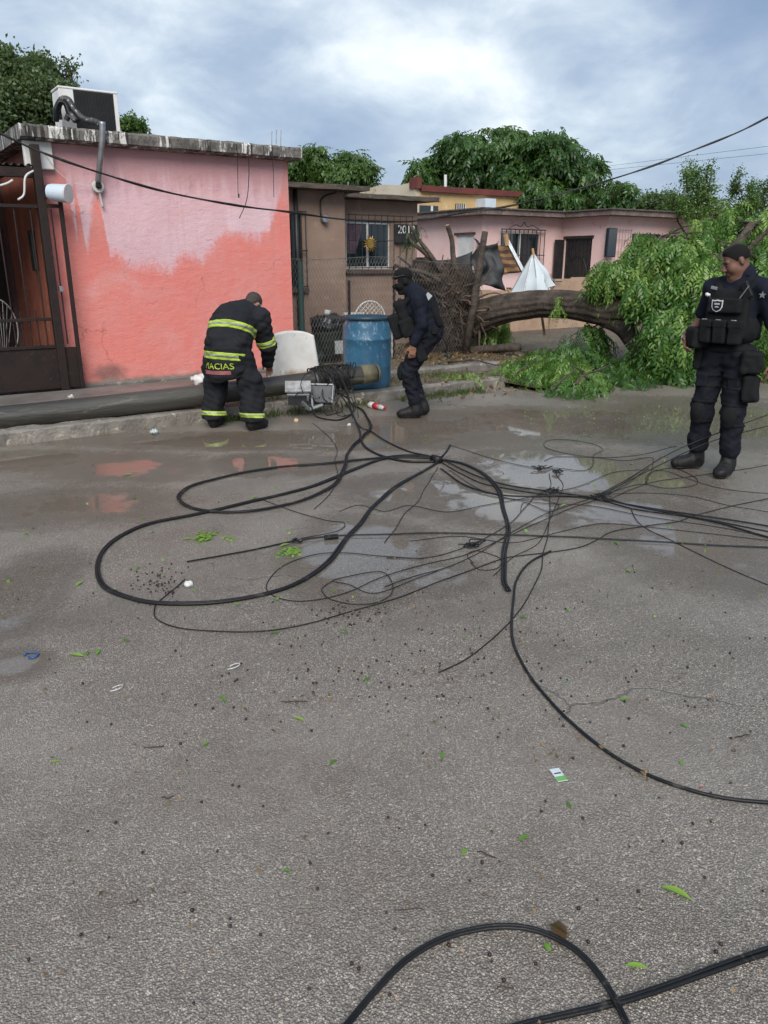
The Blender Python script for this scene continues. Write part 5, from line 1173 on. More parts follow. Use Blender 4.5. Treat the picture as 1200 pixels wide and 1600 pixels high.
cable('black_cable', 'thin wire hairpin lying between the two big loops', [(403, 778), (455, 799), (511, 813), (539, 817), (529, 829), (473, 841)], TN, mt=MAT['wire_thin'])
cable('black_cable', 'thin wire rising from puddle to the crossing knot, uppermost', [(600, 872), (675, 870), (740, 850), (795, 820), (825, 790), (835, 777), (845, 771), (860, 762), (858, 740)], TN, mt=MAT['wire_thin'])
cable('black_cable', 'thin wire rising from puddle to the crossing knot, lower', [(600, 917), (650, 900), (700, 885), (750, 862), (795, 835), (850, 805), (920, 780), (960, 762), (1000, 738)], TN, mt=MAT['wire_thin'])
raised('span_wire', 'lower slack wire leading past the standing officer legs', [gx(930, 778), gx(985, 750, .06), gx(1040, 722, .15), gx(1100, 694, .25), gx(1160, 676, .33), gx(1260, 650, .45)], .005, MAT['wire_thin'])
raised('span_wire', 'upper slack wire leading past the standing officer legs', [gx(930, 776), gx(985, 746, .06), gx(1040, 712, .16), gx(1100, 685, .28), gx(1200, 648, .42), gx(1290, 615, .55)], .005, MAT['wire_thin'])
cable('black_cable', 'thin wire reaching the right edge behind the officer boots', [(950, 780), (1010, 757), (1080, 745), (1150, 735), (1200, 727), (1300, 710)], TN, mt=MAT['wire_thin'])
fine_ = [([(950, 772), (1010, 770), (1080, 775), (1140, 790), (1200, 800), (1300, 815)], 'fine wire hugging the upper side of the cable pair'), ([(700, 735), (760, 768), (840, 785), (920, 790), (1000, 805), (1110, 822), (1250, 850)], 'fine wire hugging the lower side of the cable pair'), ([(860, 770), (905, 760), (960, 738), (1030, 735), (1075, 748), (1140, 765), (1260, 775)], 'fine wire waving past the officer boots'), ([(640, 845), (720, 838), (800, 848), (880, 830), (950, 818), (1040, 826), (1200, 845), (1300, 852)], 'fine wavy wire wandering along the straight cable'), ([(770, 900), (800, 870), (840, 850), (856, 820), (870, 790), (880, 760), (868, 742)], 'fine wire dropping from the far connector to mid road'), ([(740, 880), (732, 868), (745, 860), (780, 872), (775, 888), (748, 890), (735, 878)], 'fine wire ring lying by the mid road knot'), ([(815, 800), (820, 785), (835, 790), (860, 800), (875, 790), (850, 780)], 'fine wire curl under the crossing knot'), ([(530, 800), (560, 790), (600, 800), (640, 790), (700, 800), (760, 790), (850, 772)], 'fine wire crossing from the inner loop to the knot')]
for pts_, lb in fine_: cable('fine_wire', lb, pts_, TN * .9, mt=MAT['wire_thin'])
cl_ = thing('splice_clamp', 'black splice clamp on the long straight cable', 'clamp', gx(518, 839)); MB().tube([gx(507, 840, .016), gx(528, 838, .016)], .016, 10).build('sleeve', MAT['black_rubber'], cl_)
cl_ = thing('splice_clamp', 'twisted wire joint left of the splice clamp', 'clamp', gx(464, 845)); MB().tube(spline([gx(457, 846, .02), gx(462, 842, .035), gx(468, 846, .02), gx(472, 843, .03)], 6), .010, 8, nz=.3).build('joint', MAT['black_rubber'], cl_)
for (x, y, lb) in ((843, 732, 'small black connector on road beyond the cable crossing'), (872, 738, 'coiled black connector right of the small one'), (863, 768, 'black wire knot where the thin cables cross'), (738, 853, 'black wire knot on the thin wires in mid road'), (940, 776, 'rusty wire knot on the cable pair near officer')):
    k_ = thing('wire_knot', lb, 'wire knot', gx(x, y)); g = np.random.default_rng(x)
    for i in range(4):
        pts = [gx(x, y) + Vector((g.normal(0, .045), g.normal(0, .03), abs(g.normal(0, .012)))) for _ in range(5)]
        MB().tube(spline(pts, 5), .0035, 6).build('wire', MAT['black_rubber'], k_, smooth=True)
# ---- overhead service line
ov = [(-60, 180, 9.3), (0, 208, 9.2), (60, 236, 9.1), (150, 268, 9.0), (260, 300, 9.0), (370, 321, 9.0), (450, 331, 9.0), (540, 343, 9.0), (640, 346, 9.0), (720, 333, 8.8), (800, 321, 8.4), (900, 296, 7.9), (1000, 266, 7.4), (1080, 236, 7.0), (1150, 208, 6.7), (1200, 183, 6.5), (1300, 130, 6.1)]
OV = spline([D(*q) for q in ov], 14); oh = thing('overhead_line', 'twisted black overhead service line sagging across the whole street', 'power line', OV[len(OV) // 2])
MB().tube(OV, .0095, 8).build('cable', MAT['black_rubber'], oh, smooth=True)
for ph0 in (0, math.pi):
    MB().tube([q + Vector((0, math.cos(i * .18 + ph0) * .009, math.sin(i * .18 + ph0) * .010)) for i, q in enumerate(OV)], .005, 6).build('twisted_strand', MAT['wire_thin'], oh, smooth=True)
for i, (a, b_) in enumerate((((930, 262), (1220, 226)), ((945, 266), (1220, 238)))):
    tag(MB().tube([T(a[0], a[1], 40), T(b_[0], b_[1], 34)], .006, 5).build('far_wire', MAT['wire_thin']), ['upper', 'lower'][i] + ' of two thin distant wires in the sky at right', 'power line')
# ================================================================== GRASS, LITTER, LEAVES
def blades(name, pts, hmin, hmax, mt, wid=.006):
    P = np.array(pts); n = len(P); a = rng.uniform(0, 6.28, n); h = rng.uniform(hmin, hmax, n); ln = rng.uniform(.1, .7, n) * h; w_ = rng.uniform(.5, 1.2, n) * wid; b2 = a + rng.normal(0, .5, n) + 1.57
    dx, dy = np.cos(a), np.sin(a); V = np.zeros((n, 4, 3))
    V[:, 0] = P + np.stack([np.cos(b2) * w_, np.sin(b2) * w_, 0 * a], 1); V[:, 1] = P - np.stack([np.cos(b2) * w_, np.sin(b2) * w_, 0 * a], 1)
    V[:, 2] = P + np.stack([dx * ln * .4 - np.cos(b2) * w_ * .6, dy * ln * .4 - np.sin(b2) * w_ * .6, h * .65], 1); V[:, 3] = P + np.stack([dx * ln, dy * ln, h], 1)
    me = mesh(name, V.reshape(-1, 3), np.arange(n * 4).reshape(-1, 4)); at = me.attributes.new('var', 'FLOAT', 'POINT'); at.data.foreach_set('value', np.repeat(np.clip(rng.normal(.45, .25, n), 0, 1), 4).astype(np.float32))
    o = add(name, me, mt); o['kind'] = 'stuff'; return o
def strip(n, s0, s1, d0, d1, zf, dens=lambda s, d: 1):
    o = []
    while len(o) < n:
        s, d = random.uniform(s0, s1), random.uniform(d0, d1)
        if random.random() < dens(s, d): o.append((s, d, zf(s, d)))
    return o
cl_n = lambda s, d: max(0, .15 + 1.3 * mnoise.noise(Vector((s * 2.2, d * 2.2, 0))))
gr = strip(900, .2, 3.3, 7.86, 8.7, ground_z, cl_n) + strip(520, 3.4, 5.0, 7.46, 7.68, lambda s, d: 0, lambda s, d: (d - 7.35) * 2.5) + strip(600, 3.3, 5.0, 7.84, 8.4, ground_z) + strip(600, 5.35, 6.7, 7.42, 7.68, lambda s, d: 0, lambda s, d: (d - 7.35) * 2.5) + strip(380, 5.4, 7.2, 7.86, 8.7, ground_z, cl_n) + strip(300, 3.0, 3.4, 7.55, 7.68, lambda s, d: 0)
tag(blades('grass', gr, .02, .085, MAT['grass'], .004), 'short weedy grass growing along the kerb and verge', 'grass')
def flakes(name, pts, size, mt):
    P = np.array(pts); n = len(P); tv = clump_template(1, .0, 1.0, .25, 5)
    return scatter(name, [clump_template(1, 0.0, 1.0, .28, k) for k in range(6)], P + np.array([0, 0, .012]), rng.uniform(0, 6.28, n), rng.normal(0, .25, n), rng.normal(0, .25, n), rng.uniform(.6, 1.4, n) * size, rng.uniform(0, 1, n), mt)
lt = strip(1500, 6.2, 10.2, 9.0, 12.5, ground_z, lambda s, d: max(.05, 1 - ((s - 8.2) / 1.6) ** 2 - ((d - 10.3) / 1.5) ** 2)) + strip(260, 5.6, 8.4, 7.1, 8.6, lambda s, d: .012 if d < 7.68 else ground_z(s, d) + .012)
tag(flakes('leaf_litter', lt, .055, MAT['litter']), 'dry brown leaf litter around the root plate and kerb', 'leaf litter')
yl_ = [tuple(G(rng.uniform(800, 1180), rng.normal(650, 22), .006)) for _ in range(110)] + [tuple(G(rng.uniform(0, 1200), rng.uniform(690, 1000), .004)) for _ in range(90)]
tag(flakes('small_leaf_scraps', yl_, .022, MAT['leaf_loose']), 'tiny yellow-green leaf scraps scattered over the wet road', 'leaf scraps')
kd = [(random.uniform(.3, 7.2), 7.66 - abs(random.gauss(0, .07)), .004) for _ in range(420)] + [tuple(G(rng.normal(x, 26), rng.normal(y, 7), .004)) for (x, y) in ((540, 955), (245, 915), (700, 1060), (480, 1098), (900, 1175), (830, 1000), (640, 960), (1000, 1215), (760, 880)) for _ in range(22)]
tag(flakes('storm_debris', kd, .014, MAT['litter']), 'drift of bark crumbs and brown leaf bits along kerb and cables', 'debris')
sc_ = [tuple(G(rng.uniform(-20, 1220), rng.uniform(1000, 1600) if i % 2 else rng.uniform(850, 1200), .003)) for i in range(260)]
tag(flakes('twig_scraps', sc_, .014, MAT['litter']), 'tiny brown twig and bark scraps scattered over the road', 'scraps')
# dark berries knocked off the tree
ico = [(0, 0, 1)] + [(math.cos(a) * .89, math.sin(a) * .89, .45) for a in np.linspace(0, 6.28, 6)[:-1]] + [(math.cos(a + .63) * .89, math.sin(a + .63) * .89, -.45) for a in np.linspace(0, 6.28, 6)[:-1]] + [(0, 0, -1)]
icf = [(0, 1 + i, 1 + (i + 1) % 5) for i in range(5)] + [(1 + i, 6 + i, 1 + (i + 1) % 5) for i in range(5)] + [(1 + (i + 1) % 5, 6 + i, 6 + (i + 1) % 5) for i in range(5)] + [(11, 6 + (i + 1) % 5, 6 + i) for i in range(5)]
V, F = [], []
for i in range(380):
    k = i % 10
    if k < 4: q = G(rng.normal(690, 230), rng.normal(1040, 55))
    elif k < 6: q = G(rng.normal(245, 22), rng.normal(915, 14))
    elif k < 7: q = G(rng.normal(540, 40), rng.normal(958, 10))
    else: q = G(rng.uniform(0, 1200), rng.uniform(820, 1590))
    r = rng.uniform(.0035, .0062); n0 = len(V); V += [(q.x + v[0] * r, q.y + v[1] * r, r + v[2] * r) for v in ico]; F += [tuple(n0 + j for j in f) for f in icf]
MAT['berry'] = M('berry', (.035, .010, .010), (.018, .008, .008), 30, .35)
o = add('berries', mesh('berries', V, F, True), MAT['berry']); o['kind'] = 'stuff'; tag(o, 'dark red berries scattered over the asphalt', 'berries')
# single fallen leaves, each a folded blade with a midrib bend
def leafmesh(L, W, k):
    b = MB(); g = np.random.default_rng(k); n = 6; bend = g.uniform(.1, .35)
    for i in range(n + 1):
        u = i / n; w_ = W * math.sin(math.pi * min(1, u * .96 + .03)) ** .8 * (1 - .3 * u); z = L * bend * u * (1 - u) * .8
        for s_ in (-1, 0, 1): b.v.append(Vector((L * (u - .5), s_ * w_ + .10 * L * math.sin(u * 2), z + (abs(s_) * w_ * .35) + .003)))
    for i in range(n):
        for j in range(2): a = i * 3 + j; b.f.append((a, a + 3, a + 4, a + 1))
    me = mesh('leaf', b.v, b.f, True); at = me.attributes.new('var', 'FLOAT', 'POINT'); at.data.foreach_set('value', [[.9, .35, .6, .1][k % 4]] * len(b.v)); return me
lm = [leafmesh(.085, .014, 0), leafmesh(.06, .012, 1), leafmesh(.05, .015, 2), leafmesh(.045, .010, 3)]
for m_ in lm: m_.materials.append(MAT['leaf_loose'])
def leaf(x, y, k, rot, label, s_=1.0, grp=None):
    o = add('leaf', lm[k], None, loc=G(x, y, .004)); o.rotation_euler = (0, 0, rot); o.scale = (s_ * .85,) * 3; return tag(o, label, 'leaf', grp)
leaf(1056, 1398, 0, R_(-75), 'largest bright green leaf at lower right of the road', 1.1)
leaf(995, 1513, 0, R_(-50), 'narrow green leaf just above the corner cable', .72)
leaf(727, 1332, 2, R_(20), 'small round lime leaf right of bottom centre', .62)
leaf(692, 1180, 1, R_(50), 'small green leaf in the middle of the road', .75)
leaf(820, 1311, 1, R_(-10), 'dull green leaf left of the corner cable', .8)
leaf(521, 1192, 3, R_(10), 'dark green leaf on the asphalt at left centre', .9)
leaf(976, 1094, 2, R_(-30), 'pale leaf above the right-hand curving cable', .8); leaf(1066, 1192, 2, R_(30), 'small leaf just above the curving cable end', .6)
leaf(890, 1258, 3, R_(60), 'tiny leaf just below the litter packet', .8); leaf(1069, 1134, 1, R_(80), 'small dull leaf at right edge above cable', .7)
loose = [(447, 853, 'under the light sprig on the straight cable'), (213, 888, 'inside the left end of the widest cable loop'), (432, 936, 'touching the lower edge of the widest loop'), (430, 989, 'just below the flat thin wire loop'), (120, 1024, 'leftmost of three in a row right of the blue ring'), (135, 1022, 'middle of three in a row right of the blue ring'), (155, 1019, 'rightmost of three in a row right of the blue ring'), (196, 1002, 'above and right of the row by the blue ring'), (128, 912, 'left of the widest cable loop'), (962, 850, 'just below the straight cable at right'), (983, 893, 'below the thin slanting wire at right'), (818, 966, 'beside the right-hand curving cable top'), (880, 790, 'below the cable crossing knot'), (920, 755, 'in the puddle above the cable pair'), (987, 725, 'left of the standing officer boots, nearer him'), (960, 723, 'left of the standing officer boots, further away'), (395, 778, 'on the left of the inner cable loop'), (545, 815, 'at the tip of the thin wire hairpin'), (665, 683, 'behind the tied cable bundle'), (620, 682, 'left of the stub behind the bundle'), (200, 742, 'near the kerb left of the inner loop'), (1120, 660, 'in the brown water behind the standing officer'), (1015, 690, 'at the end of the doubled-back wire'), (475, 682, 'on the road below the bread scrap'), (85, 1190, 'near the left frame edge at mid height'), (350, 1092, 'below the curled white strips'), (320, 1162, 'right of the thin reddish twig'), (570, 1062, 'left of the wire ending in mid road'), (465, 1125, 'below the twig with berries'), (450, 1362, 'alone in the lower left foreground'), (858, 1480, 'inside the arch of the nearest cable')]
for i, (x, y, wh) in enumerate(loose):
    leaf(x + rng.uniform(-2, 2), y, i % 4, rng.uniform(0, 6.28), 'small green leaf ' + wh, rng.uniform(.7, 1.2) * (1.0 if y < 1100 else .6), 'small green leaves on the road')
sp0 = thing('leaf_sprig', 'bright green leafy sprig inside the widest cable loop', 'sprig', G(315, 843))
n = 6; pp = np.array([G(300 + 9 * i, 844 - 3 * (i % 3), .01) for i in range(6)])
scatter('leaves', [frond_template(3, .16, .1, .07, .014, 9)], pp, rng.uniform(0, 6.28, n), rng.normal(0, .1, n), rng.normal(0, .1, n), rng.uniform(.7, 1, n), rng.uniform(.8, 1, n), MAT['leaf_loose'], sp0, kind=None)
sp0 = thing('leaf_sprig', 'light green sprig across the long straight cable', 'sprig', G(450, 855)); n = 4; pp = np.array([G(446 + 4 * i, 854 + (i % 2) * 4, .012) for i in range(4)])
scatter('leaves', [frond_template(3, .13, .1, .06, .012, 9)], pp, rng.uniform(0, 6.28, n), rng.normal(0, .1, n), rng.normal(0, .1, n), rng.uniform(.6, .9, n), rng.uniform(.7, 1, n), MAT['leaf_loose'], sp0, kind=None)
# dry curled leaf, packet, bottle, strips and other litter
dl = thing('dry_leaf', 'curled brown dry leaf beside the arch of the nearest cable', 'leaf', G(876, 1458)); dlm = leafmesh(.075, .022, 7); o = add('blade', dlm, MAT['litter'], dl, loc=G(876, 1460, .006)); o.rotation_euler = (R_(10), 0, R_(40)); o2 = add('blade', dlm, MAT['litter'], dl, loc=G(872, 1456, .012)); o2.rotation_euler = (R_(30), R_(10), R_(100)); o2.scale = (.7, .8, 1.5)
pk_ = thing('litter_packet', 'small white and green printed packet on the asphalt', 'packet', G(873, 1212)); pa = G(873, 1212, .004); Rz = Matrix.Rotation(R_(-20), 3, 'Z')
MAT['pk_white'] = M('pk_white', (.62, .68, .68), (.5, .58, .6), 30, .4); MAT['pk_green'] = M('pk_green', (.16, .42, .10), (.12, .34, .08), 20, .4)
MB().box(pa + Vector((-.017, -.03, 0)), pa + Vector((.017, .035, .003)), Rz, pa).build('wrapper', MAT['pk_white'], pk_); MB().box(pa + Vector((-.0165, -.0295, .0032)), pa + Vector((.0165, -.008, .0045)), Rz, pa).build('green_print', MAT['pk_green'], pk_); MB().box(pa + Vector((-.012, .006, .0032)), pa + Vector((.012, .011, .0045)), Rz, pa).build('dark_print', MAT['box_dark'], pk_)
bt = thing('plastic_bottle', 'crushed red and white plastic bottle at the kerb below the drum', 'bottle', G(588, 637)); b0, b1 = G(576, 632, .035), G(601, 638, .03)
MAT['bottle_red'] = M('bottle_red', (.50, .02, .03), (.4, .02, .03), 8, .35); MAT['bottle_clear'] = M('bottle_clear', (.55, .53, .50), (.45, .42, .40), 8, .25)
MB().tube([lerp(b0, b1, u) for u in (0, .1, .35)], [.024, .036, .036], 16, nz=.2).build('bottle_base', MAT['bottle_clear'], bt, smooth=True); MB().tube([lerp(b0, b1, u) for u in (.35, .5, .66)], [.0365, .035, .0365], 16, nz=.2).build('label_wrap', MAT['bottle_red'], bt, smooth=True); MB().tube([lerp(b0, b1, u) for u in (.66, .85, .97)], [.036, .026, .013], 16).build('shoulder', MAT['bottle_clear'], bt, smooth=True); MB().tube([lerp(b0, b1, .97), lerp(b0, b1, 1.05)], .016, 12).build('screw_cap', MAT['bottle_red'], bt)
def lump(name, label, x, y, r, mt, cat, z=0): c_ = G(x, y, z + r * .6); s_ = Solid([ell(c_, (r, r * .8, r * .6)), ell(c_ + Vector((r * .5, 0, r * .1)), (r * .6, r * .5, r * .5))], r / 7, r).wrinkle(fold(r * .16, 1.6 / r * 2, int(x))); return tag(add(name, s_.mesh(name), mt), label, cat)
MAT['clear_cup'] = M('clear_cup', (.45, .52, .50), (.35, .42, .4), 20, .2); MAT['bread'] = M('bread', (.62, .47, .30), (.5, .36, .22), 20, .8)
lump('crumpled_cup', 'crumpled pale plastic cup at the foot of the left kerb', 240, 675, .038, MAT['clear_cup'], 'cup'); lump('crumpled_bag', 'crumpled white plastic bag on the pavement by the pink wall', 312, 594, .11, MAT['white_plastic'], 'bag', .14)
lump('bread_piece', 'small beige scrap on the road by the firefighter boot', 462, 657, .022, MAT['bread'], 'scrap'); lump('paper_scrap', 'white paper scrap by the end of a thin wire', 293, 913, .018, MAT['white_plastic'], 'paper'); lump('pavement_paper', 'white paper scrap on the pavement below the gate', 110, 620, .03, MAT['white_plastic'], 'paper', .145); lump('white_chip', 'white scrap between drum and cable bundle', 545, 664, .016, MAT['white_plastic'], 'scrap')
for (x, y, nm) in ((366, 1041, 'thin white curled strip at left centre of the road'), (183, 1075, 'thin white curled strip near the left edge of the road')):
    tag(MB().tube(spline([G(x - 11, y + 5, .006), G(x - 2, y + 3, .01), G(x + 7, y - 1, .012), G(x + 8, y - 5, .008), G(x - 1, y - 3, .006), G(x - 7, y, .005)], 6), .0022, 6).build('curled_strip', MAT['white_plastic'], smooth=True), nm, 'strip')
tag(MB().tube(spline([G(38, 1024, .006), G(42, 1020, .008), G(52, 1019, .008), G(60, 1022, .006), G(54, 1027, .005), G(44, 1027, .005)], 6), .004, 6).build('blue_band', M('blue_band', (.02, .10, .28), None, 5, .4), smooth=True), 'small blue plastic ring on the road at the left edge', 'plastic ring')
tag(MB().box(G(1093, 1232, .002), G(1098, 1228, .006)).build('red_scrap', MAT['bottle_red']), 'tiny red scrap touching the curving cable at right', 'scrap'); tag(MB().box(G(880, 1066, .002), G(888, 1062, .005)).build('teal_scrap', M('teal_scrap', (.08, .4, .42))), 'tiny teal scrap right of the curving cable', 'scrap')
# sticks
for i, (x, y, L, a, lb) in enumerate([(1160, 1150, 14, .3, 'dark bark scrap near the right edge'), (760, 1335, 18, -.5, 'thin curved twig right of the lime leaf'), (790, 1543, 16, .1, 'short dark twig inside the nearest cable arch'), (240, 1168, 20, .1, 'thin reddish twig at left of the road'), (460, 1096, 26, .1, 'thin twig with berries at left centre'), (640, 1420, 30, .0, 'pale thin stem above the nearest cable arch'), (262, 1245, 12, .3, 'dark leaf scrap at lower left'), (208, 1410, 9, .5, 'short dark stick at lower left')]):
    g = np.random.default_rng(i + 300); pts = [G(x + L * (u - .5) * 1.6, y - L * (u - .5) * a + g.normal(0, 1.2), .004 + .004 * g.random()) for u in np.linspace(0, 1, 5)]
    tag(MB().tube(spline(pts, 4), .0022 if i != 5 else .0012, 5, nz=.4).build('twig', MAT['bark'], smooth=True), lb, 'twig')
# ================================================================== PEOPLE
from mathutils.bvhtree import BVHTree
def head_prims(c, Rm, k=.02):
    c = _v(c); P = lambda x, y, z: c + Rm @ _v((x, y, z)); e = lambda x, y, z, r, kk=k: ell(P(x, y, z), r, Rm, kk)
    pr_ = [e(0, -.012, .035, (.073, .094, .082)), e(0, .026, -.035, (.057, .062, .084)), e(0, .064, -.100, (.026, .022, .020)), e(.034, .052, -.03, (.030, .034, .036)), e(-.034, .052, -.03, (.030, .034, .036)),
           cap(P(-.036, .074, .024), P(.036, .074, .024), .013, k=.012), cap(P(0, .086, .016), P(0, .108, -.026), .008, .0135, k=.012), e(.011, .098, -.030, (.010, .012, .009), .008), e(-.011, .098, -.030, (.010, .012, .009), .008),
           e(0, .086, -.057, (.024, .011, .008), .008), e(0, .084, -.070, (.022, .012, .009), .008), e(.074, -.014, -.006, (.009, .017, .027), .008), e(-.074, -.014, -.006, (.009, .017, .027), .008)]
    cuts = [ell(P(s_ * .031, .098, .004), (.017, .016, .011), Rm) for s_ in (-1, 1)] + [ell(P(0, .100, -.0635), (.020, .010, .0016), Rm)]
    return pr_, cuts, P
def eyes(P, Rm, parent, mt_w, mt_i):
    for s_ in (-1, 1):
        me = Solid([ell(P(s_ * .031, .0745, .003), (.011, .0105, .0045), Rm)], .003, .01).mesh('eye'); o = add('eye', me, mt_w, parent, local=True)
        me = Solid([ell(P(s_ * .031, .0835, .002), (.006, .004, .0055), Rm)], .002, .006).mesh('iris'); add('iris', me, mt_i, o, local=True)
def hand_prims(w, f, nrm, thumb, curl=.5, s=1.0):
    """w wrist, f along the hand, nrm palm side, thumb direction across the hand"""
    w, f, nrm, th = _v(w), _v(f), _v(nrm), _v(thumb); f /= np.linalg.norm(f); nrm = nrm - f * (nrm @ f); nrm /= np.linalg.norm(nrm); th = np.cross(nrm, f) * np.sign(np.cross(nrm, f) @ th)
    Rm = np.stack([th, f, nrm], 1)
    out = [ell(w + f * .050 * s, (.041 * s, .050 * s, .017 * s), Rm, .012), cap(w - f * .03, w + f * .02, .026 * s, .028 * s, k=.015)]
    for i, (off, L) in enumerate(((.030, .078), (.010, .088), (-.011, .082), (-.031, .064))):
        p = w + f * .088 * s + th * off * s; a = curl * (.5 + .12 * i); d = f * math.cos(a) + nrm * math.sin(a)
        for j, fr_ in enumerate((.42, .32, .26)):
            q = p + d * L * fr_ * s; out.append(cap(p, q, (.0092 - .0008 * j) * s, (.0086 - .0008 * j) * s, k=.004)); p = q; a += curl * .75; d = f * math.cos(a) + nrm * math.sin(a)
    p = w + f * .022 * s + th * .030 * s; d = th * .62 + f * .75 + nrm * .25 * curl; d /= np.linalg.norm(d)
    q = p + d * .045 * s; out.append(cap(p, q, .013 * s, .0105 * s, k=.008)); d = d + f * .35 - th * .25 + nrm * .2; d /= np.linalg.norm(d); out.append(cap(q, q + d * .034 * s, .0102 * s, .0085 * s, k=.004))
    return out
def boot_prims(ank, dirv, knee, L=.27):
    a = _v(ank); kv = _v(knee) - a; d = _v((dirv[0], dirv[1], 0)); d /= np.linalg.norm(d); n = np.array([-d[1], d[0], 0], np.float32); Rm = np.stack([n, d, _v((0, 0, 1))], 1); g0 = np.array([a[0], a[1], 0], np.float32)
    return [cap(a + kv * .36, a, .060, .054, k=.03), cap(a, g0 + d * .13 + _v((0, 0, .05)), .052, .046, k=.03), ell(g0 + d * .01 + _v((0, 0, .055)), (.050, .075, .055), Rm, .03), ell(g0 + d * .085 + _v((0, 0, .052)), (.050, .10, .045), Rm, .03), ell(g0 + d * .150 + _v((0, 0, .045)), (.049, .062, .040), Rm, .03)]
def boots(J, s_, parent, fat=0.0):
    d_ = np.array(J['toe' + s_]) - np.array(J['an' + s_]); pr_ = boot_prims(J['an' + s_], d_, J['kn' + s_])
    z0 = max(0.0, J['an' + s_][2] - .10)
    if z0: pr_ = [(lambda P_, f=p[0]: f(P_ - _v((0, 0, z0))), p[1] + _v((0, 0, z0)), p[2] + _v((0, 0, z0)), p[3]) for p in pr_]
    so = Solid(pr_, .006, .03).shell(fat); up = so.copy().wrinkle(fold(.003, 45, 3)); up.clip((0, 0, -1), -.020 - z0)
    b_o = add('boot', up.mesh('boot'), MAT['boot'], parent, local=True)
    so.shell(.004).clip((0, 0, 1), .022 + z0); so.clip((0, 0, -1), -.001 - z0); add('sole', so.mesh('sole'), MAT['black_rubber'], b_o, local=True)
def body_solid(J, Rm, hands, h=.008):
    hp, cuts, P = head_prims(J['head'], Rm)
    pr_ = hp + [cap(P(0, -.022, -.06), J['neck'], .054, .062, k=.04), cap(J['neck'], J['chest'], .07, .105, k=.06), cap(J['chest'], J['pelvis'], .105, .09, k=.06)]
    for s_ in 'RL':
        pr_ += [cap(J['neck'], J['sh' + s_], .055, .058, k=.05), cap(J['sh' + s_], J['el' + s_], .052, .042, k=.03), cap(J['el' + s_], J['wr' + s_], .042, .027, k=.02), cap(J['pelvis'], J['hip' + s_], .085, .08, k=.04), cap(J['hip' + s_], J['kn' + s_], .078, .054, k=.03), cap(J['kn' + s_], J['an' + s_], .054, .036, k=.03), cap(J['an' + s_], lerp(J['an' + s_], (J['toe' + s_][0], J['toe' + s_][1], J['toe' + s_][2] + .01), .6), .034, .022, k=.02)]
    for hn in hands: pr_ += hn
    return Solid(pr_, h, .04).cut(cuts), P
def garment(prims, name, mt, parent, h=.01, wr=None, clips=()):
    s_ = Solid(prims, h, .05)
    if wr: s_.wrinkle(wr)
    for n_, c_ in clips: s_.clip(n_, c_)
    o = add(name, s_.mesh(name), mt, parent, local=True); return s_, o
def put(prims, name, mt, parent, h=.008, wr=None):
    s_ = Solid(prims, h, .03)
    if wr: s_.wrinkle(wr)
    return add(name, s_.mesh(name), mt, parent, local=True)
MAT['eye_white'] = M('eye_white', (.20, .17, .15), None, 5, .3); MAT['iris'] = M('iris', (.015, .01, .008), None, 5, .2)
I3 = np.eye(3, dtype=np.float32)
# ---------------------------------------------------------------- standing officer, right
p2 = thing('person', 'officer in dark police uniform and vest standing at right looking down', 'person', (5.555, 3.49, 0), rz=R_(99))
J = dict(pelvis=(0, -.01, .96), chest=(0, -.005, 1.26), neck=(0, -.02, 1.47), shR=(.195, -.02, 1.42), shL=(-.195, -.02, 1.42), elR=(.295, -.10, 1.18), wrR=(.31, .10, 1.055), elL=(-.275, -.08, 1.15), wrL=(-.315, -.04, .90), hipR=(.095, 0, .92), hipL=(-.095, 0, .92), knR=(.135, .03, .50), knL=(-.115, .045, .50), anR=(.155, -.02, .10), anL=(-.115, 0, .10), toeR=(.28, .13, .03), toeL=(-.13, .20, .03), head=(.015, .045, 1.615))
Rh = rotm(R_(-24), R_(3), R_(-48))
hR = hand_prims(J['wrR'], (-.30, .62, -.72), (-.9, -.1, .1), (0, .6, .5), .55); hL = hand_prims(J['wrL'], (0, .1, -1), (1, 0, 0), (0, 1, 0), .6)
bs, P = body_solid(J, Rh, [hR, hL], .0065); add('body', bs.mesh('body'), MAT['skin_dark'], p2, local=True)
eyes(P, Rh, p2, MAT['eye_white'], MAT['iris'])
hair = Solid([ell(P(0, -.012, .036), (.0738, .0945, .0840), Rh), ell(P(0, .032, .084), (.046, .046, .030), Rh, .02)], .006, .03); Rhn = Rh @ _v((0, .80, -.60)); hair.clip(Rhn, float(Rhn @ _v(P(0, .062, .058)))); add('hair', hair.mesh('hair'), MAT['hair'], p2, local=True)
for s_ in (-1, 1): put([cap(P(s_ * .016, .0915, .022), P(s_ * .046, .080, .026), .0045, .003, k=.004)], 'eyebrow', MAT['hair'], p2, .003)
put([cap(P(-.02, .0935, -.047), P(.02, .0935, -.047), .0035, k=.004)], 'moustache', MAT['hair'], p2, .003)
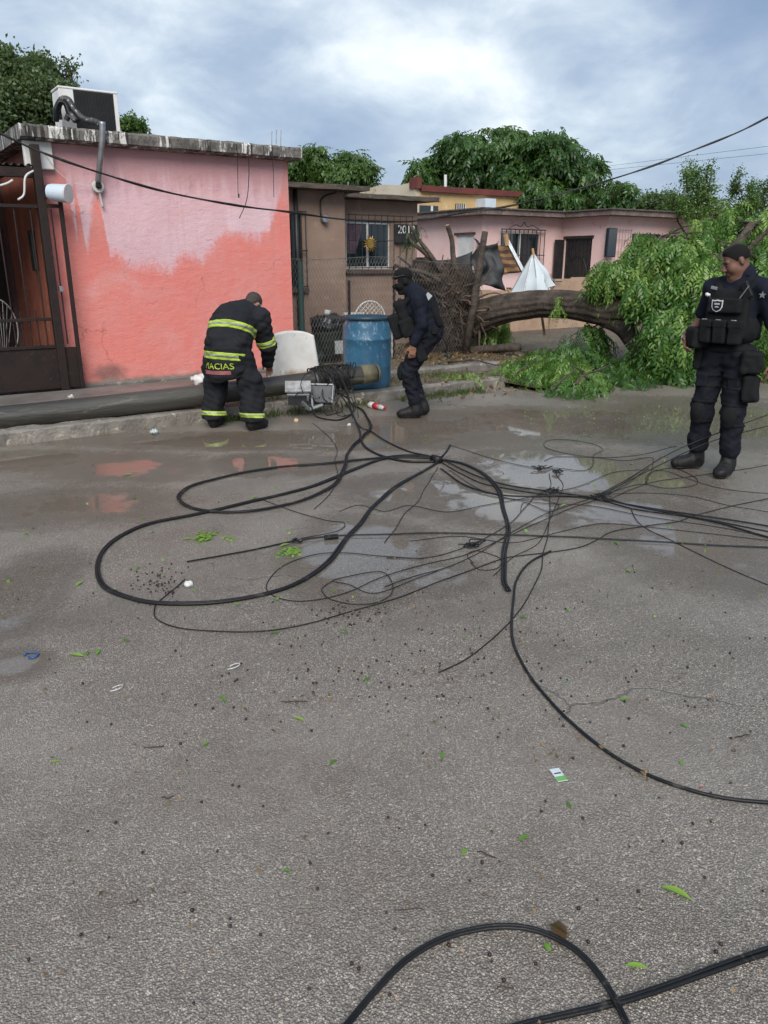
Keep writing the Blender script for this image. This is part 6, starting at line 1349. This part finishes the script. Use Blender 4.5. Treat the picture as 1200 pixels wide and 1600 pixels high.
# trousers
tp_ = []
for s_ in 'RL': tp_ += [cap(J['hip' + s_], J['kn' + s_], .108, .086, k=.04), cap(J['kn' + s_], lerp(J['kn' + s_], J['an' + s_], .72), .082, .072, k=.03), cap(lerp(J['kn' + s_], J['an' + s_], .55), lerp(J['kn' + s_], J['an' + s_], .74), .078, .076, k=.02)]
tp_ += [ell((0, -.015, .96), (.175, .125, .12), k=.06)]
tsol, _o = garment(tp_, 'trousers', MAT['navy_trousers'], p2, .009, lambda Q: fold(.0065, 26, 11, (1, 1, 2.2))(Q) + fold(.0028, 60, 12, (1, 1, 1.6))(Q), [((0, 0, 1), 1.02)])
for s_ in 'RL':
    d_ = np.array(J['toe' + s_]) - np.array(J['an' + s_]); boots(J, s_, p2)
    kc = np.array(J['kn' + s_]) + (0, .075, -.02); put([ell(kc, (.062, .034, .095), k=.02), ell(kc + (0, .018, .01), (.046, .03, .062), k=.01)], 'knee_pad', MAT['vest'], p2, .008)
    for zz_ in (.07, -.09):
        q_ = tsol.slab((0, 0, 1), J['kn' + s_][2] + zz_, .013, .005); q_.d = np.maximum(q_.d, -q_.P[..., 0] if s_ == 'R' else q_.P[..., 0]); add('pad_strap', q_.mesh('pad_strap'), MAT['vest'], p2, local=True)
# shirt with short sleeves
shirt = [cap((0, -.01, .98), (0, -.005, 1.30), .150, .165, flat=((0, 1, 0), .72), k=.05), cap(J['neck'], (0, -.01, 1.33), .085, .15, flat=((0, 1, 0), .75), k=.05), cap(P(0, -.035, -.10), J['neck'], .066, .080, k=.03)]
for s_, f_ in (('R', .80), ('L', .85)): shirt += [cap(J['neck'], J['sh' + s_], .070, .072, k=.05), cap(J['sh' + s_], lerp(J['sh' + s_], J['el' + s_], f_), .070, .062, k=.04)]
sh_, _o = garment(shirt, 'shirt', MAT['navy'], p2, .009, fold(.005, 24, 5)); 
put([cap(P(-.035, .018, -.145), P(-.06, -.03, -.115), .012, k=.01), cap(P(.035, .018, -.145), P(.06, -.03, -.115), .012, k=.01), cap(P(-.06, -.03, -.115), P(0, -.075, -.10), .014, k=.01), cap(P(.06, -.03, -.115), P(0, -.075, -.10), .014, k=.01)], 'collar', MAT['navy'], p2, .007)
# plate carrier
vest = [rbox((0, .125, 1.24), (.155, .040, .185), rotm(R_(6), 0, 0), .035, .03), rbox((0, -.145, 1.24), (.16, .035, .20), None, .03, .03), ell((0, .0, 1.13), (.195, .16, .15), k=.05)]
for s_ in (-1, 1): vest += [cap((s_ * .105, .11, 1.40), (s_ * .125, -.02, 1.492), .030, .034, flat=((0, 0, 1), .6), k=.02), cap((s_ * .125, -.02, 1.492), (s_ * .11, -.15, 1.40), .034, .03, flat=((0, 0, 1), .6), k=.02)]
vs, vo = garment(vest, 'vest', MAT['vest'], p2, .009, fold(.0035, 22, 9), [((0, 0, -1), -1.03)])
for i, x in enumerate((.115, .005, -.105)):
    pch = put([rbox((x, .195 - .02 * abs(x) * 5, 1.115), (.049, .034, .085), rotm(R_(-4), 0, -x * 1.6), .018, .01)], 'magazine_pouch', MAT['vest'], p2, .007, fold(.002, 40, i))
    add('pouch_flap', Solid([rbox((x, .215 - .02 * abs(x) * 5, 1.175), (.051, .020, .030), rotm(R_(-4), 0, -x * 1.6), .010, .01)], .006, .02).mesh('pouch_flap'), MAT['vest'], pch, local=True)
    put([rbox((x + .01, .226 - .02 * abs(x) * 5, 1.203), (.020, .004, .006), None, .003, .002)], 'buckle', MAT['galv'], p2, .0035)
put([rbox((0, .175, 1.305), (.125, .028, .055), rotm(R_(5), 0, 0), .016, .01)], 'chest_pouch', MAT['vest'], p2, .007, fold(.002, 40, 8))
put([rbox((.205, .12, 1.06), (.075, .075, .080), rotm(0, 0, R_(-35)), .03, .01)], 'side_pouch', MAT['vest'], p2, .008, fold(.004, 30, 3))
# shield patch: pale border round a dark field with a small pale device
def shield(c_, w_, h_, y, mt, name, parent, th=.003):
    pts = [(-w_, h_), (-w_ * .5, h_ * .92), (0, h_ * 1.05), (w_ * .5, h_ * .92), (w_, h_), (w_ * .98, -h_ * .2), (w_ * .7, -h_ * .75), (0, -h_ * 1.1), (-w_ * .7, -h_ * .75), (-w_ * .98, -h_ * .2)]
    return MB().prism([(c_[0] + a, c_[1] + b_) for a, b_ in pts], 'y', y, y + th).build(name, mt, parent, local=True)
sp_ = shield((.045, 1.305), .042, .042, .206, MAT['white_plastic'], 'shield_patch', p2); shield((.045, 1.304), .034, .034, .2095, MAT['navy'], 'patch_field', sp_)
MB().prism([(.045 - .020, 1.312), (.045 + .020, 1.312), (.045 + .020, 1.324), (.045 - .020, 1.324)], 'y', .2128, .2145).prism([(.045 - .016, 1.292), (.045 + .016, 1.292), (.045 + .010, 1.302), (.045 - .010, 1.302)], 'y', .2128, .2145).build('patch_lettering', MAT['box_grey'], sp_, local=True)
MB().box((.080, .158, 1.418), (.130, .166, 1.440), rotm_ := Matrix.Rotation(R_(-12), 3, 'Y'), Vector((.105, .162, 1.43))).build('name_patch', MAT['band_silver'], p2, bevel=.003, local=True)
put([cap((.137, .165, 1.375), (.150, .170, 1.382), .014, k=.005)], 'torch_head', MAT['white_plastic'], p2, .006); put([cap((.12, .165, 1.345), (.137, .166, 1.375), .012, k=.005)], 'torch', MAT['black_rubber'], p2, .006)
rd = put([rbox((-.125, .135, 1.42), (.030, .020, .062), rotm(R_(-8), R_(28), 0), .008, .005)], 'radio', MAT['black_rubber'], p2, .006); MB().tube([(-.10, .14, 1.33), (-.165, .13, 1.49), (-.19, .12, 1.56)], .006, 8).build('radio_antenna', MAT['black_rubber'], rd, local=True)
MB().tube([(-.095, .165, 1.36), (-.15, .162, 1.45)], .004, 6).build('radio_edge', MAT['galv'], rd, local=True)
st = [(.028 * (1 if i % 2 == 0 else .42) * math.sin(i * math.pi / 5), .028 * (1 if i % 2 == 0 else .42) * math.cos(i * math.pi / 5)) for i in range(10)]
sl_ = MB(); sl_.prism([(-.215 + a, 1.385 + b_) for a, b_ in st], 'y', .066, .070); sl_.build('sleeve_star', MAT['band_silver'], p2, local=True)
# belt, pouches, thigh rig
garment([ell((0, -.01, .985), (.197, .150, .06), k=.02)], 'belt', MAT['vest'], p2, .009, None, [((0, 0, 1), 1.015), ((0, 0, -1), -.955)])
put([rbox((-.215, .085, .90), (.075, .065, .085), rotm(0, 0, R_(25)), .028, .01)], 'belt_pouch', MAT['vest'], p2, .008, fold(.005, 30, 6)); put([rbox((.205, .03, .90), (.035, .06, .09), None, .02, .01)], 'belt_pouch', MAT['vest'], p2, .008, fold(.004, 30, 7))
put([rbox((-.225, .055, .70), (.055, .075, .10), rotm(R_(10), R_(6), R_(15)), .025, .01), rbox((-.20, .04, .80), (.02, .03, .09), None, .01, .02)], 'thigh_holster', MAT['vest'], p2, .008, fold(.004, 30, 2))
for s_, x in (('R', .115), ('L', -.105)):
    for z in (.78, .70):
        q_ = tsol.slab((0, 0, 1), z, .015, .005); q_.d = np.maximum(q_.d, .012 - q_.P[..., 0] if s_ == 'R' else q_.P[..., 0] + .012); add('thigh_strap', q_.mesh('thigh_strap'), MAT['vest'], p2, local=True)
    put([rbox((x + (.02 if x > 0 else -.01), .100, .74), (.045, .022, .055), None, .012)], 'thigh_pocket', MAT['navy_trousers'], p2, .008, fold(.003, 40, 4))
wr_ = _v(J['wrR']); put([cap(wr_ - _v((0, .02, -.008)), wr_ + _v((0, .004, -.008)), .0325, k=.005)], 'wristband', MAT['white_plastic'], p2, .006)
# ---------------------------------------------------------------- walking officer, middle
p1 = thing('person', 'officer in dark uniform and black face mask stepping past the blue drum', 'person', (4.93, 6.72, 0), rz=R_(54))
J = dict(pelvis=(0, -.125, .905), chest=(0, -.045, 1.15), neck=(0, .03, 1.31), shR=(.185, -.02, 1.25), shL=(-.185, -.03, 1.25), elR=(.245, -.06, 1.00), wrR=(.235, .03, .79), elL=(-.25, -.07, 1.00), wrL=(-.235, .02, .785), hipR=(.085, -.125, .87), hipL=(-.085, -.135, .87), knR=(.09, .06, .50), knL=(-.085, .075, .49), anR=(.085, -.10, .10), anL=(-.085, -.02, .10), toeR=(.085, .05, .03), toeL=(-.085, .17, .03), head=(0, .135, 1.425))
Rh = rotm(R_(-20), 0, R_(8))
hL = hand_prims(J['wrL'], (0.0, .12, -1), (1, 0, .1), (0, 1, .2), .75); hR = hand_prims(J['wrR'], (0, .15, -1), (-1, 0, .1), (0, 1, .2), .7)
bs, P = body_solid(J, Rh, [hL, hR], .007); add('body', bs.mesh('body'), MAT['skin_tan'], p1, local=True); eyes(P, Rh, p1, MAT['eye_white'], MAT['iris'])
mk = Solid(head_prims(J['head'], Rh)[0] + [cap(P(0, -.02, -.06), J['neck'], .060, .082, k=.04)], .006, .04).shell(.005)
mk.cut([rbox(P(0, .115, .022), (.060, .080, .024), Rh, .012), rbox(P(0, .10, .062), (.064, .05, .03), Rh, .02)]); mk.wrinkle(fold(.003, 35, 4)); add('face_mask', mk.mesh('face_mask'), MAT['vest'], p1, local=True)
hr = Solid([ell(P(0, -.014, .040), (.081, .102, .089), Rh)], .006, .03); hn = Rh @ _v((0, .5, -.86)); hr.clip(hn, float(hn @ _v(P(0, .04, .066)))); add('hair', hr.mesh('hair'), MAT['hair'], p1, local=True)
gg = put([cap(P(-.06, .070, .062), P(.06, .070, .062), .020, k=.01), cap(P(-.06, .07, .062), P(-.084, -.02, .05), .010, k=.01), cap(P(.06, .07, .062), P(.084, -.02, .05), .010, k=.01)], 'goggles', MAT['black_rubber'], p1, .006)
for s_ in (-1, 1): add('lens', Solid([ell(P(s_ * .032, .088, .062), (.026, .010, .017), Rh)], .004, .012).mesh('lens'), MAT['glass'], gg, local=True)
sh_ = [cap((0, -.13, .94), (0, -.045, 1.15), .165, .182, k=.05), cap(J['neck'], (0, -.05, 1.18), .08, .15, k=.05)]
for s_ in 'RL': sh_ += [cap(J['neck'], J['sh' + s_], .08, .082, k=.05), cap(J['sh' + s_], J['el' + s_], .076, .062, k=.03), cap(J['el' + s_], lerp(J['el' + s_], J['wr' + s_], .90), .060, .044, k=.02)]
garment(sh_, 'shirt', MAT['navy'], p1, .009, lambda Q: fold(.0075, 22, 15)(Q) + fold(.003, 55, 16)(Q))
tr2 = [ell((0, -.16, .90), (.165, .145, .13), k=.05)]
for s_ in 'RL': tr2 += [cap(J['hip' + s_], J['kn' + s_], .112, .084, k=.04), cap(J['kn' + s_], lerp(J['kn' + s_], J['an' + s_], .78), .080, .064, k=.03)]
garment(tr2, 'trousers', MAT['navy_trousers'], p1, .009, lambda Q: fold(.007, 26, 21, (1, 1, 1.8))(Q) + fold(.003, 60, 22, (1, 1, 1.6))(Q))
for s_, tilt in (('L', 0), ('R', .35)):
    d_ = np.array(J['toe' + s_]) - np.array(J['an' + s_]); boots(J, s_, p1)
    put([ell(np.array(J['kn' + s_]) + (0, .072, .0), (.062, .04, .085), k=.02)], 'knee_pad', MAT['vest'], p1, .008)
tl_ = rotm(R_(-22), 0, 0)
ve = [rbox((0, .115, 1.06), (.16, .06, .18), tl_, .04, .03), rbox((0, -.20, 1.13), (.155, .035, .175), tl_, .03, .03), ell((0, -.07, 1.05), (.178, .16, .13), tl_, .04)]
for s_ in (-1, 1): ve += [cap((s_ * .11, .12, 1.20), (s_ * .12, -.02, 1.328), .03, .034, k=.02), cap((s_ * .12, -.02, 1.328), (s_ * .11, -.17, 1.27), .034, .03, k=.02)]
garment(ve, 'vest', MAT['vest'], p1, .009, fold(.004, 22, 19))
for i, (x, y, z, hf) in enumerate(((.085, .185, .98, (.065, .065, .115)), (-.065, .19, .97, (.07, .07, .125)), (-.155, .08, .96, (.045, .075, .10)), (0, .165, 1.15, (.10, .045, .07)))):
    put([rbox((x, y, z), hf, tl_, .025, .01)], 'vest_pouch', MAT['vest'], p1, .008, fold(.004, 30, 40 + i))
put([rbox((-.12, .15, 1.20), (.025, .018, .06), tl_, .008)], 'radio', MAT['black_rubber'], p1, .006)
MB().box((-.165, -.16, 1.245), (-.10, -.10, 1.305), Matrix.Rotation(R_(40), 3, 'X')).build('shoulder_patch', MAT['box_grey'], p1, bevel=.004, local=True)
garment([ell((0, -.16, .93), (.185, .165, .075), tl_, .02)], 'belt', MAT['vest'], p1, .009, None, [((0, -.3, 1), 1.01), ((0, .3, -1), -.93)])
put([rbox((-.185, -.20, .93), (.02, .035, .035), None, .01)], 'belt_pouch', MAT['vest'], p1, .008); put([rbox((-.19, -.08, .90), (.022, .035, .045), None, .01)], 'belt_pouch', MAT['vest'], p1, .008)
put([rbox((-.185, -.05, .72), (.030, .055, .11), rotm(R_(-25), 0, 0), .02)], 'thigh_holster', MAT['vest'], p1, .008)
MB().tube(spline([(-.05, -.27, .88), (-.05, -.34, .77), (-.05, -.33, .68), (-.05, -.37, .64), (-.05, -.40, .70)], 6), .009, 8).build('sling_hook', MAT['black_rubber'], p1, smooth=True, local=True); MB().box((-.08, -.345, .655), (-.03, -.31, .685)).build('sling_buckle', MAT['black_rubber'], p1, bevel=.006, local=True)
wl = _v(J['wrL']); put([cap(wl + _v((0, -.004, .012)), wl + _v((0, .004, -.002)), .0315, k=.005)], 'bracelet', MAT['brass'], p1, .006)
# ---------------------------------------------------------------- firefighter bending over the pole
p0_ = thing('person', 'firefighter in black turnout gear with lime bands bending over the fallen pole', 'person', (3.07, 7.27, 0), rz=R_(-50))
J = dict(pelvis=(0, -.08, .86), chest=(.02, .16, 1.04), neck=(.05, .32, 1.14), shR=(.205, .25, 1.06), shL=(-.165, .27, 1.07), elR=(.235, .36, .80), wrR=(.16, .52, .60), elL=(-.22, .42, .80), wrL=(-.10, .56, .60), hipR=(.10, -.08, .83), hipL=(-.10, -.08, .83), knR=(.205, -.02, .46), knL=(-.19, .0, .46), anR=(.225, -.07, .10), anL=(-.215, -.05, .10), toeR=(.28, .12, .03), toeL=(-.25, .14, .03), head=(.075, .405, 1.20))
Rh = rotm(R_(-42), R_(6), R_(-18))
hR = hand_prims(J['wrR'], (-.1, .5, -.8), (0, -.6, -.5), (-1, 0, 0), .7); hL = hand_prims(J['wrL'], (.1, .5, -.8), (0, -.6, -.5), (1, 0, 0), .7)
bs, P = body_solid(J, Rh, [hL, hR], .008); add('body', bs.mesh('body'), MAT['skin_tan'], p0_, local=True); eyes(P, Rh, p0_, MAT['eye_white'], MAT['iris'])
hr = Solid([ell(P(0, -.013, .035), (.0755, .0965, .0845), Rh), ell(P(0, -.055, -.03), (.055, .05, .05), Rh, .03)], .006, .03); hn = Rh @ _v((0, .80, -.60)); hr.clip(hn, float(hn @ _v(P(0, .05, .05)))); add('hair', hr.mesh('hair'), MAT['hair_short'], p0_, local=True)
MB().tube(spline([P(.080, .09, .01), P(.084, .02, .012), P(.086, -.02, .005)], 4), .004, 6).build('spectacles_arm', MAT['white_plastic'], p0_, local=True)
jk = [cap((0, -.06, .80), (.01, .14, 1.02), .200, .205, k=.08), cap((0, -.085, .60), (0, -.075, .84), .212, .200, flat=((0, 1, 0), .88), k=.06), ell((.0, .05, 1.04), (.215, .19, .15), k=.06), cap(J['neck'], (.03, .18, 1.06), .105, .18, k=.06), cap(P(0, -.045, -.10), J['neck'], .082, .10, k=.03)]
for s_ in 'RL': jk += [cap(lerp(J['neck'], J['chest'], .4), J['sh' + s_], .12, .11, k=.06), cap(J['sh' + s_], J['el' + s_], .105, .090, k=.04), cap(J['el' + s_], lerp(J['el' + s_], J['wr' + s_], .9), .086, .07, k=.03)]
wrk = lambda Q: fold(.010, 15, 31)(Q) + fold(.0055, 34, 33, (.7, .7, 1.6))(Q) + fold(.002, 80, 34)(Q)
js = Solid(jk, .010, .05); js.d[:] = .5; js.join(jk[:5]); js.clip((.0, .35, -1), -.575); js.join(jk[5:]); js.wrinkle(wrk)
jo = add('jacket', js.mesh('jacket'), MAT['turnout'], p0_, local=True)
put([cap(P(-.07, -.03, -.10), P(-.03, -.09, -.08), .020, k=.02), cap(P(-.03, -.09, -.08), P(.04, -.09, -.08), .020, k=.02), cap(P(.04, -.09, -.08), P(.075, -.03, -.10), .020, k=.02)], 'collar', MAT['turnout'], p0_, .009)
def bandon(sol, n_, c_, hw, region=None, parent=None):
    n_ = np.array(n_) / np.linalg.norm(n_); a = sol.slab(n_, c_, hw, .004)
    if region: a.d = np.maximum(a.d, region(a.P))
    o = add('reflective_band', a.mesh('reflective_band'), MAT['band_yellow'], parent, local=True)
    b_ = sol.slab(n_, c_, hw * .36, .0062)
    if region: b_.d = np.maximum(b_.d, region(b_.P))
    add('silver_stripe', b_.mesh('silver_stripe'), MAT['band_silver'], o, local=True)
# keep torso and sleeve bands on their own volumes
full = js
notarm = lambda Pp: np.maximum(Pp[..., 0] - .245 - 0 * Pp[..., 1], -.235 - Pp[..., 0])
nb = np.array((.0, .42, 1.0)); nb = nb / np.linalg.norm(nb)
full2 = Solid(jk[:5], .0065, .05).wrinkle(wrk)
bandon(full2, nb, float(nb @ np.array((0, -.06, 1.015))), .036, None, p0_)
nb2 = np.array((0.05, .12, 1.0)); nb2 = nb2 / np.linalg.norm(nb2); bandon(full2, nb2, float(nb2 @ np.array((0, -.28, .755))), .036, None, p0_)
for s_ in 'RL':
    arm = Solid([cap(J['sh' + s_], J['el' + s_], .105, .090, k=.04), cap(J['el' + s_], lerp(J['el' + s_], J['wr' + s_], .9), .086, .07, k=.03)], .0065, .05).wrinkle(wrk); ax_ = np.array(J['el' + s_]) - np.array(J['sh' + s_]); ax_ = ax_ / np.linalg.norm(ax_)
    bandon(arm, ax_, float(ax_ @ np.array(lerp(J['sh' + s_], J['el' + s_], .86))), .034, None, p0_)
bv = BVHTree.FromPolygons([v.co for v in jo.data.vertices], [tuple(p.vertices) for p in jo.data.polygons])
def drape(o, off=.006):
    for v in o.data.vertices:
        h_ = bv.ray_cast(Vector((v.co.x, -1.2, v.co.z)), Vector((0, 1, 0)))
        if h_[0] is not None: v.co.y = h_[0].y - off - v.co.y
tx = text('MACIAS', .082, 'name_lettering', MAT['band_yellow'], p0_, Matrix.Translation((-.02, 0, .625)) @ Matrix.Scale(1.12, 4, (1, 0, 0)) @ Rx90, local=True, extrude=.0015); drape(tx)
gm_ = MB().grid(lambda u, v: (-.19 + .30 * u, 0, .572 + .036 * v), 14, 3).build('name_strip', M('name_strip', (.30, .10, .10), (.24, .07, .08), 40, .7), p0_, local=True); drape(gm_, .005)
tr3 = [ell((0, -.09, .84), (.185, .16, .14), k=.05)]
for s_ in 'RL': tr3 += [cap(J['hip' + s_], J['kn' + s_], .130, .122, k=.05), cap(J['kn' + s_], lerp(J['kn' + s_], J['an' + s_], .90), .120, .118, k=.04)]
wrt = lambda Q: fold(.011, 15, 37, (1, 1, 1.5))(Q) + fold(.006, 36, 38, (1, 1, 1.8))(Q)
ts, to = garment(tr3, 'trousers', MAT['turnout'], p0_, .010, wrt, [((0, 0, -1), -.095)])
for s_ in 'RL':
    leg = Solid([cap(J['kn' + s_], lerp(J['kn' + s_], J['an' + s_], .90), .120, .118, k=.04)], .0065, .05).wrinkle(wrt); bandon(leg, (.0, .15, 1.0), .140, .023, None, p0_)
    d_ = np.array(J['toe' + s_]) - np.array(J['an' + s_]); boots(J, s_, p0_, .006)
